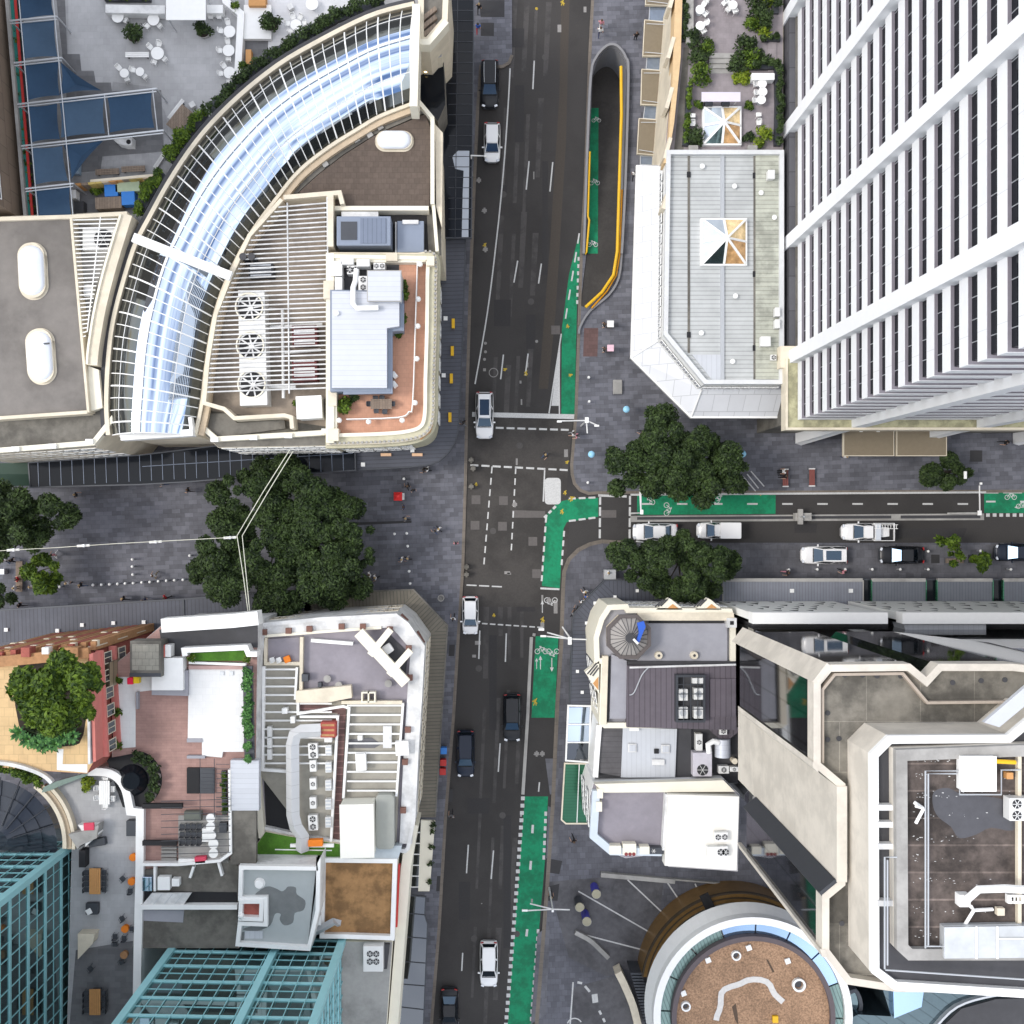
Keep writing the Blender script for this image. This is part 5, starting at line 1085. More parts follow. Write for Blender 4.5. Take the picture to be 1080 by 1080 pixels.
for x, y, r, mt, l in ((735, 45, 12, leaf_dark, 'tall dark shrub below the two small white tables'), (745, 52, 8, leaf_mid, 'small round shrub at the upper left of the steps'), (737, 62, 10, leaf_dark, 'dark shrub left of the garden steps'), (737, 80, 12.5, leaf_mid, 'broad shrub at the lower left of the garden steps'), (796, 8, 14, leaf_dark, 'large dark shrub at the top right of the garden'), (803, 24, 13, leaf_dark, 'dark shrub below the large one by the tower'), (791, 28, 9, leaf_mid, 'shrub on the edge of the upper paving'), (806, 36, 7, leaf_bright, 'yellow green shrub beside the short hedge stub'), (809, 1, 7, leaf_bright, 'yellow green shrub at the top edge'), (785, 52, 12, leaf_dark, 'dark shrub at the upper right of the garden steps'), (792, 62, 12, leaf_mid, 'green glossy shrub right of the steps'), (778, 70, 10, leaf_dark, 'dark shrub at the lower right of the steps'), (803, 62, 9, leaf_dark, 'dark shrub next to the wrapping hedge'), (780.5, 83, 9, leaf_bright, 'bright yellow green shrub below the steps'), (737, 113, 5, leaf_mid, 'small ball shrub at the left of the glasshouse'), (788, 114, 5, leaf_mid, 'small ball shrub at the right of the glasshouse'), (731, 145, 12, leaf_dark, 'dark spiky shrub in a grey trough left of the glasshouse'), (801, 145, 11, leaf_bright, 'vivid yellow green shrub in a grey trough'), (788, 146, 6, leaf_dark, 'small dark shrub between glasshouse and vivid shrub')):
 bush(x, y, GZ, r, l, mt, n=int(30 * r + 150), h=1.6 if r > 9 else 1.0)
for x, l in ((731.5, 'grey trough under the dark spiky shrub'), (794, 'grey trough under the vivid yellow green shrub')): boxthing(x - 5, 153, x + 5, 158, GZ, GZ + .6, 'trough', l, 'planter', conc)
for x, y, w, an in ((738.5, 10, 'upper of two by the sandstone edge', (55, 320)), (738.5, 27, 'lower of two by the sandstone edge', (25, 300)), (773, 5, 'in the middle of the upper garden paving', (150, 225, 290)), (804, 88, 'top one of the stacked column', (185,)), (804.5, 96.5, 'second of the stacked column', (190,)), (803, 105, 'lowest of the stacked column', (185,))): table_set(x, y, GZ + .014, .42, w, an, dist=.62)
for x, y, f, l in ((745, 1, 200, 'white chair cut by the top edge near the sandstone edge'), (764, 3, 40, 'white chair, upper left of the upper garden table'), (730.5, 122, 0, 'white chair, upper one left of the glasshouse'), (730.5, 130, 180, 'white chair, lower one left of the glasshouse'), (800, 121, 0, 'white chair, upper one of a pair right of the glasshouse'), (800.5, 129, 180, 'white chair, lower one of a pair right of the glasshouse')): chair_at(x, y, GZ + .01, f, l, 'loose white chairs in the garden')
boxthing(740, 97, 781, 107, GZ + 2.0, GZ + 2.12, 'awning', 'lilac white flat awning above the pyramid glasshouse', 'awning', M('lilac_white', (.62, .58, .66), .6, var=.05), 0, .02, [lambda t, a, b, h: [part(t, 'post', steel, lambda m: m.box((s * a * .46, 0, -2), (.07, .07, 2))) for s in (-1, 1)]])
for x, l in ((748, 'dark bar stool, left of two under the lilac awning'), (766, 'dark bar stool, right of two under the lilac awning')): boxthing(x - 4, 105, x + 4, 111, GZ, GZ + .75, 'bar_stool', l, 'stool', darksteel, 0, .05)
boxthing(793, 77, 817, 84, GZ, GZ + .95, 'white_counter', 'white counter at the head of the stacked tables', 'counter', white)
def pyramid(x0, y0, x1, y1, z, h, label):
 t = pthing('pyramid_skylight', label, 'skylight', (x0 + x1) / 2, (y0 + y1) / 2, z); q = PP([(x0, y1), (x1, y1), (x1, y0), (x0, y0)], z + .4); c = (sum(p[0] for p in q) / 4, sum(p[1] for p in q) / 4, z + .4 + h)
 part(t, 'kerb', white, lambda m: m.ring(q, z, z + .4, .3)); q = inset(q, .15)
 part(t, 'floor_below', glass_warm, lambda m: m.sheet(q, z + .02))
 gm = [M('lit_interior_glass_a', (.8, .6, .33), .08, .2, var=.8, scale=1.6), M('lit_interior_glass_b', (.55, .33, .15), .08, .25, var=.9, scale=1.8), M('sky_reflection_glass', (.5, .56, .62), .1, .4, var=.15), glass_teal] if 'lit_interior_glass_a' not in MATS else [MATS['lit_interior_glass_a'], MATS['lit_interior_glass_b'], MATS['sky_reflection_glass'], glass_teal]  # sky reflection and warm lit interior painted into the pane colours
 mid = [((q[i][0] + q[(i + 1) % 4][0]) / 2, (q[i][1] + q[(i + 1) % 4][1]) / 2) for i in range(4)]
 for i in range(4):
  for a, b, k in ((q[i], mid[i], (3, 1, 0, 2)[i]), (mid[i], q[(i + 1) % 4], (1, 0, 2, 2)[i])): part(t, 'pane', gm[k], lambda m: m.add([(*a, z + .42), (*b, z + .42), c], [(0, 1, 2)]))
 for p in q + mid: part(t, 'glazing_bar', white, lambda m: m.beam((*p, z + .45), (c[0], c[1], c[2] + .03), .2, .12))
pyramid(741, 112, 782, 153, GZ, .9, 'white framed pyramid glasshouse roof on the garden terrace')
# ---- pale metal roofed hall with white skirt
RZ = 13.0
t = bldg('metal_roofed_hall', 'hall with pale ribbed metal roof, white parapet and flared white skirt', [(703, 158), (827, 158), (827, 405), (743, 405), (700, 353)], RZ - .4, white, metal_light, M('parapet_grey_white', (.6, .61, .61), .7, var=.08, stain=.1), .4, .5)
part(t, 'skirt', white_tile, lambda m: m.frustum(PP([(672, 174), (826, 174), (832, 440), (729, 440), (666, 377)], 7.5), 7.5, PP([(706, 176), (826, 176), (830, 411), (740, 411), (698, 357)], 9.8), 9.8)); part(t, 'skirt_edge', white, lambda m: m.pstrip([(672, 174), (666, 377), (729, 440), (832, 440)], .18, 7.2, 7.62)); part(t, 'skirt_hip', white, lambda m: (m.ptube([(666, 377, 7.55), (698, 357, 9.9)], .08), m.ptube([(729, 440, 7.55), (740, 411, 9.9)], .08)))
part(t, 'stained_roof', metal_mossy, lambda m: m.pprism([(797, 164), (824, 164), (824, 400), (797, 400)], RZ - .394, RZ - .25)); part(t, 'ridge_cap', steel, lambda m: m.pbox(760, 163, 764, 401, RZ - .394, RZ - .2)); part(t, 'south_roof', metal_grey_x, lambda m: m.pprism([(730, 374), (760, 374), (760, 402), (752, 402)], RZ - .394, RZ - .28))
for x in (726.5, 796): part(t, 'gutter', conc_dark, lambda m: m.pbox(x - 1.2, 164, x + 1.2, 372 if x < 730 else 400, RZ - .394, RZ - .33)); part(t, 'sump', black, lambda m: [m.pbox(x - 2, y - 3, x + 2, y + 3, RZ - .33, RZ - .29) for y in ((184, 353) if x < 730 else (185, 289, 367))][-1])
wl = PP([(701, 175), (699, 354)], RZ); windows(t, wl[0], wl[1], (10.6,), 16, .7, 1.1, glass_dark); wl = PP([(700, 355), (742, 406)], RZ); windows(t, wl[0], wl[1], (10.6,), 7, .6, 1.1, glass_dark); wl = PP([(744, 406), (826, 406)], RZ); windows(t, wl[0], wl[1], (10.6,), 8, .7, 1.1, glass_dark)
pyramid(739, 230, 788, 280, RZ - .39, 1.3, 'white framed pyramid skylight in the pale metal roof')
for x, y, w, h, l in ((813.5, 184, 7, 9, 'white box vent on the stained roof near the tower'), (807.5, 360, 10, 10, 'white box vent at the lower end of the stained roof'), (820, 329, 5, 9, 'white vent against the tower, upper of two'), (820, 341.5, 5, 9, 'white vent against the tower, lower of two')): boxthing(x - w / 2, y - h / 2, x + w / 2, y + h / 2, RZ - .25, RZ + .45, 'roof_vent', l, 'vent', ac_white, 0, .05, [lid(ac_white)])
boxthing(813, 374, 819, 380, RZ - .25, RZ + .2, 'air_conditioner', 'small grey condenser low on the stained roof', 'air conditioner', ac_white, 0, .03, [fans([(0, 0)], .4)])
for i, (x, y) in enumerate(((741, 175), (775, 196), (776, 312), (740, 351), (773, 381), (817, 229), (803, 203))): m = MB(); m.pcyl(x, y, .15, RZ - .38, RZ - .1, 10); m.pcyl(x, y, .24, RZ - .1, RZ - .05, 10, .1); solo(m, 'vent_cowl', 'small pale vent cowl on the metal roof, ' + ('upper left field', 'upper middle field', 'below the pyramid', 'lower left field', 'lowest in the middle field', 'on the stained strip', 'by the stain patch')[i], 'vent', white, None, True)
# ---- canopies along the footpath
for i, (q, gq) in enumerate((([(682, -40), (708, -38), (707, 6), (681, 5)], [(685, 6), (706, 7), (705, 23), (684, 22)]), ([(680, 21), (706, 24), (705, 59), (678, 59)], [(682, 59), (704, 60), (703, 75), (681, 73)]), ([(677, 73), (703, 75), (702, 111), (676, 110)], [(680, 111), (700, 112), (699, 127), (678, 125)]), ([(674, 125), (700, 127), (699, 164), (672, 162)], [(675, 164), (697, 165), (696, 175), (675, 174)]))):
 w = ('at the top edge', 'second from the top', 'third from the top', 'lowest, next to the white skirt')[i]
 t = pthing('brown_canopy', 'brown flat footpath canopy, ' + w, 'canopy', *q[0], 4.0, 'brown canopies along the footpath'); part(t, 'roof', awn_brown, lambda m: m.pprism(q, 3.85, 4.1)); part(t, 'edge', cream, lambda m: m.ring(inset(PP(q, 4.1), -.03), 3.8, 4.13, .06)); part(t, 'tie_rod', steel, lambda m: (m.ptube([(q[0][0] + 2, q[0][1] + 4, 4.1), (q[1][0], q[1][1] + 2, 5.4)], .03), m.ptube([(q[3][0] + 2, q[3][1] - 4, 4.1), (q[2][0], q[2][1] - 2, 5.4)], .03)))
 t = pthing('glass_canopy', 'blue grey glass canopy panel below the brown canopy, ' + w, 'canopy', *gq[0], 3.6, 'glass panels between the brown canopies'); part(t, 'pane', M('milky_glass', (.2, .24, .3), .15, .3, var=.25, scale=2) if 'milky_glass' not in MATS else MATS['milky_glass'], lambda m: m.pprism(gq, 3.62, 3.68)); part(t, 'frame', steel, lambda m: m.ring(PP(gq, 3.7), 3.58, 3.72, .08))
# ---- white banded tower
BZ, TT, PIT = 14.0, 76.0, 2.25
WX, SY = P(841, 443, BZ); EX, NY = WX + 60, SY + 62
t = thing('banded_tower', 'tall white tower with horizontal window bands and projecting columns at the upper right', 'tower', (WX + 20, SY + 25, .12))
sq = lambda o: [(WX - o, SY - o), (EX, SY - o), (EX, NY), (WX - o, NY)]
part(t, 'podium', conc_dark, lambda m: m.prism(sq(.0), .12, BZ - .4)); part(t, 'ledge', mossy, lambda m: m.prism([(WX - .95, SY - .75), (EX, SY - .75), (EX, SY + 1), (WX + 1, SY + 1), (WX + 1, SY + 5.6), (WX - .95, SY + 5.6)], BZ - 1.2, BZ)); part(t, 'ledge_edge', cream, lambda m: m.strip([(WX - 1.0, SY + 5.6), (WX - 1.0, SY - .8), (EX, SY - .8)], .22, BZ - 1.3, BZ + .12))
part(t, 'glazing', glass_black, lambda m: m.prism(sq(-.27), BZ - .39, TT)); nf = int((TT - BZ) / PIT)
for i in range(nf):
 z = BZ + .12 + i * PIT
 part(t, 'spandrel', twr_white, lambda m: m.ring(sq(.0), z, z + 1.05, .24)); part(t, 'sill', twr_sill, lambda m: m.ring(inset(sq(0), .03), z + 1.051, z + 1.08, .22))
def f(m):
 for k in range(1, 46):
  for z in [BZ + .12 + i * PIT for i in range(nf)]:
   m.box((WX + .26, SY + k * 1.32, z + 1.08), (.06, .05, PIT - 1.08)); m.box((WX + k * 1.32, SY + .26, z + 1.08), (.05, .06, PIT - 1.08))
part(t, 'mullions', steel, f)['kind'] = 'stuff'
for y in (376, 252, 130, 8, -112, -232):
 Y = P(838, y, BZ)[1]; part(t, 'column', twr_beam, lambda m: m.prism([(WX - .7, Y - .6), (WX + .5, Y - .6), (WX + .5, Y + .6), (WX - .7, Y + .6)], .13, TT))
 if y == 376: part(t, 'column_base', cream, lambda m: m.prism([(WX - 1.5, Y - 1.0), (WX - .0, Y - 1.0), (WX, Y + 1.0), (WX - 1.5, Y + 1.0)], BZ - 4, BZ - .2))
for x in (905, 1037, 1169, 1300):
 X = P(x, 443, BZ)[0]; part(t, 'column', twr_beam, lambda m: m.prism([(X - .6, SY - .7), (X + .6, SY - .7), (X + .6, SY + .5), (X - .6, SY + .5)], 9, TT)); part(t, 'column_leg', twr_beam, lambda m: m.frustum([(X - 1.5, SY - 1.1), (X - .9, SY - 1.3), (X - .9, SY + .2), (X - 1.5, SY + .2)], .14, [(X - .6, SY - .68), (X + .6, SY - .68), (X + .6, SY + .4), (X - .6, SY + .4)], 8.998))
part(t, 'louvre_wall', M('dark_louvre', (.1, .1, .11), .6, .2, tile=(90, 3.2, .5, .08, .5, .1), wall=True), lambda m: m.prism([(WX - .55, SY + 5.7), (WX + .3, SY + 5.7), (WX + .3, NY), (WX - .55, NY)], .5, BZ - .6)); part(t, 'roof', conc, lambda m: m.sheet(sq(-.7), TT + .01))
for x0, x1, l in ((890, 942.5, 'left of two below the tower'), (946, 998, 'right of two below the tower')):
 t = pthing('brown_canopy', 'brown entrance canopy, ' + l, 'canopy', x0, 467, .13); part(t, 'roof', awn_brown, lambda m: m.pprism([(x0, 452), (x1, 452), (x1, 480.5), (x0, 480.5)], 4.8, 5.1)); part(t, 'edge', cream, lambda m: m.ring(PP([(x0 - .5, 451.5), (x1 + .5, 451.5), (x1 + .5, 481), (x0 - .5, 481)], 5.1), 4.7, 5.14, .07))
 if x0 < 900: part(t, 'downlight', M('lamp_white', (.9, .9, .85), .4, var=0), lambda m: m.box(P(908, 454, 5.1) + (5.101,), (.3, .3, .1))); part(t, 'downlight', MATS['lamp_white'], lambda m: m.box(P(926, 454, 5.1) + (5.101,), (.3, .3, .1)))
# ---- ramp walls and yellow rails of the underpass
t = pthing('ramp_wall', 'rounded grey retaining wall around the bike underpass ramp', 'wall', 640, 160, 0); LN = [(615.5, 268), (619.5, 150), (623, 80), (628, 62), (637, 51), (645, 47.5), (653, 51), (660, 62), (662.5, 80), (659.5, 190), (655.5, 268), (652.5, 293), (642, 311), (622, 328), (612, 344), (610.5, 352)]
part(t, 'wall', M('grey_wall_cap', (.22, .22, .23), .8, var=.12), lambda m: m.strip(smooth(PP(LN[:11], .5), 3), .24, -4.6, .75)); part(t, 'wall', MATS['grey_wall_cap'], lambda m: m.strip(smooth(PP(LN[10:], .4), 3), .22, .0, .5))
part(t, 'handrail', yellow, lambda m: m.tube([P(x, y, .9) + (.9,) for x, y in ((655, 70), (655.5, 120), (653, 200), (651, 265), (647, 290), (635, 308), (617.5, 324))], .16, 8)); part(t, 'handrail', yellow, lambda m: m.tube([P(x, y, .5) + (.5,) for x, y in ((622, 160), (620, 228), (621.5, 232), (618.5, 266), (617, 268))], .11, 8)); part(t, 'handrail', M('amber_paint', (.7, .3, .0), .5), lambda m: m.tube([P(x, y, .6) + (.6,) for x, y in ((656, 200), (653.5, 268), (650, 290), (640, 307), (624, 325))], .09, 8))
# ================================================================== south-east block
# ---- corner building with octagonal turret
CZ = 12.0
cp = [(632, 652), (641, 638), (662, 637), (664, 641), (772, 642), (776, 656), (776, 768), (637, 768), (632, 764), (634, 700), (627, 700), (626, 672)]
t = bldg('corner_building', 'cream corner building with octagonal turret, gables and mauve metal roof', cp, CZ - .5, cream_light, greyroof, cream_light, .5, .6)
part(t, 'parapet', cream, lambda m: m.pstrip([(673, 650.5), (774, 650.5)], .7, CZ - .49, CZ + .3)); part(t, 'parapet', cream, lambda m: m.pstrip([(638.5, 692), (636.5, 764)], .55, CZ - .49, CZ + .25))
part(t, 'box_gutter', dark_roof, lambda m: (m.psheet([(684, 653), (770, 653), (770, 657.5), (684, 657.5)], CZ - .48), m.psheet([(640, 692), (644, 692), (642, 762), (638, 762)], CZ - .48)))
part(t, 'grey_roof', greyroof, lambda m: m.pprism([(680, 657.5), (767, 657.5), (767, 697), (672, 697), (680, 688)], CZ - .495, CZ - .1)); part(t, 'side_roof', greyroof, lambda m: m.pprism([(645, 690), (661, 697), (661, 758), (643, 758)], CZ - .495, CZ - .05))
for x0 in (700, 741): part(t, 'gable', cream_light, lambda m: (m.pprism([(x0 - 8, 643), (x0 + 6, 631), (x0 + 11, 634), (x0 + 20, 643)], CZ - 1, CZ + .1), m.pprism([(x0 + 1, 641), (x0 + 9.5, 633.5), (x0 + 19, 641)], CZ + .101, CZ + .3))); part(t, 'gable_vent', orangewood, lambda m: m.pprism([(x0 + 4, 641.6), (x0 + 9.5, 637), (x0 + 15.5, 641.6)], CZ + .301, CZ + .34)); part(t, 'gable_louvre', dark_roof, lambda m: [m.pstrip([(x0 - 9 + k * 3, 640 - k * .4), (x0 - .5 + k * 2.4, 632.4 - k * .2)], .12, CZ + .101, CZ + .16) for k in range(3)])
part(t, 'gable', cream_light, lambda m: m.pprism([(632, 697), (617, 709), (621, 715), (632, 732)], CZ - 1, CZ + .1)); part(t, 'gable_vent', orangewood, lambda m: m.pprism([(631, 714), (625.5, 721), (631, 728)], CZ + .101, CZ + .2)); part(t, 'gable_louvre', dark_roof, lambda m: [m.pstrip([(619.5 + k * 2.8, 711 + k * 1), (629 + k * 1.2, 699.5 + k * 2.4)], .12, CZ + .101, CZ + .16) for k in range(3)])
part(t, 'mauve_roof', mauve_roof, lambda m: m.pprism([(662, 702), (776, 702), (777, 770), (661, 767)], CZ - .494, CZ + .6)); part(t, 'roof_pipe', white_dirty, lambda m: m.ptube([(664, 704, CZ + .75), (776, 701, CZ + .75)], .1)); part(t, 'gutter', dark_roof, lambda m: m.pprism([(662, 697.5), (776, 697.5), (776, 702), (662, 702)], CZ - .49, CZ + .2)); part(t, 'raised_roof', mauve_roof, lambda m: m.pprism([(749, 716), (776, 716), (776, 756), (749, 756)], CZ + .604, CZ + .8))
part(t, 'white_pier', white_dirty, lambda m: m.pbox(767, 652, 777, 662, CZ - .48, CZ + .6)); part(t, 'flue', black, lambda m: m.pbox(770, 655, 774, 659, CZ + .601, CZ + .62)); part(t, 'cable', steel, lambda m: m.ptube(smooth([(684, 704, CZ + .66), (677, 712, CZ + .66), (669, 730, CZ + .66), (664, 733, CZ + .66)], 4), .06, 6))
oc = lambda r, z: [(P(663, 671.5, z)[0] + r * math.cos(math.radians(22.5 + 45 * k)), P(663, 671.5, z)[1] + r * math.sin(math.radians(22.5 + 45 * k))) for k in range(8)]
OZ = CZ + 1.5
part(t, 'turret_wall', cream, lambda m: m.prism(oc(2.0, OZ), CZ - .4, OZ)); part(t, 'turret_gutter', M('dark_brown_gutter', (.1, .085, .08), .7), lambda m: m.ring(oc(2.2, OZ), OZ - .2, OZ + .15, .32))
part(t, 'turret_roof', M('turret_lead', (.3, .28, .26), .7, var=.15, scale=2), lambda m: m.frustum(oc(1.9, OZ), OZ + .02, oc(.45, OZ), OZ + 1.0)); part(t, 'turret_seams', dark_roof, lambda m: [m.beam((*Vector(oc(1.88, OZ)[k % 8]).lerp(Vector(oc(1.88, OZ)[(k + 1) % 8]), j / 3), OZ + .05), (*Vector(oc(.45, OZ)[k]).lerp(Vector(oc(.45, OZ)[(k + 1) % 8]), j / 3), OZ + 1.02), .05, .04) for k in range(8) for j in range(3)])['kind'] = 'stuff'
part(t, 'turret_cap', dark_roof, lambda m: m.prism(oc(.46, OZ), OZ + .9, OZ + 1.15)); part(t, 'turret_finial', white, lambda m: m.beam((*P(668, 674, OZ + 1.2), OZ + 1.2), (*P(673, 679, OZ + 1.2), OZ + 1.2), .2, .12))
solo(MB().pprism([(672, 657), (679, 655), (681, 661), (678, 668), (674, 678), (671, 676), (674, 667)], OZ + .75, OZ + .98), 'tarpaulin', 'bright blue tarpaulin patch draped on the octagonal turret roof', 'tarpaulin', M('blue_tarp', (.02, .1, .5), .5))
a, b = PP([(776, 642), (664, 641)], CZ); windows(t, b, a, (9,), 1) if False else None
q = PP([(664, 641), (772, 642)], CZ); windows(t, q[1], q[0], (5, 8.5), 8, 1, 1.7); q = PP([(627, 700), (634, 764)], CZ); windows(t, Vector(q[0]) + Vector((-.02, 0)), Vector(q[1]) + Vector((-.02, 0)), (5, 8.5), 4, 1, 1.7)
for x, l in ((695, 'round cream roof vent, left of two above the mauve roof'), (732.5, 'round cream roof vent, right of two above the mauve roof')):
 tt = pthing('roof_vent', l, 'vent', x, 691.5, CZ - .1); part(tt, 'cowl', cream, lambda m: m.pcyl(x, 691.5, .38, CZ - .1, CZ + .3, 18, .34)); part(tt, 'opening', dark_roof, lambda m: m.pcyl(x, 691.5, .13, CZ + .301, CZ + .32, 12))
tt = pthing('cooling_cage', 'cage of four square air conditioners on the mauve roof', 'air conditioner', 729, 736, CZ + .6); part(tt, 'frame', darksteel, lambda m: (m.pring([(713, 712), (744, 712), (744, 762), (713, 762)], CZ + .61, CZ + 1.5, .2), [m.ptube([(x, 714, CZ + 1.55), (x, 760, CZ + 1.55)], .04, 6) for x in (721, 728.5, 736)], [m.ptube([(714, y, CZ + 1.55), (743, y, CZ + 1.55)], .04, 6) for y in (722, 732, 748)]))
part(tt, 'floor', dark_roof, lambda m: m.psheet([(714, 713), (743, 713), (743, 761), (714, 761)], CZ + .62))
for x, y in ((720.5, 733), (737, 732), (720.5, 752), (737, 752)): u = part(tt, 'unit', ac_white, lambda m: m.pbox(x - 5, y - 6, x + 5, y + 6, CZ + .63, CZ + 1.35), False, .03); part(tt, 'fan_grille', steel, lambda m: m.pcyl(x, y, .3, CZ + 1.352, CZ + 1.37, 14))
boxthing(730, 715, 742, 721, CZ + .63, CZ + 1.4, 'white_cabinet', 'white cabinet at the upper end of the air conditioner cage', 'cabinet', ac_white)
# ---- middle low roofs and plant yard
MZ = 11.0
t = bldg('low_building', 'low white building with grey ribbed roof and dark plant yard', [(632, 764), (780, 767), (784, 826), (636, 828), (627, 822), (629, 790)], MZ - .5, white, dark_roof)
part(t, 'pale_roof', metal_grey_x, lambda m: m.pprism([(657, 767), (714, 769), (712, 820), (655, 820)], MZ - .49, MZ + .2)); part(t, 'dark_roof', M('dark_grey_seam', (.1, .095, .1), .6, var=.2, stain=.3, tile=(90, .5, None, .06, .7, .05)), lambda m: m.pprism([(634, 765), (657, 767), (655, 819), (632, 815)], MZ - .49, MZ + .1)); part(t, 'plant_ledge', dark_roof, lambda m: m.pprism([(714, 769), (729, 769), (729, 820), (712, 820)], MZ - .49, MZ - .1)); part(t, 'parapet', white, lambda m: m.pstrip([(632, 765), (630, 790), (628, 820)], .5, MZ - .49, MZ + .4)); part(t, 'mauve_bay', mauve_roof, lambda m: m.pprism([(745, 767), (780, 767), (780, 771), (770, 779), (758, 779)], MZ - .48, MZ + .5))
for x, y, l in ((667, 789, 'square grey skylight, left of two on the pale ribbed roof'), (702, 790, 'square grey skylight, right of two on the pale ribbed roof')): boxthing(x - 4.5, y - 4.5, x + 4.5, y + 4.5, MZ + .2, MZ + .4, 'roof_hatch', l, 'skylight', white_dirty, 0, .03, [lid(metal_grey_x, .75, 'pane')])
boxthing(688, 801, 701, 807, MZ + .2, MZ + .45, 'roof_hatch', 'long white hatch near the lower edge of the pale ribbed roof', 'hatch', white_dirty, 0, .03); boxthing(690, 790, 695, 795, MZ + .2, MZ + .4, 'flue', 'small black flue between the square skylights', 'flue', black)
boxthing(664, 765, 674, 771, MZ + .2, MZ + .6, 'white_block', 'white block at the top edge of the pale ribbed roof', 'block', white)
boxthing(731, 794, 751, 819, MZ - .48, MZ + .9, 'air_conditioner', 'grey packaged air conditioner with a black fan in the plant yard', 'air conditioner', M('lilac_grey_casing', (.5, .48, .52), .5), 0, .04, [fans([(0, -.22)], .3)])
for x0, y0, x1, y1, l in ((734, 774, 741, 792, 'small white condenser above the packaged air conditioner'), (758, 808, 769, 816, 'white box unit, left of two at the right of the plant yard'), (770, 809, 779, 814, 'white box unit, right of two at the right of the plant yard'), (759, 768, 767, 775, 'white box unit on the mauve bay')): boxthing(x0, y0, x1, y1, MZ - .48 if y0 > 770 else MZ + .5, MZ + .4 if y0 > 770 else MZ + .9, 'condenser', l, 'air conditioner', ac_white, 0, .04, [fans([(0, 0)], .35)])
pipe([(748, 794, MZ + .8), (747, 785, MZ + .9), (752, 782, MZ + .9), (758, 783, MZ + .8)], .28, 'white elbow duct joining the drum unit', white); m = MB(); m.ptube([(762, 779, MZ + .3), (762, 798, MZ + .3)], .75, 18); solo(m, 'drum_unit', 'round grey drum unit lying in the plant yard', 'tank', metal_grey, None, True); m = MB(); m.pcyl(775, 803, .28, MZ - .48, MZ + .3, 14); solo(m, 'flue', 'round cream flue at the right of the plant yard', 'flue', cream, None, True)
# ---- white building
VZ = 13.0
t = bldg('white_building', 'white rendered building with purple grey roof sunk beside a big white flat roof', [(626, 826), (764, 822), (780, 838), (778, 919), (705, 914), (699, 900), (660, 905), (644, 899), (624, 880), (622, 840)], VZ - .9, white, purple_roof)
part(t, 'parapet', cream_light, lambda m: m.pprism([(627, 827), (763, 823), (775, 835), (637, 836)], VZ - .89, VZ - .05)); part(t, 'upper_roof', M('cream_white_roof', (.74, .72, .66), .65, var=.05, scale=.6), lambda m: m.pprism([(705, 838), (779.5, 840), (777, 918), (701, 913)], VZ - .895, VZ + .5)); part(t, 'parapet', M('pale_blue_render', (.52, .58, .64), .75, var=.06), lambda m: m.pstrip([(629, 834), (626, 882), (645, 898), (698, 899)], .7, VZ - .88, VZ - .2)); part(t, 'joint', white_dirty, lambda m: m.pstrip([(703.5, 838), (700, 897)], .25, VZ - .87, VZ + .2))
for b in ((630, 832, 636, 842), (629, 846, 635, 856), (643, 892, 655, 901), (657, 890, 671, 902), (675, 893, 685, 901)): part(t, 'pier', cream_light, lambda m: m.pbox(*b, VZ - .865, VZ + .0))
part(t, 'red_louvre', M('dark_red_louvre', (.2, .03, .03), .6), lambda m: [m.pcyl(x, 901, .17, VZ + .001, VZ + .03, 10) for x in (660.5, 664.5, 668.5)][-1])
q = PP([(622, 840), (624, 880)], VZ); windows(t, q[0], q[1], (5, 9), 3, 1, 1.8); q = PP([(705, 914), (778, 919)], VZ); windows(t, q[0], q[1], (5, 9), 5, 1, 1.6)
for x0, y0, x1, y1, l, fc in ((754, 878, 768, 888, 'small twin fan air conditioner, upper one on the white roof', [(-.25, 0), (.25, 0)]), (746, 893, 768, 905, 'larger white air conditioner with black fans on the white roof', [(.15, 0), (.38, 0)])): boxthing(x0, y0, x1, y1, VZ + .5, VZ + 1.1, 'air_conditioner', l, 'air conditioner', ac_white, 2, .04, [fans(fc, .3)])
boxthing(685, 894, 700, 901, VZ - .88, VZ - .1, 'condenser', 'dark condenser in the lower corner of the purple grey roof', 'air conditioner', darksteel, 0, .04, [fans([(-.2, 0)], .35)])
# ---- verandah canopies on the main road
t = pthing('glass_verandah', 'white framed glass verandah over the footpath with a green ribbed end', 'canopy', 608, 808, .13)
for i in range(3): part(t, 'glass_pane', glass_sky if i < 2 else glass_dark, lambda m: m.pprism([(600 - i * .7, 746 + i * 19), (622 - i * .6, 746 + i * 19), (621.5 - i * .6, 763 + i * 19), (599.5 - i * .7, 763 + i * 19)], 4.4, 4.44))
part(t, 'frame', white, lambda m: (m.pring([(598.5, 743.5), (624, 744), (622, 805), (596, 803)], 4.3, 4.56, .16), [m.ptube([(598 - i, 764 + i * 19, 4.5), (622, 764 + i * 19, 4.5)], .08, 6) for i in range(2)])); part(t, 'green_roof', glass_green, lambda m: m.pprism([(596, 806), (621, 806), (619, 868), (597, 868), (592.5, 864)], 4.3, 4.4)); part(t, 'frame', cream, lambda m: m.pring([(595, 804.5), (622.5, 805), (620.5, 869.5), (596.5, 869.5), (591.5, 865)], 4.25, 4.5, .14)); part(t, 'rib', white, lambda m: m.ptube([(611, 806, 4.45), (608.5, 868, 4.45)], .05, 6)); part(t, 'blue_light', glass_blue, lambda m: m.pprism([(619, 806), (626, 806), (624, 866), (617, 868)], 4.12, 4.2))
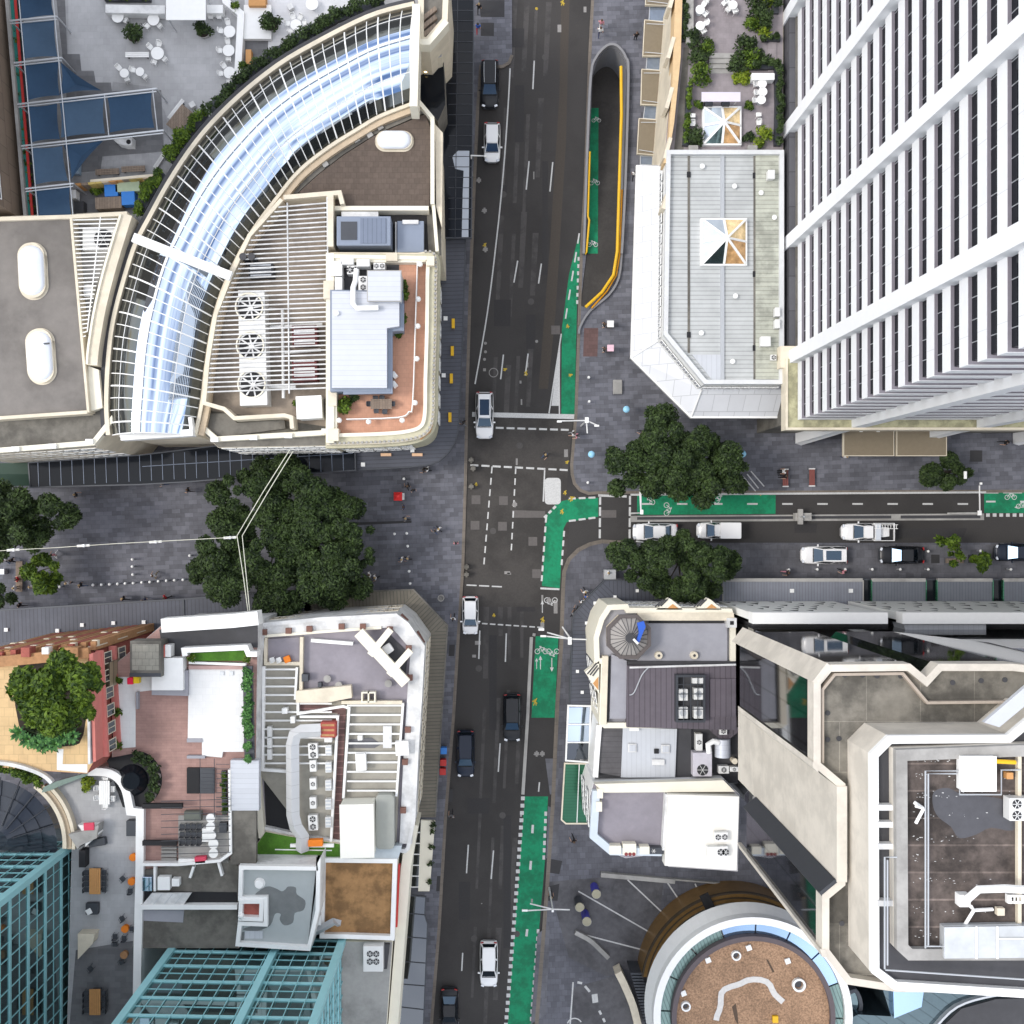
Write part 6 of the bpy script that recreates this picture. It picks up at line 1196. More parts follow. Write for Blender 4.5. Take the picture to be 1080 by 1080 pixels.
# ---- charcoal awning round the corner
q = [(601, 744), (604, 655), (606, 647), (626, 626), (636, 612), (646, 612), (775, 612), (775, 645), (650, 645), (632, 660), (628, 744)]
t = pthing('street_awning', 'charcoal ribbed awning wrapping the turret corner building', 'awning', 620, 650, .13); part(t, 'roof', awn_dark_y, lambda m: m.pprism([(601, 744), (604, 655), (606, 647), (632, 662), (629, 744)], 3.95, 4.2)); part(t, 'roof', awn_diag, lambda m: m.pprism([(606, 647), (627, 623), (638, 612), (660, 645), (634, 664)], 3.952, 4.203)); part(t, 'roof', awn_dark, lambda m: m.pprism([(638, 612), (775, 612), (775, 645), (658, 645)], 3.951, 4.199)); part(t, 'fascia', darksteel, lambda m: m.pstrip([(601, 744), (604, 655), (606, 647), (627, 623), (638, 612), (775, 612)], .14, 3.8, 4.26))
for x, y in ((648.5, 629.5), (627.5, 636), (618.5, 657), (614, 730), (672, 623), (710, 622), (609, 708)): part(t, 'roof_light', white, lambda m: m.box(P(x, y, 4.2) + (4.205,), (.3, .3, .12)))
# ---- grey awnings on the side street
for x0, x1, lt, l in ((763, 910, (835, 897), 'long pale grey awning with two white lights in the side street'), (920, 976.5, (), 'dark grey awning between two green glass gaps'), (989, 1047, (), 'dark grey awning with green side edges, second from the right edge'), (1059, 1140, (), 'dark grey awning cut by the right edge')):
 t = pthing('street_awning', l, 'awning', x0, 623, .13, 'awnings of the side street'); part(t, 'roof', awn_grey if lt else M('slate_awning', (.13, .14, .16), .55, .15, var=.1, tile=(0, .3, None, .06, .75, .04)) if 'slate_awning' not in MATS else (awn_grey if lt else MATS['slate_awning']), lambda m: m.pprism([(x0, 613), (x1, 612), (x1, 640), (x0, 640)], 4.0, 4.2)); part(t, 'front_gutter', conc, lambda m: m.pbox(x0, 610, x1, 613.5, 3.95, 4.28)); part(t, 'side_edge', conc if lt else glass_green, lambda m: m.pbox(x0 - 1, 612, x0, 640, 3.94, 4.27)); part(t, 'side_edge', conc if lt else glass_green, lambda m: m.pbox(x1, 612, x1 + 1, 640, 3.94, 4.27))
 for x in lt: part(t, 'roof_light', white, lambda m: m.box(P(x, 623, 4.2) + (4.201,), (.38, .38, .2)))
t = pthing('glass_canopy', 'green black glass strip behind the dark grey side street awnings', 'canopy', 985, 625, .13); part(t, 'pane', glass_black, lambda m: m.pbox(911, 611.5, 1140, 641, 3.7, 3.8)); part(t, 'frame', darksteel, lambda m: m.pbox(911, 610.5, 1140, 612, 3.6, 3.85))
# ---- white screen facades
LZ = 18.0
def screen(x0, x1, lab, seed):
 t = pthing('screen_building', lab, 'building', (x0 + x1) / 2, 652, .12); y0 = 646
 part(t, 'beam', white, lambda m: m.pbox(x0, y0, x1, y0 + 12, LZ - 1.4, LZ)); q = PP([(x0, y0), (x1, y0), (x1, y0 + 11), (x0, y0 + 11)], LZ)
 part(t, 'screen', lattice, lambda m: m.prism([(x, y - .15 if j < 2 else y) for j, (x, y) in enumerate(ccw(q))] if False else inset(q, .12), 4.3, LZ - 1.42)); a, b = q[0], q[1]; R = random.Random(seed); Y = max(a[1], b[1]) - .12; L = abs(b[0] - a[0])
 def tri(m):
  n = int(L / 1.55)
  for i in range(n):
   for k in range(6):
    if R.random() < .33: continue
    x = min(a[0], b[0]) + (i + .5 * (k % 2) + .15) * L / (n + .5); z = 5 + k * 1.9; s = R.uniform(.5, 1.0); f = R.choice((1, -1))
    m.add([(x, Y + .004, z), (x + 1.0 * s, Y + .004, z + .2 * f), (x + .5 * s, Y + .004, z + 1.4 * s), (x, Y - .02, z), (x + 1.0 * s, Y - .02, z + .2 * f), (x + .5 * s, Y - .02, z + 1.4 * s)], [(2, 1, 0), (3, 4, 5), (0, 1, 4, 3), (1, 2, 5, 4), (2, 0, 3, 5)])
 part(t, 'perforations', black, tri)['kind'] = 'stuff'; part(t, 'back', dark_roof, lambda m: m.prism(PP([(x0, y0 + 12), (x1, y0 + 12), (x1, y0 + 50), (x0, y0 + 50)], LZ - 4), .12, LZ - 4)); return t
screen(794, 936.5, 'white triangle screened facade beside the cream corner building', 2); st_ = screen(952, 1160, 'white triangle screened facade reaching the right edge', 5)
part(st_, 'ribbed_roof', metal_grey_x, lambda m: m.pprism([(953, 658.5), (1040, 658.5), (1040, 674), (956, 668)], LZ - 3.99, LZ - 1.5))
for x, z, l in ((870, 0, 'left'), (1068, 1, 'right')): boxthing(x - 8, 664, x + 6, 673, LZ - 3.99, LZ - 2.4, 'plant_unit', 'grey plant unit in the dark gap behind the white screens, %s one' % l, 'plant unit', white_dirty, 0, .04, [slats(4, steel)])
# ---- south-east concrete and glass tower
AZ_ = 47.0
t = thing('glass_tower', 'large cream and dark glass tower with brown roof deck at the lower right', 'tower', P(960, 880, AZ_) + (.12,))
core = [(858, 719), (873, 701), (960, 700), (977, 714), (990, 700), (1068, 700), (1200, 715), (1200, 1049), (945, 1046), (893, 1038), (867, 1004), (867, 944), (884, 930), (884, 830), (858, 808)]
M('tower_glass', (.085, .09, .1), .03, .92, var=.05, tile=(90, 1.4, 1.4, .07, .25, 0), wall=True)
part(t, 'glazing', M('tower_glass_grid', (.1, .105, .12), .04, .92, var=.0, tile=(45, 1.3, 2.2, .1, .3, 0), wall=True), lambda m: m.prism(inset(PP(core, AZ_), .06), 29.5, AZ_ - .6)); part(t, 'lower_floors', MATS['tower_glass_grid'], lambda m: m.prism([(23.7, -9.8), (62, -9.8), (62, -27.5), (27, -27.5), (23.7, -26)], .12, 29.498))
part(t, 'terrace', M('terrace_concrete', (.2, .185, .155), .9, var=.4, scale=1.1, stain=.6, stainscale=.2, tile=(0, 3.2, 3.0, .05, 1.5, .08)), lambda m: m.psheet([(862, 722), (875, 704), (959, 703), (977, 718), (991, 703), (1067, 703), (1200, 718), (1200, 1045), (945, 1042), (895, 1036), (870, 1003), (870, 946), (887, 930), (887, 829), (861, 808)], AZ_ - .594))
part(t, 'parapet', cream_panel, lambda m: m.ring(PP(core, AZ_), AZ_ - 1.1, AZ_ + .02, .42)); part(t, 'inner_kerb', M('taupe_kerb', (.4, .34, .28), .85, var=.15), lambda m: m.strip([P(x, y, AZ_) for x, y in ((869, 806), (869, 728), (882, 712), (954, 711), (980, 742), (1075, 741))], .16, AZ_ - .59, AZ_ - .2))
cw = PP([(884.5, 829.5), (884.5, 930.5)], AZ_ + .1); part(t, 'blank_wall', cream_panel, lambda m: m.prism([(cw[0][0] - .1, cw[0][1]), (cw[0][0] + .5, cw[0][1]), (cw[1][0] + .5, cw[1][1]), (cw[1][0] - .1, cw[1][1])], 23.8, AZ_ + .1))
part(t, 'corner_column', cream_panel, lambda m: m.prism(PP([(856.5, 719), (872, 699), (877, 704), (864, 722)], AZ_), 27.5, AZ_ + .05)); part(t, 'corner_column', cream_panel, lambda m: m.prism(PP([(864.5, 1001), (870, 1001), (873, 1009), (867, 1009)], AZ_), 27.5, AZ_ + .05)); part(t, 'corner_column', cream_panel, lambda m: m.prism(PP([(857, 803), (863, 808), (863, 815), (857, 809)], AZ_), 29.4, AZ_ + .04))
part(t, 'balcony_parapet', darksteel, lambda m: m.strip([P(x, y, AZ_) for x, y in ((884, 931), (866.5, 945))], .5, 29.4, AZ_ - .02))
up = [(918, 795), (937, 776), (1063, 775), (1095, 748), (1200, 748), (1200, 1060), (943, 1044), (919, 1026)]
part(t, 'upper_wall', cream_panel, lambda m: m.prism(PP(up, 50), AZ_ - .58, 49.99)); wl_ = up
part(t, 'white_coping', white, lambda m: m.pring(up, 50.0, 50.35, .45)); part(t, 'grey_panel', M('pale_grey_panel', (.5, .52, .55), .6, var=.06), lambda m: m.pprism([(1038, 762), (1054, 767), (1089, 738), (1089, 718)], 49.9, 50.2))
part(t, 'gutter_floor', dark_roof, lambda m: m.sheet(inset(PP(wl_, 50), .1), 50.004)); part(t, 'white_bridge', white_dirty, lambda m: [m.pstrip([(926, y), (945, y)], .3, 50.01, 50.5) for y in (852, 870, 893, 953)])
BR = M('stained_brown_roof', (.1, .08, .07), .95, var=.6, scale=2.2, stain=.6, stainscale=.35, tile=(90, 1.5, None, .1, 1.9, .15)); ik = [(945, 791), (1076, 786), (1200, 786), (1200, 1013), (958, 1013), (946, 1002)]
part(t, 'core_wall', cream_panel, lambda m: m.prism(PP(ik, 51), 50.006, 50.6)); part(t, 'core_roof', BR, lambda m: m.sheet(inset(PP(ik, 51), .6), 50.604)); part(t, 'core_parapet', conc, lambda m: m.ring(PP(ik, 51), 50.602, 51, .62)); part(t, 'divider', cream, lambda m: m.pstrip([(1075.5, 790), (1075.5, 1010)], .2, 50.61, 50.9))
R9 = random.Random(3)
def f(m):
 for k in range(150):
  y = R9.choice((800, 820, 838, 860, 885, 905, 930, 960, 985)) + R9.uniform(-4, 4); x = 963 + abs(R9.gauss(0, 22)) if R9.random() < .7 else R9.uniform(963, 1074); w_ = R9.uniform(.2, 1.4); h_ = R9.uniform(.2, .55)
  m.psheet([(x - w_, y), (x, y - h_), (x + w_, y - h_ * .3), (x + w_ * .4, y + h_)], 50.61 + k * .00003)
part(t, 'paint_flakes', white_dirty, f)['kind'] = 'stuff'
for x, y in ((886, 708), (905, 708), (920, 709), (945, 709), (868, 748), (868, 776), (880, 775), (884, 830), (892, 845), (891, 905), (891, 922), (883, 970), (1000, 716), (1030, 714), (1055, 713)): part(t, 'roof_drain', dark_roof, lambda m: m.pcyl(x + 5, y + 4, .16, AZ_ - .588, AZ_ - .55, 10))
part(t, 'puddle', M('dark_puddle', (.06, .06, .068), .35, var=.25, scale=2), lambda m: m.psheet(smooth([(985, 835), (1000, 831), (1015, 838), (1040, 840), (1062, 845), (1076, 862), (1068, 876), (1045, 873), (1030, 880), (1012, 884), (1003, 872), (990, 862), (984, 850)], 3, True), 50.609))
part(t, 'rail', steel, lambda m: [m.ptube([(x, y, 51.0) for x, y in ln], .05, 6) for ln in ([(976, 1000), (976, 813), (1012, 813), (1012, 838), (1056, 838), (1056, 812), (1076, 812)], [(979, 997), (979, 816), (1009, 816)], [(976, 998), (995, 998), (995, 977), (1076, 975)], [(933, 1022), (933, 904), (946, 904)], [(936, 1018), (936, 907)], [(934, 1023), (1080, 1033)])])['kind'] = 'stuff'
boxthing(1014, 798, 1050, 834, 50.61, 51.3, 'roof_box', 'square white plant box on the brown roof of the large tower', 'plant box', white, 0, .05, [lid(white)])
boxthing(1065, 842, 1090, 866, 50.61, 51.4, 'air_conditioner', 'white air conditioner with two black fans at the right edge of the brown roof', 'air conditioner', ac_white, 0, .04, [fans([(-.2, .25), (-.2, -.25)], .2)])
tt = pthing('roof_skylight', 'large frosted glass skylight at the lower right of the brown roof', 'skylight', 1037, 993, 50.6); part(tt, 'glass', M('frosted_glass', (.5, .52, .53), .2, .2, var=.2, scale=1), lambda m: m.pprism([(996, 978), (1120, 976), (1120, 1010), (996, 1011)], 50.62, 51.2)); part(tt, 'bar', white, lambda m: [m.ptube([(x, 977, 51.25), (x, 1011, 51.25)], .06, 6) for x in (1030, 1052)] + [m.ptube([(1052, 990, 51.26), (1120, 990, 51.26)], .05, 6)])
tt = pthing('davit_arm', 'white angled crane arm with tripod feet lying across the brown roof', 'crane', 1020, 948, 50.6); part(tt, 'arm', white, lambda m: m.ptube([(1018, 950, 51.3), (1032, 938, 51.6), (1060, 937, 51.7), (1110, 940, 51.7)], .22, 8)); part(tt, 'base', white, lambda m: m.pbox(1012, 944, 1024, 957, 50.61, 51.2), False, .05); part(tt, 'leg', white, lambda m: m.ptube([(1024, 956, 51.3), (1027, 960, 51), (1016, 978, 50.7)], .1, 6)); part(tt, 'leg', white, lambda m: m.ptube([(1027, 960, 51), (1047, 959, 50.75)], .1, 6))
tt = pthing('steel_ladder', 'white ladder frame beside the crane arm', 'ladder', 1070, 947, 50.6); part(tt, 'frame', white, lambda m: (m.pring([(1063, 944), (1080, 944), (1080, 953), (1063, 953)], 50.7, 51, .12), [m.ptube([(1066 + k * 4, 944, 51.02), (1066 + k * 4, 953, 51.02)], .05, 6) for k in range(4)]))
boxthing(1052, 958, 1060, 966, 50.61, 51, 'roof_hatch', 'small cream hatch beside the crane arm', 'hatch', cream); boxthing(1062, 815, 1069, 822, 50.61, 51.1, 'flue', 'small orange flue at the upper right of the brown roof', 'flue', orangewood)
m = MB(); m.ptube([(966, 850, 51.2), (974, 853, 51.1), (966, 868, 50.8)], .1, 6); m.ptube([(974, 853, 51.1), (964, 846, 50.8)], .1, 6); solo(m, 'antenna', 'white tripod antenna at the left side of the brown roof', 'antenna', white, None, True); m = MB(); m.ptube([(1051, 803, 51.3), (1071, 804, 51.3)], .12, 8); solo(m, 'pipe', 'short yellow pipe right of the square white plant box', 'pipe', yellow, None, True)
# ---- round building
RX, RY, QZ = 794, 1072, 9.0
ctr = P(RX, RY, QZ); circ = lambda r, n=72, a0=0, a1=360: [(ctr[0] + r * math.cos(math.radians(a0 + (a1 - a0) * k / n)), ctr[1] + r * math.sin(math.radians(a0 + (a1 - a0) * k / n))) for k in range(n if a1 - a0 == 360 else n + 1)]
s9 = (H - QZ) / F
t = thing('round_building', 'round building with orange gravel roof and white ring eave at the bottom edge', 'building', ctr + (.12,))
part(t, 'drum', white_dirty, lambda m: m.prism(circ(92 * s9), .12, QZ - 2.5)); part(t, 'eave', white, lambda m: m.frustum(circ(110 * s9), QZ - 2.6, circ(104.5 * s9), QZ - .9)); part(t, 'white_ring', white, lambda m: m.ring(circ(105 * s9), QZ - .899, QZ + .1, 7.5 * s9)); part(t, 'dark_ring', M('purple_brown_ring', (.1, .08, .085), .7), lambda m: m.ring(circ(86 * s9), QZ - .9, QZ + .35, 5 * s9)); part(t, 'gravel_roof', gravel, lambda m: m.sheet(circ(82 * s9), QZ - .05)); part(t, 'core', conc_dark, lambda m: m.prism(circ(85 * s9), QZ - 2.4, QZ - .06))
for k in range(16): a0 = 20 + k * 22.5; part(t, 'glass_band', glass_blue if -20 < (a0 + 11 - 45 + 180) % 360 - 180 < 55 else (MATS['pale_green_band'] if 'pale_green_band' in MATS else M('pale_green_band', (.2, .3, .28), .2, .4, tile=(20, .35, None, .08, .55, 0))), lambda m: m.prism([(*p,) for p in circ(97 * s9, 6, a0 + .6, a0 + 22)] + list(reversed(circ(86.3 * s9, 6, a0 + .6, a0 + 22))), QZ - .8, QZ - .35))
part(t, 'roof_drain_ring', M('white_membrane', (.6, .58, .55), .8, var=.2, scale=3), lambda m: m.strip([(ctr[0] + 3.2 * math.cos(a) + .2 * math.sin(a * 7) - .2, ctr[1] + .3 + 3.2 * math.sin(a) + .15 * math.cos(a * 5)) for a in [math.radians(q) for q in range(20, 200, 9)]], .55, QZ - .045, QZ - .02)); part(t, 'crack', M('dark_stain', (.09, .06, .04), .9), lambda m: m.psheet([(772, 1062), (776, 1058), (778, 1070), (779, 1082), (775, 1075)], QZ - .04)); part(t, 'crack', MATS['dark_stain'], lambda m: m.psheet([(808, 1012), (810, 1012), (817, 1025), (815, 1026)], QZ - .04))
for x, y, r, l in ((776, 1007, 5, 'white ringed roof vent at the top of the gravel roof'), (723, 1060.5, 5, 'white ringed roof vent at the left of the gravel roof'), (842, 1038, 7, 'large white ringed roof vent at the right of the gravel roof')): tt = pthing('roof_vent', l, 'vent', x, y, QZ); rr = r * s9; part(tt, 'ring', white, lambda m: m.ring([(P(x, y, QZ)[0] + rr * math.cos(k * PI / 12), P(x, y, QZ)[1] + rr * math.sin(k * PI / 12)) for k in range(24)], QZ - .05, QZ + .3, rr * .3)); part(tt, 'cowl', dark_roof, lambda m: m.pcyl(x, y, rr * .5, QZ - .05, QZ + .2, 12))
for x, y, l in ((790, 1000, 'top'), (747, 1013, 'upper left'), (831, 1014, 'upper right'), (721, 1048, 'left')): boxthing(x - 2.8, y - 2.8, x + 2.8, y + 2.8, QZ - .05, QZ + .2, 'roof_tile', 'small white square box at the %s of the gravel roof' % l, 'box', white, 20)
boxthing(815, 1072, 821, 1079, QZ - .05, QZ + .3, 'yellow_valve', 'small yellow valve box on the gravel roof by the membrane strip', 'valve', yellow)
t = thing('curved_screen', 'golden brown curved screen wall around the round building', 'wall', ctr + (.13,)); part(t, 'screen', M('golden_brown_glass', (.26, .15, .05), .3, .4, var=.35, scale=1.2), lambda m: m.prism(circ(108.5 * s9, 40, 60, 172) + list(reversed(circ(98 * s9, 40, 60, 172))), .14, 3.6)); part(t, 'coping', M('dark_gold_trim', (.05, .035, .02), .5), lambda m: (m.strip(circ(108.5 * s9, 40, 60, 172), .14, 3.3, 3.75), m.strip(circ(103 * s9, 40, 60, 172), .12, 3.61, 3.7))); part(t, 'black_bridge', black, lambda m: m.pprism([(738, 946), (747, 942), (757, 962), (747, 966)], 3.6, 3.9))
t = thing('glass_lobe', 'curved blue grey glass roofed lobe beside the round building', 'building', P(885, 1048, 7) + (.12,)); part(t, 'roof', M('lobe_glass', (.14, .2, .22), .1, .7, tile=(30, .8, None, .05, .6, 0)), lambda m: m.prism(PP(smooth([(862, 1048), (880, 1055), (900, 1046), (905, 1062), (890, 1075), (870, 1068)], 4, True), 7), 4, 7)); part(t, 'rim', darksteel, lambda m: m.ring(PP(smooth([(860, 1044), (880, 1053), (902, 1042), (909, 1064), (890, 1079), (866, 1070)], 4, True), 7), 5, 7.2, .35))
t = thing('glass_roof_hall', 'low blue glass roofed hall at the bottom right corner', 'building', P(1000, 1070, 8) + (.12,)); part(t, 'roof', M('hall_glass', (.1, .14, .16), .08, .8, tile=(55, 1.0, None, .06, .5, 0)), lambda m: m.pprism([(930, 1040), (1150, 1040), (1150, 1130), (850, 1130), (868, 1088), (905, 1070), (940, 1072)], .12, 8)); part(t, 'blue_bay', glass_blue, lambda m: m.pprism([(942, 1040), (975, 1040), (972, 1062), (943, 1074)], 8.01, 8.6)); part(t, 'rim', steel, lambda m: m.pstrip(smooth([(985, 1086), (1010, 1062), (1050, 1050), (1100, 1045)], 4), .2, 8.0, 8.5)); part(t, 'dark_roof', dark_roof, lambda m: m.pprism([(992, 1085), (1014, 1064), (1050, 1054), (1150, 1050), (1150, 1130), (980, 1130)], 8.002, 8.3))
m = MB(); m.psheet([(830, 1060), (862, 1042), (910, 1040), (935, 1040), (930, 1076), (880, 1085), (850, 1092)], .145); struct(m, 'lawn', turf)
# ---- forecourt stair and walls near the round building
t = thing('entry_stair', 'dark steel stair beside the round building at the bottom', 'stair', P(672, 1050, 2) + (.13,)); part(t, 'treads', darksteel, lambda m: [m.pprism([(665 + k * .9, 1026 + k * 3.2), (677 + k * .8, 1026 + k * 3.2), (677.5 + k * .8, 1028.2 + k * 3.2), (665.5 + k * .9, 1028.2 + k * 3.2)], .14, 3 - k * .16) for k in range(18)]); part(t, 'stringer', cream, lambda m: m.pstrip(smooth([(652, 1026), (659, 1040), (668, 1062), (675, 1090)], 4), .75, .15, 2.0))
m = MB(); m.pstrip(smooth([(607, 984), (622, 992), (634, 1003), (642, 1011)], 4), .45, .14, .6); solo(m, 'seat_wall', 'curved pale stone seat wall on the forecourt', 'wall', conc); m = MB(); m.pstrip([(634, 923), (712, 930)], .45, .14, .7); m.pstrip([(712, 928), (791, 934.5)], .16, .141, .6); solo(m, 'low_wall', 'straight pale stone low wall below the white building', 'wall', conc)
for a, b in (((610, 940), (697, 990)), ((609, 984), (690, 1005)), ((662, 928), (713, 976)), ((704, 931), (722, 958)), ((733, 932), (738, 943))): m = MB(); m.pstrip([a, b], .14, .14, .147); struct(m, 'paving_line', linepaint)
# ================================================================== south-west block
# ---- corner building
DZ = 14.0
dp = [(277, 657), (340, 651), (418, 647), (431, 657), (448, 681), (446, 720), (441, 800), (438, 866), (432, 896), (428, 900), (395, 896), (355, 890), (306, 882), (279, 876), (264, 876), (266, 800), (272, 700)]
t = bldg('white_corner_building', 'white corner building with parapets, roof terrace and slatted plant deck', dp, DZ - .6, white_dirty, purple_roof, white_dirty, .35, .6)
IN = lambda *p: list(p)
part(t, 'wide_parapet', white_dirty, lambda m: m.pstrip([(275, 666), (340, 659), (415, 655), (424, 664), (440, 683), (437, 720), (432, 800), (428, 890)], 1.15, DZ - .59, DZ - .15)); part(t, 'inner_curb', cream_light, lambda m: m.pstrip([(279, 671), (345, 666), (402, 662)], .25, DZ - .58, DZ + .05))
for x, y in ((278, 667), (304, 665.5), (326, 663.5), (360, 661), (382.5, 661), (411, 664), (431, 684), (432, 715), (430, 770), (427, 804), (425, 855)): part(t, 'chimney_cap', M('dark_brick_cap', (.17, .085, .065), .85, var=.3) if 'dark_brick_cap' not in MATS else MATS['dark_brick_cap'], lambda m: m.pbox(x - 3, y - 3, x + 3, y + 3, DZ - .57, DZ + .25))
part(t, 'chamfer_trim', MATS['dark_brick_cap'], lambda m: m.pstrip([(422, 649), (429, 656)], .35, DZ - 1.6, DZ - .7)); part(t, 'chamfer_trim', MATS['dark_brick_cap'], lambda m: m.pstrip([(439, 667), (446, 679)], .35, DZ - 1.6, DZ - .7))
for a, b, w, e in (((378, 667), (428, 721), 1.0, 0), ((390, 691), (412, 664), .6, .03), ((410, 712), (433, 686), .6, .03)): part(t, 'canopy_beam', cream_light, lambda m: m.pstrip([a, b], w, DZ + .6 + e, DZ + 1.05 + e))
part(t, 'dark_recess', dark_roof, lambda m: m.pprism([(395, 681), (410, 668), (430, 688), (428, 712)], DZ - .594, DZ - .5)); part(t, 'small_terrace', purple_roof, lambda m: m.pprism([(282, 674), (316, 672), (316, 699), (281, 699)], DZ - .595, DZ - .4)); part(t, 'terrace_curb', cream, lambda m: (m.pstrip([(280, 673), (280, 700), (317, 700)], .3, DZ - .59, DZ), m.pstrip([(318, 672), (317, 738)], .3, DZ - .59, DZ + .02)))
SD = M('slatted_deck', (.36, .34, .29), .85, var=.12, scale=2, stain=.2)
part(t, 'plant_deck', SD, lambda m: m.pprism([(276, 701), (316, 701), (316, 738), (368, 740), (425, 742), (418, 890), (330, 890), (270, 812)], DZ - .594, DZ - .35)); 
part(t, 'deck_beam', white, lambda m: [m.ptube([(278, y, DZ + .1), (312 if y < 735 else 350, y, DZ + .1)], .09, 6) for y in range(706, 812, 9)])['kind'] = 'stuff'; part(t, 'deck_beam', white, lambda m: [m.ptube([(366, y, DZ + .1), (424 - (y - 740) * .06, y, DZ + .1)], .09, 6) for y in range(744, 842, 10)])['kind'] = 'stuff'
part(t, 'deck_frame', white, lambda m: (m.pstrip([(278, 703), (277, 812), (305, 814)], .25, DZ - .3, DZ + .25), m.pstrip([(313, 704), (311, 738)], .2, DZ - .3, DZ + .24), m.pstrip([(425, 742), (418, 840)], .2, DZ - .3, DZ + .24), m.pstrip([(316, 756), (356, 756), (349, 888)], .22, DZ - .3, DZ + .26), m.pstrip([(314, 741), (314, 753), (362, 745), (368, 747), (362, 842)], .22, DZ - .3, DZ + .27)))
part(t, 'red_brown_strip', M('red_brown_grating', (.11, .06, .055), .8, var=.3, scale=3, tile=(90, .6, None, .07, 2.2, .2)), lambda m: m.pprism([(316, 743), (365, 745), (358, 890), (350, 890), (356, 752), (316, 752)], DZ - .34, DZ - .2)); part(t, 'stepped_screen', cream, lambda m: m.pprism([(312, 729), (370, 723), (371, 736), (345, 741), (312, 741)], DZ - .34, DZ + .5)); part(t, 'bench_curb', cream, lambda m: m.pstrip([(360, 741), (424, 741)], .3, DZ - .33, DZ + .2)); part(t, 'west_wall', cream_light, lambda m: m.pstrip([(272, 700), (270, 812), (276, 884)], .55, DZ - .58, DZ + .3)); part(t, 'light_well', black, lambda m: m.psheet([(278, 816), (305, 816), (306, 884), (281, 876)], DZ - .58)); part(t, 'sill', cream, lambda m: m.pstrip([(279, 878), (306, 880)], .5, DZ - .57, DZ - .2))
part(t, 'tank_roof', M('grey_green_tank', (.3, .31, .28), .6, var=.1), lambda m: m.pprism(rrect(396, 838, 416, 896, 5), DZ - .34, DZ + .9), False, .1)
part(t, 'ac_panel', white_dirty, lambda m: m.pbox(404, 766, 413, 789, DZ - .3, DZ + .2)); part(t, 'terrace_pergola', cream_light, lambda m: (m.pring([(381, 730), (396, 730), (396, 741), (381, 741)], DZ - .4, DZ + .4, .12), m.pstrip([(388.5, 730), (388.5, 741)], .12, DZ - .4, DZ + .4))); part(t, 'white_rail', white, lambda m: m.pstrip([(328, 675.5), (372, 679)], .3, DZ - .58, DZ + .1))
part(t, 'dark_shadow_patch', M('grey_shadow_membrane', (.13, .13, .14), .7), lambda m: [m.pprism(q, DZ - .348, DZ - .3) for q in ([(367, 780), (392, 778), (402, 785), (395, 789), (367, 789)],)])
q = PP([(277, 657), (418, 647)], DZ); windows(t, q[1], q[0], (5.5, 9.5), 9, 1.1, 1.9, None, 'window', cream); q = PP([(448, 681), (438, 866)], DZ); windows(t, q[1], q[0], (5.5, 9.5), 11, 1.1, 1.9, None, 'window', cream)
pipe([(339, 770, DZ + 1.0), (318, 771, DZ + 1.0), (311, 775, DZ + 1.0), (308.5, 785, DZ + 1.0), (309, 860, DZ + 1.0), (312, 872, DZ + 1.0), (319, 882, DZ + .9), (319, 897, DZ + .7)], .6, 'fat white ventilation duct bending twice down the plant deck', M('duct_white', (.6, .61, .62), .4, .15, var=.05, tile=(90, 1.2, None, .05, .8, 0)), n=4)
boxthing(338, 762, 354, 778, DZ - .3, DZ + 1.2, 'red_fan_box', 'red rusty fan box at the upper end of the fat white duct', 'fan', M('rusty_red', (.33, .05, .04), .7, var=.25), 0, .04, [slats(3, ornate)]); boxthing(342, 777, 350, 783, DZ - .3, DZ + .7, 'white_motor', 'small white motor under the red fan box', 'motor', ac_white)
for i, y in enumerate((792, 810, 829, 849, 868)):
 n = ('first', 'second', 'third', 'fourth', 'fifth')[i]; w_ = 10 if i in (0, 4) else 7
 boxthing(330 - w_ / 2, y - 8, 330 + w_ / 2, y + 8 if i in (0, 4) else y + 4, DZ - .3, DZ + .5, 'air_conditioner', '%s white condenser from the top in the left row beside the duct' % n, 'air conditioner', ac_white, 3, .04, [fans([(0, .25), (0, -.25)] if i in (0, 4) else [(0, 0)], .32)])
 boxthing(343, y - 6, 349.5, y + 5, DZ - .3, DZ + .5, 'air_conditioner', '%s white condenser from the top in the right row beside the red strip' % n, 'air conditioner', ac_white, 2, .04, [slats(3, steel)])
for i, (x, y) in enumerate(((284, 772), (284, 784), (284, 796))): boxthing(x - 2.5, y - 5.5, x + 2.5, y + 5.5, DZ - .3, DZ + .45, 'air_conditioner', 'slim white condenser, %s of three on the left of the slatted deck' % ('top', 'middle', 'lowest')[i], 'air conditioner', ac_white, 2, .06)
for x0, y0, x1, y1, l in ((297, 747, 303, 753, 'small white box on the left slatted deck'), (306, 756, 311, 763, 'small white box near the bend of the duct'), (375, 795, 386, 813, 'white box unit in the middle of the right slatted deck'), (417, 782, 431, 797, 'bright white box on the east parapet'), (377, 776, 382, 781, 'tiny white vent on the right slatted deck')): boxthing(x0, y0, x1, y1, DZ - .3, DZ + .6, 'roof_box', l, 'plant box', white, 3, .05)
t = boxthing(359, 849, 394, 904, DZ - .3, DZ + 2.2, 'lift_overrun', 'tall cream white lift housing at the foot of the plant deck', 'plant room', M('cream_white_box', (.74, .73, .64), .6, var=.04), 1, .05, [lid(M('cream_lid', (.78, .77, .7), .6, var=.03), 1.03)])
boxthing(325, 886, 340, 893, DZ + .33, DZ + 1, 'orange_cover', 'orange cover on legs below the fat white duct', 'cover', orange, 2, .03)
for x, y, l, mt in ((287, 696, 'pale round chair, left one on the small terrace', 'white'), (294, 696, 'pale round chair, right one on the small terrace', 'white')): chair_at(x, y, DZ - .39, 20, l, 'chairs on the white corner building', mt)
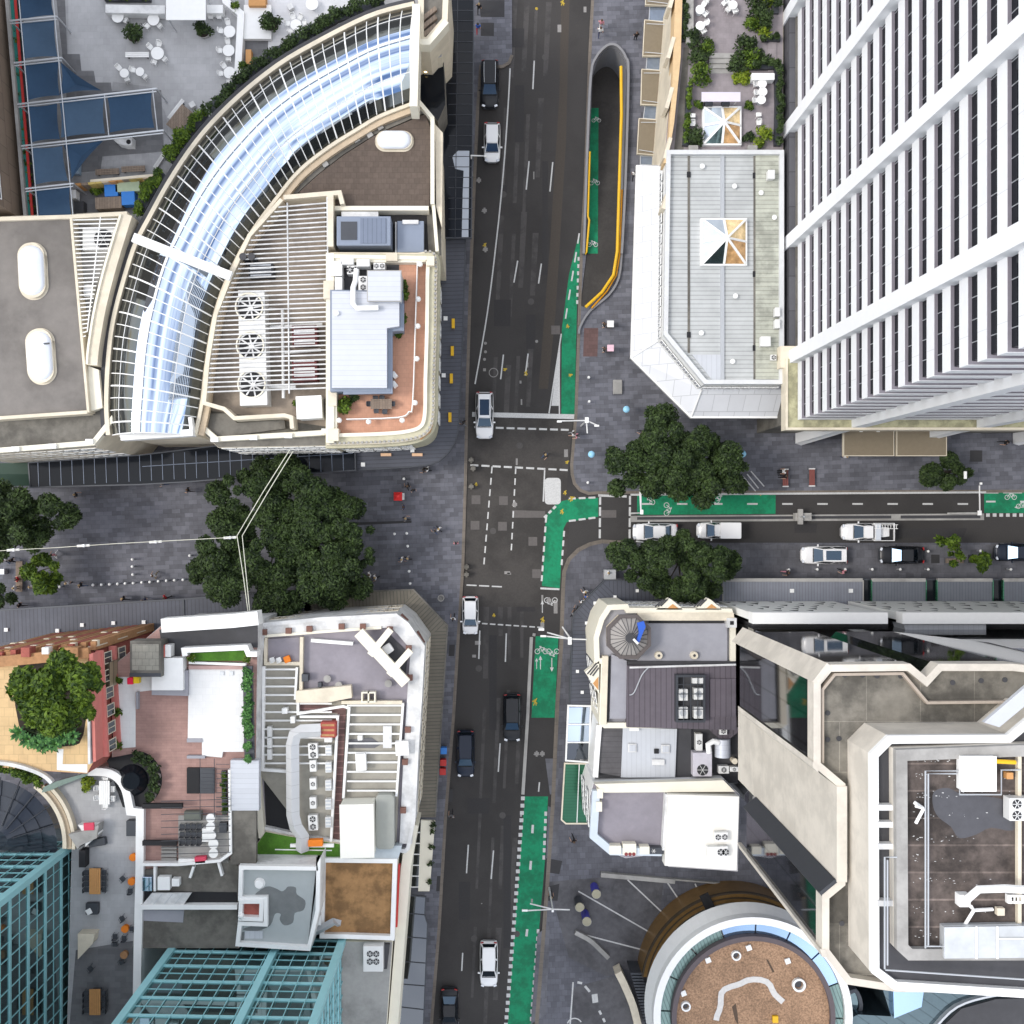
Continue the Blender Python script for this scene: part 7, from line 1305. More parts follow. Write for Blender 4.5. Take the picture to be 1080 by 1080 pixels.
boxthing(299, 692, 306, 699, DZ - .4, DZ + .1, 'orange_pouf', 'orange seat on the small terrace of the white corner building', 'seat', orange, 20, .1)
for x, y, l in ((345, 716, 'pale round planter table on the purple terrace, left'), (409.5, 721, 'pale round planter table on the purple terrace, right'), (357, 723, 'round table near the stepped screen')): m = MB(); m.pcyl(x, y, .28, DZ - .59, DZ - .1, 14, .34); m.pcyl(x, y, .22, DZ - .099, DZ - .08, 12); solo(m, 'terrace_stool', l, 'table', conc, None, True)
boxthing(318, 711, 325, 719, DZ - .59, DZ + .3, 'barbecue', 'black barbecue by the cream curb', 'barbecue', darksteel, 0, .05); boxthing(335, 720, 339, 725, DZ - .59, DZ + .1, 'black_pot', 'black pot on the purple terrace', 'pot', darksteel); boxthing(403, 680, 414, 690, DZ - .49, DZ + .1, 'white_dish', 'white water unit inside the crossed canopy beams', 'unit', white, 35, .15)
# ---- lower roofs south of it
t = bldg('turf_building', 'building with an artificial turf roof below the white corner building', [(248, 914), (256, 912), (280, 877), (306, 882), (358, 890), (395, 895), (395, 904), (338, 904), (335, 914)], DZ + .32, cream, turf); part(t, 'kerb', white, lambda m: m.pstrip([(306, 892), (352, 892)], .3, DZ + .33, DZ + .6)); part(t, 'pale_strip', M('pale_blue_deck', (.42, .47, .5), .7), lambda m: m.pprism([(394, 892), (424, 892), (420, 906), (392, 906)], 1.0, DZ + .52)); part(t, 'joint', white, lambda m: m.pstrip([(290, 896), (350, 897)], .1, DZ + .33, DZ + .36))
t = bldg('grey_roof_building', 'building with grey membrane roof marked by a dark spreading stain', [(252, 913), (333, 914), (338, 904), (337, 960), (327, 1003), (248, 998), (251, 972), (278, 973), (278, 950), (251, 950)], 16.9, white_dirty, M('grey_green_membrane', (.36, .39, .39), .8, var=.08, scale=1), white, .35, .5)
part(t, 'stain', M('dark_water_stain', (.15, .16, .16), .7, var=.25, scale=1.5), lambda m: m.psheet(smooth([(268, 945), (281, 935), (291, 937), (297, 940), (301, 938), (304, 935), (312, 936), (313, 943), (322, 950), (320, 960), (311, 963), (309, 973), (300, 976), (295, 970), (296, 964), (290, 964), (285, 976), (270, 982), (256, 980), (270, 975), (281, 968), (280, 952)], 3, True), 16.91)); part(t, 'stain', MATS['dark_water_stain'], lambda m: m.psheet([(252, 983), (258, 983), (257, 993), (290, 994), (293, 998), (251, 997)], 16.911)); part(t, 'hatch_well', white, lambda m: m.pring([(252, 949), (278, 949), (277, 972), (251, 971)], 16.8, 17.5, .35)); part(t, 'well_floor', brick, lambda m: m.psheet([(254, 951), (276, 951), (276, 970), (253, 969)], 16.915)); part(t, 'white_mat', metal_grey_x, lambda m: m.pprism([(258, 982), (277, 982), (277, 990), (258, 990)], 16.913, 17)); m = MB(); m.pcyl(273, 933, .5, 16.91, 17.25, 18, .35); solo(m, 'roof_vent', 'round white vent dome on the stained grey roof', 'vent', white, None, True)
m = MB(); m.dome(P(253.5, 967, 17.7), .3, 17.4, .35, 12, 4); m.pcyl(253.5, 967, .2, 16.9, 17.4, 10); solo(m, 'flue', 'white flue cap beside the square hatch on the stained roof', 'flue', white, None, True)
t = bldg('rust_roof_building', 'building with a rusty brown flat roof and white parapet', [(338, 905), (419, 906), (416, 992), (360, 990), (337, 990)], 14.2, cream_light, rust_roof, white, .4, .5); part(t, 'red_edge', redpaint, lambda m: m.pstrip([(421, 912), (418, 978)], .18, 13.6, 14.0)); part(t, 'cream_cornice', cream_light, lambda m: m.pstrip([(436, 870), (428, 915), (421, 1000), (413, 1100)], .9, 9, 13.2)); part(t, 'white_vents', white, lambda m: [m.pbox(x - 3.5, y - 5, x + 3.5, y + 5, 14.71, 15.2) for x, y in ((338, 945), (336, 957), (335, 971))][-1])
m = MB(); m.ptube([(330, 984, 15.0), (352, 972, 14.9), (358, 974, 14.6)], .35, 4); solo(m, 'duct', 'grey angled duct end lying on the rusty brown roof', 'duct', steel)
t = bldg('concrete_roof_building', 'building with plain concrete roof at the bottom beside the teal tower', [(360, 993), (414, 993), (405, 1120), (355, 1120)], 14, cream_light, conc); part(t, 'dark_slot', dark_roof, lambda m: m.pprism([(404, 996), (411, 996), (408, 1022), (403, 1022)], 14.01, 14.3))
boxthing(383, 998, 404, 1025, 14.01, 15.2, 'air_conditioner', 'white air conditioner with four black fans on the concrete roof', 'air conditioner', ac_white, 0, .05, [fans([(-.16, .2), (.16, .2), (-.16, -.1), (.16, -.1)], .16)])
# ---- middle terraces
EZ_ = 16.5
t = bldg('terrace_building', 'building with pink brown roof terrace and white tiled roof beside the red brick wall', [(122, 700), (170, 660), (272, 655), (270, 805), (262, 820), (262, 912), (248, 914), (252, 1000), (140, 1000), (150, 850), (118, 800)], EZ_ - .4, white_dirty, pinkdeck)
part(t, 'white_floor', white_roof_tile, lambda m: m.psheet([(122, 714), (160, 714), (160, 728), (143, 730), (143, 788), (119, 790)], EZ_ - .39)); part(t, 'tiled_roof', white_roof_tile, lambda m: m.pprism([(199, 703), (258, 706), (257, 793), (235, 793), (234, 799), (213, 797), (213, 781), (198, 779)], EZ_ - .395, EZ_ - .1)); part(t, 'top_parapet', white, lambda m: (m.pstrip([(170, 660), (245, 655), (272, 652)], 1.2, EZ_ - .38, EZ_ + 1.4), m.pstrip([(195, 692), (194, 686), (259, 683), (262, 690), (271, 690)], .45, EZ_ - .38, EZ_ + 1.0), m.pprism([(160, 694), (193, 694), (193, 728), (160, 728)], EZ_ - .38, EZ_ + .8))); part(t, 'grass', turf, lambda m: m.pprism([(201, 689), (258, 686), (258, 697), (199, 697)], EZ_ - .39, EZ_ + .1)); part(t, 'kerb', white, lambda m: m.pstrip([(199, 699), (259, 701)], .22, EZ_ - .39, EZ_ + .2)); part(t, 'dark_floor', dark_roof, lambda m: m.psheet([(168, 664), (272, 656), (272, 683), (196, 683), (190, 692), (172, 692)], EZ_ - .37)); part(t, 'grey_ledge', greyroof, lambda m: m.pprism([(160, 728), (193, 728), (190, 708), (198, 707), (198, 734), (160, 733)], EZ_ - .375, EZ_ + .3)); part(t, 'seat_box', greyroof, lambda m: (m.pbox(143.5, 730, 145.5, 748, EZ_ - .38, EZ_ + .1), m.pbox(197, 779, 213, 783, EZ_ - .38, EZ_ + .02), m.pbox(197, 797, 216, 800, EZ_ - .38, EZ_ + .02)))
part(t, 'pink_step', M('pink_step', (.45, .3, .28), .8), lambda m: m.pbox(199, 702, 258, 706, EZ_ - .09, EZ_ + .05)); part(t, 'dark_hatch', black, lambda m: m.pbox(197, 810, 210, 837, EZ_ - .39, EZ_ - .1)); part(t, 'hatch_louvre', darksteel, lambda m: (m.pbox(211, 810, 226, 837, EZ_ - .39, EZ_ - .15), [m.pbox(212, 812 + k * 4, 225, 813.5 + k * 4, EZ_ - .149, EZ_ - .1) for k in range(6)])); part(t, 'roof_hatch', steel, lambda m: [m.pbox(x - 2, 708, x + 2, 712, EZ_ - .099, EZ_ + .02) for x in (234, 244)][-1])
part(t, 'lower_yard', conc_dark, lambda m: m.pprism([(150, 918), (240, 905), (252, 914), (250, 950), (250, 1000), (140, 1000)], EZ_ - .395, EZ_ - .2)); part(t, 'yard_wall', white, lambda m: (m.pstrip([(150, 912), (188, 912), (232, 908), (243, 900), (242, 812)], .25, EZ_ - .19, EZ_ + .5), m.pstrip([(148, 957), (250, 957)], .4, EZ_ - .19, EZ_ + .45), m.pstrip([(163, 914), (163, 940)], .2, EZ_ - .19, EZ_ + .3), m.pstrip([(204, 914), (200, 926)], .2, EZ_ - .19, EZ_ + .3), m.pstrip([(230, 910), (234, 924)], .2, EZ_ - .19, EZ_ + .3))); part(t, 'grey_panel', greyroof, lambda m: m.pprism([(150, 960), (194, 960), (193, 973), (150, 971)], EZ_ - .19, EZ_ - .1)); part(t, 'dark_pit', black, lambda m: (m.pprism([(152, 940), (250, 941), (250, 953), (152, 954)], EZ_ - .19, EZ_ - .17))); part(t, 'dark_beam', black, lambda m: (m.pbox(150, 848, 192, 853, EZ_ + .3, EZ_ + .7), m.pbox(150, 887, 186, 892, EZ_ + .3, EZ_ + .7))); part(t, 'pergola_wire', darksteel, lambda m: [m.ptube([(170, y, EZ_ + .9), (243, y - 2, EZ_ + .9)], .03, 5) for y in range(845, 905, 7)] + [m.ptube([(x, 800, EZ_ + .95), (x, 862, EZ_ + .95)], .03, 5) for x in (211, 226)] + [m.ptube([(228, y, EZ_ + .9), (242, y, EZ_ + .9)], .03, 5) for y in range(806, 862, 5)])['kind'] = 'stuff'; part(t, 'stair', conc, lambda m: [m.pbox(170, 893 + k * 4, 186, 896 + k * 4, EZ_ - .38, EZ_ - .05 - k * .04) for k in range(5)])
part(t, 'skylight_panel', white_dirty, lambda m: m.pprism([(160, 942), (202, 942), (193, 955), (150, 954)], EZ_ + .1, EZ_ + .3)); part(t, 'skylight_bar', steel, lambda m: [m.pstrip([(171 + k * 11, 943), (162 + k * 11, 954)], .06, EZ_ + .3, EZ_ + .33) for k in range(3)])
for x0, y0, x1, y1, l, mt in ((166, 925, 179, 939, 'white square plant box in the lower yard', white), (181, 927, 189, 935, 'small white plant box in the lower yard', white), (150, 925, 160, 940, 'pale blue glass box in the lower yard', glass_sky)): boxthing(x0, y0, x1, y1, EZ_ - .19, EZ_ + .5, 'plant_box', l, 'plant box', mt, 0, .04)
boxthing(243, 802, 273, 855, EZ_ - .39, EZ_ + .5, 'metal_roof', 'pale grey metal roof strip above the weathered concrete roof', 'roof', metal_grey, 0, .02); boxthing(243, 855, 270, 912, EZ_ - .39, EZ_ + .3, 'concrete_roof', 'weathered concrete roof strip below the pale metal roof', 'roof', conc_dark, 0, .02)
hedge([(262, 702), (263, 750), (264, 800)], EZ_ + .3, .8, 1.2, 'tall narrow green hedge between the white tiled roof and the slatted deck', 1800, leaf_fern); hedge([(237, 812), (238, 858)], EZ_ - .4, .4, .9, 'sparse hedge behind the wire pergola', 400, leaf_mid)
for x, y, l in ((204, 693.5, 'round pot at the left end of the grass strip'), (263, 694, 'round pot at the right end of the grass strip')): bush(x, y, EZ_, 4, l, leaf_mid, True, n=90, h=.6)
boxthing(134, 715, 140, 722, EZ_ - .39, EZ_ + .3, 'red_cube_stool', 'red cube seat beside a yellow one on the white terrace', 'seat', M('bright_red', (.75, .01, .06), .5), 0, .05); boxthing(140.5, 714, 146.5, 721, EZ_ - .39, EZ_ + .3, 'yellow_cube_stool', 'yellow cube seat beside a red one on the white terrace', 'seat', M('bright_yellow', (.85, .6, .01), .5), 0, .05)
boxthing(137, 676, 170, 714, EZ_ - .38, EZ_ + 1.6, 'glass_box_room', 'grey framed room with gridded roof next to the red brick wall', 'room', conc_dark, 0, .03, [lambda t, a, b, h: (part(t, 'roof_grid', M('dirty_grid_glass', (.25, .24, .2), .5, var=.3, tile=(0, .6, .6, .04, .6, .05), obj=True), lambda m: m.box((0, b * .05, h + .002), (a * .86, b * .72, .05))), part(t, 'dark_edge', darksteel, lambda m: m.box((0, -b * .44, h + .003), (a, .3, .1))))]); boxthing(174, 680, 180, 693, EZ_ - .38, EZ_ + .8, 'white_screen_wall', 'white panel with a red side by the gridded room', 'panel', white, 0, .03, [lambda t, a, b, h: part(t, 'red_side', M('salmon_red', (.6, .15, .12), .6), lambda m: m.box((-a * .75, 0, .1), (a * .4, b, h)))])
for x, y, r, l in ((125, 750, 5, 'ball shrub against the red brick wall, upper'), (126, 785, 5, 'ball shrub against the red brick wall, lower'), (128, 716, 4, 'small shrub left of the red seat')): bush(x, y, EZ_ - .4, r, l, leaf_mid, n=160, h=.9)
# dining terrace with dark seats
boxthing(188, 860, 241, 910, EZ_ - .39, EZ_ - .2, 'dining_deck', 'grey dining deck below the pink terrace', 'deck', conc, 0, .02)
boxthing(194, 856, 212, 866, EZ_ - .19, EZ_ + .5, 'service_counter', 'grey green counter at the head of the dark seats', 'counter', M('grey_green', (.12, .13, .11), .7))
for i in range(4):
 for k in range(3): chair_at(192 + i * 6, 872 + k * 8, EZ_ - .19, 0, 'dark seat in row %d from the top, column %d from the left, dining deck' % (k + 1, i + 1), 'dark seats on the dining deck', 'dark')
for i, (x, y, r) in enumerate(((222, 863, .4), (222, 872, .4), (223, 881, .4), (225, 890, .45), (225, 900, .42))): table_set(x, y, EZ_ - .19, r, '%s of five in the white column on the dining deck' % ('first', 'second', 'third', 'fourth', 'last')[i], ())
boxthing(205, 904, 217, 911, EZ_ - .1, EZ_ + .5, 'pink_cushion', 'pink red padded box at the lower edge of the dining deck', 'cushion', pink, 3, .06); boxthing(188, 906, 206, 912, EZ_ - .19, EZ_ + .3, 'white_counter', 'white counter left of the pink padded box', 'counter', white); boxthing(231, 868, 239, 878, EZ_ - .19, EZ_ + .4, 'dark_stove', 'dark stove at the right of the dining deck', 'stove', darksteel); boxthing(213, 874, 221, 888, EZ_ - .19, EZ_ + .45, 'white_table', 'white rectangular table beside the white column', 'table', white)
# ---- garden pit
t = pthing('garden_pit', 'dark round planted hollow between grey terrace and pink terrace', 'pit', 143, 822, EZ_ - .4); part(t, 'floor', black, lambda m: m.psheet(arc(140, 822, 31, -70, 110, 20) + [(112, 800)], EZ_ - .385)); part(t, 'dome', glass_black, lambda m: m.frustum(PP(arc(138, 824, 17, 0, 345, 20), EZ_), EZ_ - .38, PP(arc(138, 824, 9, 0, 345, 20), EZ_ + .5), EZ_ + .4))
for i, a in enumerate((-75, -52, -30, -8, 14, 36)): bush(140 + 27 * math.cos(math.radians(a)), 822 + 27 * math.sin(math.radians(a)), EZ_ - .38, 6, 'potted shrub beside the dark round pit, ' + ('uppermost', 'second from the top', 'third from the top', 'fourth from the top', 'fifth from the top', 'lowest')[i], leaf_dark, True, n=200, h=.7)
# ---- red brick building
BZ_ = 21.0
bp = [(-40, 705), (-40, 700), (60, 698), (92, 689), (97, 690), (100, 803), (60, 815), (-40, 808)]
t = bldg('brick_building', 'red brick heritage building with an ochre tiled roof garden', [(-40, 702), (93, 689), (99, 803), (92, 816), (28, 812), (-40, 805)], BZ_ - .5, brick, yellow_tile)
part(t, 'salmon_band', pinkband, lambda m: m.pprism([(94, 690), (98, 689), (101, 803), (98, 804)], BZ_ - 2, BZ_ + .1)); q = PP([(93, 689), (99, 803)], BZ_); q = [(q[0][0] + .45, q[0][1]), (q[1][0] + .45, q[1][1])]; windows(t, q[1], q[0], (13.8, 17.2), 6, .9, 1.6, None, 'window', cream)
part(t, 'floor_band', pinkband, lambda m: [m.prism([(q[0][0] - .5, q[0][1]), (q[0][0] + .12, q[0][1]), (q[1][0] + .12, q[1][1]), (q[1][0] - .5, q[1][1])], z, z + .35) for z in (16, 19)][0]); part(t, 'bay_window', M('arched_window', (.3, .24, .16), .4, tile=(0, .9, 1.0, .16, .25, 0), wall=True), lambda m: m.prism([(q[0][0] - .4, q[0][1] - 1.2), (q[0][0] + .25, q[0][1] - 1.2), (q[0][0] + .25, q[0][1] - 3.4), (q[0][0] - .4, q[0][1] - 3.4)], 13.5, 18))
nf_ = PP([(-40, 702), (93, 689)], BZ_); A_, B_ = Vector(nf_[0]), Vector(nf_[1]); R_ = random.Random(4)
part(t, 'cornice', ornate, lambda m: m.strip([A_, B_], .9, BZ_ - .6, BZ_ - .1))
for k in range(26):
 p = A_.lerp(B_, (k + .5) / 26); p = p + Vector((0, .45))
 part(t, 'pilaster', ornate if k % 3 else brick, lambda m: m.box((p.x, p.y, 4.3), (.45, .5 + .25 * (k % 2), BZ_ - 5 - R_.random() * 1.5)))
 if k % 2: part(t, 'keystone', cream, lambda m: m.box((p.x, p.y + .2, R_.uniform(8, 20)), (.5, .5, .5)))
windows(t, (B_.x, B_.y + .35), (A_.x, A_.y + .35), (7, 12, 17), 13, .9, 2.2, None, 'window', cream); part(t, 'string_course', ornate, lambda m: m.strip([A_ + Vector((0, .5)), B_ + Vector((0, .5))], .5, 15.2, 15.7)); part(t, 'gable_block', brick, lambda m: [m.pbox(x, 683, x + 9, 693, BZ_ - 1, BZ_ + .2) for x in (22,)][-1]); part(t, 'gable_block', ornate, lambda m: m.pbox(62, 683, 82, 694, BZ_ - 1, BZ_ + .2)); part(t, 'white_cube', white, lambda m: m.pbox(44, 683, 51, 690, BZ_ - .5, BZ_ + .3)); part(t, 'terrace_wall', white_dirty, lambda m: (m.pstrip([(93, 735), (94, 806)], .2, BZ_ - .49, BZ_ + .3), m.pstrip(smooth([(-40, 803), (0, 805), (25, 810), (45, 818), (54, 826)], 4), .3, BZ_ - .49, BZ_))); part(t, 'white_path', white_roof_tile, lambda m: m.psheet([(60, 790), (67, 790), (66, 806), (92, 806), (92, 815), (60, 812)], BZ_ - .49)); part(t, 'planter_bed', soil, lambda m: m.psheet(smooth([(20, 765), (40, 785), (70, 787), (88, 775), (88, 700), (20, 700)], 3, True), BZ_ - .488))
tree(60, 728, BZ_ - .5, BZ_ + 5.5, [(45, 722, 27, 26), (75, 718, 27, 28), (60, 740, 42, 20), (90, 730, 13, 26), (55, 752, 35, 12)], 'large bushy green tree growing in the ochre tiled roof garden', 15000, .26, leaf_mid, None, 'roof_garden_tree')
def fern(x, y, z, r, label):
 t = pthing('fern', label, 'fern', x, y, z, 'ferns below the roof garden tree'); c = LOC[t.name]; m = MB()
 for k in range(15):
  a = k * 2.4 + random.random() * .3; l = r * random.uniform(.75, 1.1); pts = [(c[0] + math.cos(a) * l * f, c[1] + math.sin(a) * l * f, z + .5 + .55 * math.sin(f * 2.3)) for f in (.05, .35, .7, 1)]
  d = Vector((-math.sin(a), math.cos(a), 0)); w_ = (.03, .13, .11, .01)
  for i in range(3): m.add([Vector(pts[i]) - d * w_[i], Vector(pts[i]) + d * w_[i], Vector(pts[i + 1]) + d * w_[i + 1], Vector(pts[i + 1]) - d * w_[i + 1]], [(0, 1, 2, 3)])
 m.build('fronds', leaf_fern, t); m = MB(); m.cyl(c, .12, z, z + .6, 8); m.build('stem', bark, t)
for i, (x, y) in enumerate(((25, 771), (34, 778), (44, 781), (54, 774), (62, 782), (71, 775), (80, 774), (52, 784))): fern(x, y, BZ_ - .48, .85, 'pale green fern rosette below the roof garden tree, ' + ('leftmost', 'second from the left', 'third from the left', 'upper of the middle pair', 'third from the right', 'second from the right', 'rightmost', 'lower of the middle pair')[i])
bush(40, 771, BZ_ - .48, 12, 'low dark shrub between tree and ferns', leaf_dark, n=500, h=.8); hedge([(-10, 807), (12, 809), (30, 815), (44, 823)], BZ_ - 1.2, .9, 1.0, 'mossy hedge along the curved edge of the ochre terrace', 1500, leaf_mid); bush(94, 826, EZ_ - .4, 8, 'yellow green grassy shrub at the top of the grey terrace', leaf_bright, n=300, h=.8)
# ---- glass dome building and grey terrace
FZ = 16.3
t = bldg('curved_terrace_building', 'building with a pale grey tiled terrace and rounded white parapet', [(92, 812), (112, 812), (126, 819), (135, 832), (139, 850), (150, 852), (150, 1120), (70, 1120), (76, 880), (60, 830)], FZ - .5, white, grey_tile_b)
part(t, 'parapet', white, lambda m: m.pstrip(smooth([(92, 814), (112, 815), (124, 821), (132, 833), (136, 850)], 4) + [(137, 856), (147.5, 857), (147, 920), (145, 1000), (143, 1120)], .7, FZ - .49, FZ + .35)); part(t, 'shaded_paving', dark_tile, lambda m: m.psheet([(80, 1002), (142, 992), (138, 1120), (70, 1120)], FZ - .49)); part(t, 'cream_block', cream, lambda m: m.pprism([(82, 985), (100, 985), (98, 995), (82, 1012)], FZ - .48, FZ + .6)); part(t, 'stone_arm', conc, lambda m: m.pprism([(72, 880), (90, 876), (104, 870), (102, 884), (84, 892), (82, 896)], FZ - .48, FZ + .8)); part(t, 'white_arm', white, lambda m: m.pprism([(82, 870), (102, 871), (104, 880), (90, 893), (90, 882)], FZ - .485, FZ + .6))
t = pthing('glass_dome', 'dark glass quarter dome with curved cream rim at the left edge', 'dome', 0, 880, FZ); dc = (-6, 890); part(t, 'glass', M('dome_glass', (.035, .042, .055), .06, .3, var=0), lambda m: [m.frustum(PP(arc(*dc, 71 - k * 18, -90, 5, 18) + [dc], 15 + k), FZ + k * .5 - .4, PP(arc(*dc, 71 - (k + 1) * 18, -90, 5, 18) + [dc], 15 + k), FZ + (k + 1) * .5 - .4) for k in range(3)]); part(t, 'rib', darksteel, lambda m: [m.tube([P(dc[0] + 70 * math.cos(a), dc[1] + 70 * math.sin(a), FZ) + (FZ - .3,), P(dc[0] + 20 * math.cos(a), dc[1] + 20 * math.sin(a), FZ + 1.2) + (FZ + 1.2,)], .06, 6) for a in (-1.5, -1.2, -.9, -.6, -.3)]); part(t, 'rim', cream, lambda m: m.pstrip(arc(*dc, 74, -55, 4, 16), .35, FZ - .5, FZ + .3)); part(t, 'rim', tan_beam, lambda m: m.pstrip(arc(*dc, 79, -50, 4, 16), .35, FZ - .5, FZ + .1)); part(t, 'rim', cream, lambda m: m.pstrip(arc(*dc, 83.5, -47, 4, 16), .3, FZ - .5, FZ + .2)); part(t, 'green_glass_wing', M('grey_green_glass', (.25, .32, .28), .2, .3), lambda m: m.pprism([(46, 830), (60, 824), (92, 815), (92, 818), (66, 828), (52, 834), (44, 836)], FZ - .3, FZ + .4))
t = bench(110, 836, FZ - .48, 2.1, .95, 90, 'white rectangular dining table at the rounded end of the grey terrace', white, 'dining_table', .75, 'table')
for x, y, f, l in ((111, 822, 180, 'above'), (111, 850, 0, 'below'), (103, 831, 270, 'upper left of'), (103, 841, 270, 'lower left of'), (119, 832, 90, 'upper right of'), (119, 842, 90, 'lower right of')): chair_at(x, y, FZ - .48, f, 'white chair %s the white rectangular dining table' % l, 'white chairs at the rectangular table')
for y, l in ((929.5, 'upper orange timber table on the grey terrace with dark chairs'), (1057, 'lower timber table in the shaded part of the terrace')):
 bench(100, y, FZ - .48, 2.3, 1.0, 90, l, orangewood, 'dining_table', .75, 'table')
 for k in range(4):
  for x, f in ((91, 270), (109.5, 90)): chair_at(x, y - 9 + k * 6, FZ - .48, f, 'dark chair %d from the top, %s side of the %s' % (k + 1, 'left' if x < 100 else 'right', 'upper orange timber table' if y < 1000 else 'lower timber table'), 'dark chairs at the timber tables', 'dark')
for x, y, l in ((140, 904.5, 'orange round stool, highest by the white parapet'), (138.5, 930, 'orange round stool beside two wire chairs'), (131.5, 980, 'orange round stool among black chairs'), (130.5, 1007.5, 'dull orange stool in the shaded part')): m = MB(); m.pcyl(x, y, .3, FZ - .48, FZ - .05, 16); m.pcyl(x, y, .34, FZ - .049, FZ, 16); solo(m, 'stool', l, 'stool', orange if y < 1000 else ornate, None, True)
for x, y, f, l in ((129, 927, 40, 'wire chair above left of the orange stool'), (137, 940, 0, 'wire chair below the second orange stool'), (128.5, 969, 30, 'black chair above the third orange stool'), (121, 988, 0, 'black chair left of two below the third stool'), (121, 996, 180, 'black chair at the edge of the shaded paving'), (130.5, 990, 0, 'black chair under the third orange stool'), (139, 980, 90, 'black chair against the parapet by the third stool'), (128, 1015, 200, 'black chair below the dull orange stool'), (95, 1022, 40, 'black chair with white cushion in the shade')): chair_at(x, y, FZ - .48, f, l, 'loose dark chairs on the grey terrace', 'dark')
boxthing(88, 868, 99, 876, FZ + .6, FZ + .9, 'pink_cushion', 'pink red cushion on the white arm of the grey terrace', 'cushion', pink, 3, .06); boxthing(133, 866, 143, 882, FZ - .48, FZ + .3, 'black_heater', 'black cabinet by the parapet step of the grey terrace', 'cabinet', darksteel); boxthing(93, 885, 111, 893, FZ - .48, FZ + .1, 'grey_sofa', 'dark grey sofa below the pink cushion', 'sofa', darksteel, 10, .08); boxthing(90, 953, 103, 965, FZ - .48, FZ + .1, 'dark_lounger', 'dark padded lounger with a white throw', 'lounger', darksteel, 0, .08, [lambda t, a, b, h: part(t, 'throw', white, lambda m: m.box((-a * .2, -b * .2, h + .002), (a * .45, b * .5, .06), .5), False, .03)]); boxthing(83, 897, 90, 915, FZ - .48, FZ + .5, 'dark_box', 'dark box against the teal tower corner', 'box', black)
# ---- teal glass towers
def teal_tower(name, lab, nw, ne, z0, z1, south, pit, cols_w, west=None):
 """north-west and north-east base corners in photo pixels"""
 a, b = P(*nw, z0), P(*ne, z0); t = thing('teal_tower', lab, 'tower', ((a[0] + b[0]) / 2, a[1] - 6, .12)); Yn = a[1]; Ys = Yn - south
 q = [(a[0], Ys), (b[0], Ys), (b[0], b[1]), (a[0], a[1])]; part(t, 'glazing', glass_teal, lambda m: m.prism(q, z0 - 4, z1)); part(t, 'base', conc_dark, lambda m: m.prism(inset(q, .4), .12, z0 - 4.002)); part(t, 'roof', conc, lambda m: m.sheet(inset(q, .1), z1 + .01)); n = int((z1 - z0) / pit)
 for i in range(n): z = z0 + .1 + i * pit; part(t, 'floor_band', teal, lambda m: m.ring(inset(q, -.1), z, z + .32, .2))
 part(t, 'transoms', teal, lambda m: [m.ring(inset(q, -.05), z0 + .1 + i * pit + f * pit, z0 + .16 + i * pit + f * pit, .08) for i in range(n) for f in (.52,)])['kind'] = 'stuff'
 def mul(m):
  for k in range(1, int((b[0] - a[0]) / 1.25) + 1): m.box((b[0] - k * 1.25, Yn + .03, z0), (.055, .08, z1 - z0))
  for k in range(1, int(south / 1.25)):
   m.box((b[0] + .03, Yn - k * 1.25, z0), (.08, .055, z1 - z0)); m.box((a[0] - .03, Yn - k * 1.25, z0), (.08, .055, z1 - z0))
 part(t, 'mullions', teal, mul)['kind'] = 'stuff'
 for f in cols_w: part(t, 'corner_column', teal, lambda m: m.box((a[0] + (b[0] - a[0]) * f, Yn + .05, z0), (.62, .5, z1 - z0)))
 part(t, 'corner_column', teal, lambda m: m.box((b[0] + .02, Yn - .03, z0), (.64, .52, z1 - z0 + .2))); return t
teal_tower('a', 'teal framed glass tower filling the lower left corner', (-140, 887), (81, 888), 13.2, 66, 34, 3.2, (0,))
teal_tower('b', 'teal framed glass tower at the bottom beside the concrete roof', (192, 988), (362, 991), 13.2, 60, 30, 2.9, (0, .62))
# ---- awnings west
t = pthing('street_awning', 'olive brown ribbed awning round the white corner building', 'awning', 455, 720, .13); part(t, 'roof', deckmetal, lambda m: m.pprism([(322, 626), (436, 622), (440, 627), (424, 646), (320, 655)], 3.95, 4.2)); part(t, 'roof', M('olive_brown_decking_diagonal', (.15, .135, .105), .7, .1, var=.15, tile=(-45, .35, None, .08, .62, .08)), lambda m: m.pprism([(436, 622), (472, 660), (446, 672), (420, 648)], 3.952, 4.203)); part(t, 'roof', deckmetal_y, lambda m: m.pprism([(472, 660), (459, 862), (430, 862), (446, 671)], 3.951, 4.199)); part(t, 'fascia', conc_dark, lambda m: m.pstrip([(322, 626), (436, 622), (472, 660), (459, 862)], .14, 3.8, 4.26))
t = pthing('street_awning', 'long charcoal ribbed awning along the pedestrian street below the brick building', 'awning', 120, 650, .13); part(t, 'roof', awn_dark, lambda m: m.pprism([(-40, 646), (192, 632), (325, 622), (330, 655), (190, 668), (-40, 680)], 3.95, 4.2)); part(t, 'fascia', darksteel, lambda m: m.pstrip([(-40, 646), (192, 632), (325, 622)], .16, 3.8, 4.27)); part(t, 'joint', darksteel, lambda m: m.pstrip([(193, 632), (194, 668)], .2, 4.2, 4.3))
for x, y in ((7, 664), (61, 665), (87, 659), (120, 657), (152, 656), (207, 652), (185, 655), (248, 649), (288, 646)): part(t, 'roof_light', white, lambda m: m.box(P(x, y, 4.2) + (4.201,), (.36, .36, .18)))
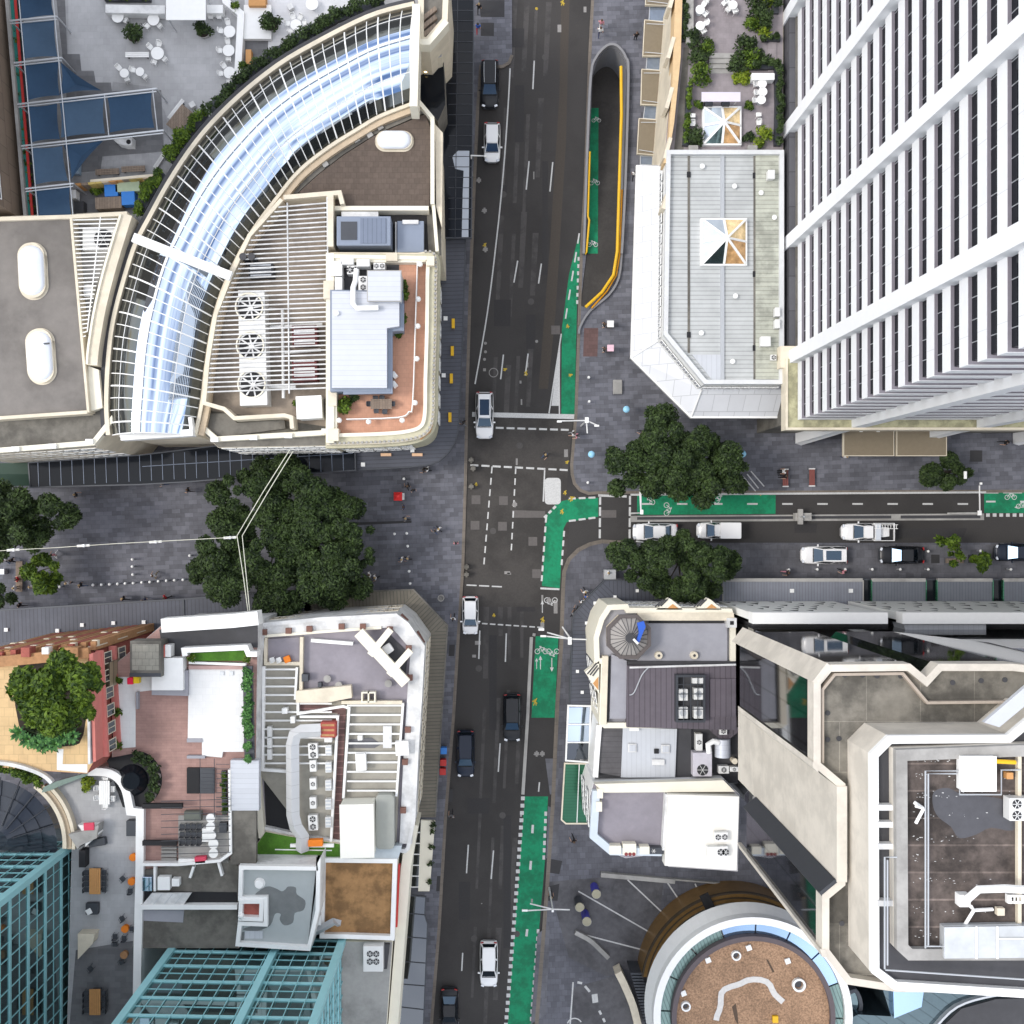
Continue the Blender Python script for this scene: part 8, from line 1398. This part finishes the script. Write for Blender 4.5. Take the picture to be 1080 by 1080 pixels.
t = pthing('glazed_awning', 'cream and glass awning with planters on the main road', 'canopy', 443, 905, .13); part(t, 'pane', glass_dark, lambda m: m.pprism([(434, 867), (444, 868), (441, 936), (431, 936)], 4.2, 4.3)); part(t, 'deck', cream_light, lambda m: m.pprism([(444, 865), (459, 866), (453, 940), (441, 940)], 4.0, 4.35)); part(t, 'bar', white, lambda m: [m.ptube([(434 - k * .3, 878 + k * 11.5, 4.34), (443 - k * .3, 878 + k * 11.5, 4.34)], .06, 6) for k in range(6)])
for i, (x, y) in enumerate(((457, 869), (456, 877), (455, 893), (454, 910), (453, 930))): bush(x, y, 4.35, 3.2, 'small dark plant on the glazed awning edge, ' + ('uppermost', 'second', 'middle', 'fourth', 'lowest')[i], leaf_dark, n=70, h=.5, size=.12)
canopy('glass_canopy', 'dark glass street canopy at the bottom left of the main road', [(430, 944), (449, 946), (448, 965), (451, 975), (445, 1120), (418, 1120)], 4.6, glass_dark, .05, [((428, 963), (448, 965)), ((427, 988), (450, 990)), ((425, 1014), (449, 1016)), ((423, 1038), (448, 1040)), ((421, 1062), (447, 1065))], darksteel)
# ================================================================== street trees
tree(300, 568, .13, 11.5, [(262, 520, 38, 32), (318, 520, 42, 36), (345, 565, 45, 42), (285, 575, 50, 45), (240, 575, 32, 34), (310, 615, 46, 34), (258, 618, 36, 30), (352, 600, 36, 34), (215, 600, 14, 12), (385, 575, 12, 22)], 'huge dark green tree filling the middle of the pedestrian street', 150000, .18)
tree(28, 548, .13, 11, [(20, 540, 36, 30), (55, 540, 26, 22), (0, 560, 25, 25), (40, 560, 30, 18)], 'dark tree at the left edge of the pedestrian street', 36000, .18)
tree(45, 605, .13, 6.5, [(45, 605, 17, 17), (50, 615, 12, 10)], 'small olive green tree beside the people at the left edge', 3500, .25, leaf_mid); tree(0, 628, .13, 7, [(0, 628, 11, 14)], 'small tree cut off by the left edge near the awning', 2200, .25)
tree(222, 604, .13, 6, [(216, 603, 14, 12)], 'small tree beside the green street box', 1800, .25)
tree(712, 482, .13, 10.5, [(690, 460, 30, 26), (660, 495, 24, 26), (700, 490, 42, 30), (740, 485, 36, 30), (768, 495, 22, 24), (730, 510, 40, 18)], 'wide dark tree between the side street cycle lane and the white skirted hall', 62000, .18)
tree(708, 592, .13, 10.5, [(662, 592, 20, 14), (700, 594, 38, 20), (745, 595, 26, 24), (720, 614, 40, 15), (727, 573, 16, 12), (682, 610, 26, 12)], 'wide dark tree over the parked white cars at the side street corner', 50000, .18)
tree(994, 498, .13, 7, [(994, 498, 23, 18), (1010, 503, 12, 14)], 'round very dark tree in shade beside the right hand cycle lane', 12000, .18)
tree(1001, 578, .13, 5.5, [(1001, 575, 11, 12), (1008, 590, 8, 8)], 'thin leaved young tree, left of two in the paved bay', 700, .25, leaf_mid); tree(1033, 592, .13, 5, [(1033, 593, 11, 9)], 'thin leaved young tree, right of two in the paved bay', 500, .25, leaf_mid)
for x, y, r, l in ((903, 1056, 14, 'left'), (920, 1062, 13, 'middle'), (914, 1048, 10, 'upper'), (935, 1050, 9, 'right')): bush(x, y, .146, r, 'dark green shrub on the small lawn by the glass lobe, %s one' % l, leaf_dark, n=900, h=1.8, size=.2)
# ------------------------------------------------------------------ people
for a in ((430, 513, 20, 'walk', 'black', 'black', 'person in black above the red cart'), (436, 517, 200, 'stand', 'black', 'denim', 'person in black, right one of the pair above the red cart'), (426, 535, 90, 'stand', 'navy', 'black', 'person in dark clothes just below the red cart'), (428, 547, 270, 'walk', 'grey', 'black', 'person in grey walking below the red cart'), (447, 496, 90, 'walk', 'black', 'grey', 'person in black by the curve of the hotel awning'), (451, 495, 90, 'walk', 'white', 'black', 'person in white by the curve of the hotel awning'), (459, 560, 40, 'walk', 'grey', 'denim', 'person in grey, left of a pair facing the main road'), (463, 558, 60, 'walk', 'white', 'black', 'person in white, right of a pair facing the main road'), (481, 573, 0, 'stand', 'pink', 'black', 'person in pink waiting at the left kerb'), (424, 590, 90, 'walk', 'white', 'denim', 'person in white, left of a pair on the open paving'), (430, 589, 90, 'walk', 'grey', 'black', 'person in grey, right of a pair on the open paving'), (390, 606, 120, 'walk', 'white', 'grey', 'person in white, upper left of a pair beside the huge tree'), (396, 609, 120, 'walk', 'white', 'black', 'person in white, lower right of a pair beside the huge tree'),
          (6, 591, 30, 'walk', 'white', 'denim', 'person in white at the left edge under the trees'), (13, 591, 60, 'walk', 'black', 'black', 'person in black at the left edge under the trees'), (57, 585, 10, 'walk', 'pink', 'white', 'person in pink and white above the olive tree'), (45, 593, 200, 'stand', 'white', 'black', 'person in white at the top of the olive tree'), (18, 611, 90, 'sit', 'red', 'black', 'person in red sitting on the long street bench'), (17, 620, 90, 'stand', 'white', 'khaki', 'person in white standing below the street bench'), (34, 619, 45, 'walk', 'white', 'denim', 'person in white left of the olive tree'), (72, 615, 0, 'stand', 'white', 'black', 'person in white heading right of the olive tree'), (86, 617, 90, 'walk', 'black', 'denim', 'person in black at the start of the bollard row'), (163, 607, 0, 'walk', 'white', 'khaki', 'person in white above the bollard row'), (131, 631, 80, 'walk', 'black', 'black', 'person in black above the charcoal awning, left'), (153, 633, 60, 'walk', 'navy', 'black', 'person in navy above the charcoal awning'), (175, 630, 120, 'walk', 'red', 'black', 'person in red above the charcoal awning, right'), (22, 638, 90, 'walk', 'black', 'black', 'person in black next to the charcoal awning at left'), (81, 522, 270, 'walk', 'black', 'grey', 'person in black below the black glass canopy, left'), (172, 510, 100, 'walk', 'grey', 'denim', 'person in pale grey at the glass canopy edge'), (199, 517, 90, 'walk', 'black', 'black', 'person in black below the glass canopy, middle'),
          (478, 652, 0, 'walk', 'white', 'black', 'person beside the white hatchback on the footpath'), (476, 860, 0, 'walk', 'grey', 'black', 'person in grey on the left footpath by the planter canopy'), (575, 480, 140, 'walk', 'black', 'denim', 'person in black crossing the main road'), (608, 460, 90, 'walk', 'pink', 'white', 'person in pink, right of a pair at the crossing corner'), (604, 457, 90, 'walk', 'white', 'grey', 'person in white, left of a pair at the crossing corner'), (677, 456, 60, 'walk', 'black', 'black', 'person in black, left of a pair by the white skirt'), (690, 452, 160, 'walk', 'black', 'grey', 'person in black, right of a pair by the white skirt'), (829, 502, 90, 'sit', 'black', 'black', 'person in black sitting on the red bench'), (828, 497, 90, 'sit', 'white', 'black', 'person in white sitting on the red bench'), (891, 482, 0, 'stand', 'white', 'denim', 'person in white beside the left brown tower canopy'), (1060, 467, 80, 'walk', 'black', 'black', 'person in black at the far right under the tower'), (617, 624, 30, 'walk', 'white', 'black', 'person in white nearest the kerb at the turret corner'), (619, 629, 10, 'walk', 'blue', 'grey', 'person in blue at the turret corner'), (614, 634, 30, 'stand', 'white', 'denim', 'person in white close to the corner awning'), (607, 643, 330, 'walk', 'black', 'black', 'person in black, lowest of the group at the turret corner'), (605, 648, 330, 'walk', 'grey', 'black', 'person in grey below the group at the turret corner'), (641, 604, 90, 'walk', 'white', 'black', 'person in white left of the grey street cabinet'), (830, 604, 90, 'walk', 'black', 'pink', 'person walking past a bollard, left in the paved bay'), (889, 603, 60, 'walk', 'pink', 'black', 'person in pink beside a bollard in the paved bay'), (605, 886, 30, 'walk', 'black', 'black', 'person in black below the green verandah'), (671, 38, 0, 'stand', 'black', 'black', 'person in black beside the brown canopies at the top'), (634, 25, 0, 'walk', 'pink', 'white', 'person in pink near the kerb above the ramp'), (633, 33, 0, 'walk', 'white', 'navy', 'person in white nearest the top of the ramp'), (505, 8, 0, 'walk', 'black', 'black', 'person in black at the top of the left footpath'), (504, 29, 0, 'walk', 'blue', 'red', 'person in blue beside the top glass canopy'), (669, 184, 180, 'walk', 'white', 'black', 'person in white next to the white skirt'), (637, 343, 90, 'stand', 'black', 'white', 'person in black minding the upper street stall'), (637, 369, 90, 'stand', 'black', 'white', 'person in black minding the lower street stall'), (581, 944, 0, 'stand', 'black', 'black', 'person in black by the cycle lane at the forecourt'), (489, 446, 60, 'walk', 'black', 'grey', 'person in dark clothes behind the white wagon')): person(*a[:6], a[6], len(a[6]) % 3)
# ------------------------------------------------------------------ street furniture
def sign_box(x, y, w, h, z0, z1, nm, l, cat, mt, deg=0, parts=None): return boxthing(x - w / 2, y - h / 2, x + w / 2, y + h / 2, z0, z1, nm, l, cat, mt, deg, .05, parts)
t = pthing('market_cart', 'red square cart umbrella with a white side on the pedestrian street', 'cart', 419.5, 524, .13); part(t, 'umbrella', M('cart_red', (.75, .03, .03), .6), lambda m: m.frustum(PP([(415, 519), (424, 519), (424, 528), (415, 528)], 2.2), 2.0, PP([(418.5, 522.5), (420.5, 522.5), (420.5, 524.5), (418.5, 524.5)], 2.5), 2.5)); part(t, 'counter', white, lambda m: m.pbox(421, 520, 426, 527, .14, 1.1)); part(t, 'pole', steel, lambda m: m.pcyl(419.5, 523.5, .03, .13, 2.1, 8))
for x, y, mt, l in ((644, 341.5, white, 'white topped street stall, upper one below the ramp'), (644, 367, M('pink_white_cover', (.75, .5, .58), .7), 'pink and white topped street stall below the upper stall')):
 t = pthing('street_stall', l, 'stall', x, y, .13); part(t, 'top', mt, lambda m: m.pbox(x - 3.5, y - 3.5, x + 3.5, y + 3.5, 1.9, 2.05), False, .03); part(t, 'counter', wood, lambda m: m.pbox(x - 3.5, y - 2, x + 3, y + 3, .14, 1.0))
 for sx in (-3, 3): part(t, 'post', steel, lambda m: m.pcyl(x + sx, y, .03, .14, 1.9, 6))
for x, y, l in ((661, 431.5, 'pale blue round cover above the wide dark tree'), (624, 479, 'pale blue round cover at the crossing corner'), (784, 478.5, 'pale blue round cover right of the wide dark tree')):
 t = pthing('street_umbrella', l, 'umbrella', x, y, .13); part(t, 'cover', skyblue, lambda m: m.dome(P(x, y, 2.2), .36, 2.0, .22, 16, 3), True); part(t, 'pole', steel, lambda m: m.pcyl(x, y, .03, .13, 2.0, 6))
sign_box(651.5, 408, 9.5, 15, .13, .5, 'planter_slab', 'pale grey rectangular slab seat on the corner paving', 'seat', conc); sign_box(643.5, 606, 12, 10, .13, 1.4, 'street_cabinet', 'grey street cabinet beside the charcoal corner awning', 'cabinet', steel, 0, [lid(M('grey_lid', (.42, .43, .44), .5), 1.02)]); sign_box(202.5, 600, 5.5, 13, .13, 1.6, 'phone_box', 'green topped street box left of the huge tree', 'box', tealdark, 0, [lid(M('pale_teal_top', (.2, .4, .4), .4), .7)])
for x, y, mt, l in ((468, 792, bluepaint, 'blue bin, top of three on the left footpath'), (467.5, 804.5, redpaint, 'red bin, middle of three on the left footpath'), (467, 814, redpaint, 'red bin, lowest of three on the left footpath')): sign_box(x, y, 6, 6, .13, 1.0, 'postbox', l, 'bin', mt, 0, [lid(mt, 1.1)])
for x, y, l in ((828.5, 504, 'red brown bench with two people sitting on it'), (856.5, 503.5, 'empty red brown bench beside the occupied one')):
 t = bench(x, y, .13, 1.75, .6, 90, l, M('red_brown_slats', (.2, .06, .05), .7) if 'red_brown_slats' not in MATS else MATS['red_brown_slats']); o = LOC[t.name]; LOC[t.name] = (0, 0, 0)
 for s in (-1, 1): part(t, 'arm', white_dirty, lambda m: m.box((s * .9, 0, .3), (.12, .62, .22)))
 LOC[t.name] = o
bench(1007, 591.5, .14, 1.9, .5, 0, 'brown bench between the thin leaved trees', wood); bench(20, 608, .13, 3.2, .7, 90, 'long timber bench at the left edge under the trees', wood); sign_box(2, 603, 5, 6, .13, 1, 'grey_box', 'small pale box at the left edge', 'box', steel)
for x, y, mt, l, dx in ((629, 943, royal, 'tall royal blue drum nearest the stone wall', 3), (611.5, 957, darksteel, 'tall dark olive drum beside the royal blue ones', 3), (619, 972, royal, 'tall royal blue drum above the curved seat wall', 3)):
 t = pthing('advertising_drum', l, 'drum', x, y, .13); part(t, 'body', mt, lambda m: m.pcyl(x, y, .42, .4, 2.6, 18)); part(t, 'top', M('drum_top', (.3, .28, .2), .7) if 'drum_top' not in MATS else MATS['drum_top'], lambda m: m.pcyl(x, y, .45, 2.6, 2.75, 18)); part(t, 'band', white, lambda m: m.pcyl(x, y, .435, 1.9, 2.1, 18)); part(t, 'base', conc, lambda m: m.pcyl(x, y, .5, .135, .4, 18))
bol = None
def bollard(x, y, l, mt=white, g='bollards'):
 def f():
  t = thing('bollard', 'bollard', 'bollard'); m = MB(); m.cyl((0, 0), .09, 0, .8, 10); m.build('post', steel, t); m = MB(); m.dome((0, 0), .15, .8, .12, 10, 3); m.build('cap', white, t, True); return t
 proto('bollard', f).put(P(x, y, .9)[:2] + (.13,), 0, l, g)
for i, (x, y) in enumerate(((139.5, 590), (139.5, 597.5), (140, 606), (98, 617), (107, 616.7), (115.5, 616.3), (124, 615.8), (132, 615.4), (140.5, 615), (149.5, 614.3), (158, 613.8), (167, 613), (175.5, 612.5), (184, 612), (193, 611.5), (200, 586), (63, 619))): bollard(x, y, 'small pale bollard of the dotted row on the pedestrian street', g='bollards of the pedestrian street')
for x, y, l in ((832, 601, 'first from the left'), (862, 600.5, 'second from the left'), (891.5, 600.5, 'third from the left'), (920, 600.5, 'fourth from the left'), (949.5, 600.5, 'fifth, below the black sedan'), (979, 600.5, 'beside the square tree pit'), (1066, 600.5, 'nearest the right edge'), (979, 581.5, 'above the square tree pit'), (1034, 581, 'between the thin trees')): bollard(x, y, 'white capped bollard along the paved bay, ' + l, g='bollards along the paved bay')
for i, (x, y) in enumerate(((416, 563), (429, 562.5), (430, 576), (431.5, 602.5), (432.5, 615.5), (426, 505), (620, 509), (621, 398), (621.5, 423.5))): bollard(x, y, ('pale bollard left of a pair near the dark drain strip', 'pale bollard right of a pair near the dark drain strip', 'pale bollard above the walking pair', 'pale bollard below the walking pair', 'pale bollard beside the olive brown awning', 'pale bollard above the red cart', 'pale bollard at the rounded kerb corner', 'pale bollard above the slab seat', 'pale bollard by the stop line')[i], g='single bollards')
m = MB(); m.ring([(P(465, 631, .8)[0] + .34 * math.cos(k * PI / 9), P(465, 631, .8)[1] + .34 * math.sin(k * PI / 9)) for k in range(18)], .135, .9, .09); m.pcyl(465, 631, .2, .14, .5, 12); solo(m, 'litter_bin', 'round pale rimmed litter bin on the corner paving', 'bin', conc, None, True)
# ------------------------------------------------------------------ poles, signals, cables
def pole(base, head, z, arms, l, nm='signal_pole', cat='signal', lamps=()):
 t = thing(nm, l, cat, P(*base, z) + (.13,)); b = P(*base, z); part(t, 'pole', white_dirty, lambda m: m.tube([b + (.14,), b + (z,)], .1, 8, .07), True)
 for q in arms: part(t, 'arm', white_dirty, lambda m: m.ptube([(*base, z - .1), (*q, z)], .07, 6))
 for q, k in lamps:
  part(t, 'lamp_head', white, lambda m: m.pbox(q[0] - k[0], q[1] - k[1], q[0] + k[0], q[1] + k[1], z - .05, z + .12), False, .03)
 return t
pole((618.5, 443.5), None, 6, [(588, 444), (631, 449), (619.5, 457)], 'white signal pole with arms over the stop line crossing', lamps=[((590, 444.5), (2.5, 1)), ((629.5, 449), (2.5, 1)), ((619, 443), (2, 3))])
pole((602, 674), None, 6, [(577, 667), (619, 674.5), (576, 671), (593, 661)], 'white signal pole over the green lane at the turret corner', lamps=[((571, 664), (3, 1.2)), ((573, 671), (3, 1)), ((601, 676), (2, 4))])
pole((583, 959), None, 6, [(553, 960.5), (601, 959.5), (559, 953)], 'white signal pole over the green lane at the forecourt', lamps=[((553.5, 960.5), (3, 1)), ((583, 961), (1.2, 1.2))])
pole((676, 541), None, 7, [(676, 510), (674, 500)], 'white street lamp pole with long arm over the side street cycle lane', 'street_lamp', 'lamp', [((677, 515), (2, 4)), ((677, 540), (1.6, 2.5)), ((674, 512), (2, 1))])
pole((1033.5, 541), None, 7, [(1033, 512)], 'white street lamp pole with long arm at the right of the side street', 'street_lamp', 'lamp', [((1033.5, 541), (2, 2.5)), ((1035, 510), (1.2, 1.2)), ((1018.5, 501), (1.4, 4))])
pole((497, 164), None, 6, [(513, 164.5)], 'thin white pole with an arm over the white hatchback', 'street_lamp', 'lamp', [((512, 164.5), (1.5, .6))]); pole((679, 572), None, 5, [(679, 582)], 'thin pole with arm by the waiting white sedan', 'street_lamp', 'lamp', [((679, 581), (.8, 1.5))])
t = pthing('bike_signal_box', 'pale signal box bolted on the side street median', 'signal', 847, 543, .15); part(t, 'frame', conc, lambda m: (m.pbox(839, 541, 856, 549, .16, 1.0), m.pbox(842, 537, 847, 553, 1.001, 1.3))); part(t, 'post', steel, lambda m: m.pcyl(848, 545, .08, .15, 2.4, 8))
for i, (x, y) in enumerate(((499, 494), (497, 513), (492, 598), (497, 485), (543, 532), (492, 606), (579, 633), (511, 222), (505, 190), (512, 263), (572, 795), (566, 795))): m = MB(); m.pbox(x - 2.4, y - 1.6, x + 2.4, y + 1.6, .14 if x < 500 else .03, 1.0 if x < 500 else .05); m.pbox(x - 1, y - 3, x + 1, y + 3, .15 if x < 500 else .031, .8 if x < 500 else .055); m.pbox(x - 3.2, y + .2, x + .4, y + 1.2, .16 if x < 500 else .032, .6 if x < 500 else .06); struct(m, 'kerb_fitting', linefaint if x > 500 else conc_dark)
CZ_ = 12.5
def cable(pts, l, r=.04): m = MB(); m.ptube([(x, y, z) for x, y, z in pts], r, 6); return solo(m, 'overhead_cable', l, 'cable', M('cable_cream', (.6, .6, .5), .5) if 'cable_cream' not in MATS else MATS['cable_cream'])
cable([(306, 474, CZ_ + 2), (278, 518, CZ_ + .3), (250, 565, CZ_), (257, 610, CZ_ + .2), (263, 656, CZ_ + 1)], 'left of the twin overhead cables bent across the huge tree'); cable([(309, 476, CZ_ + 2), (282, 520, CZ_ + .3), (255.5, 565, CZ_), (260, 610, CZ_ + .2), (264.5, 656, CZ_ + 1)], 'right of the twin overhead cables bent across the huge tree'); cable([(-20, 582, CZ_ - .5), (60, 577.5, CZ_ - .8), (120, 573.5, CZ_ - .8), (250, 566.5, CZ_)], 'long overhead cable carrying white lamps along the pedestrian street', .03)
for x, y, k in ((14, 580, 'leftmost'), (88, 575.5, 'second from the left'), (164, 571.5, 'third from the left'), (242.5, 567, 'rightmost, beside the huge tree')):
 t = pthing('catenary_lamp', 'white tube lamp on the overhead cable, ' + k, 'lamp', x, y, CZ_ - .8); z = CZ_ - .9; part(t, 'tube', white, lambda m: m.ptube([(x - 6.5, y + .4, z), (x + 6.5, y - .4, z)], .12, 8), True); part(t, 'clip', steel, lambda m: m.pbox(x - 1, y - 1.5, x + 1, y + 1.5, z + .1, z + .25))
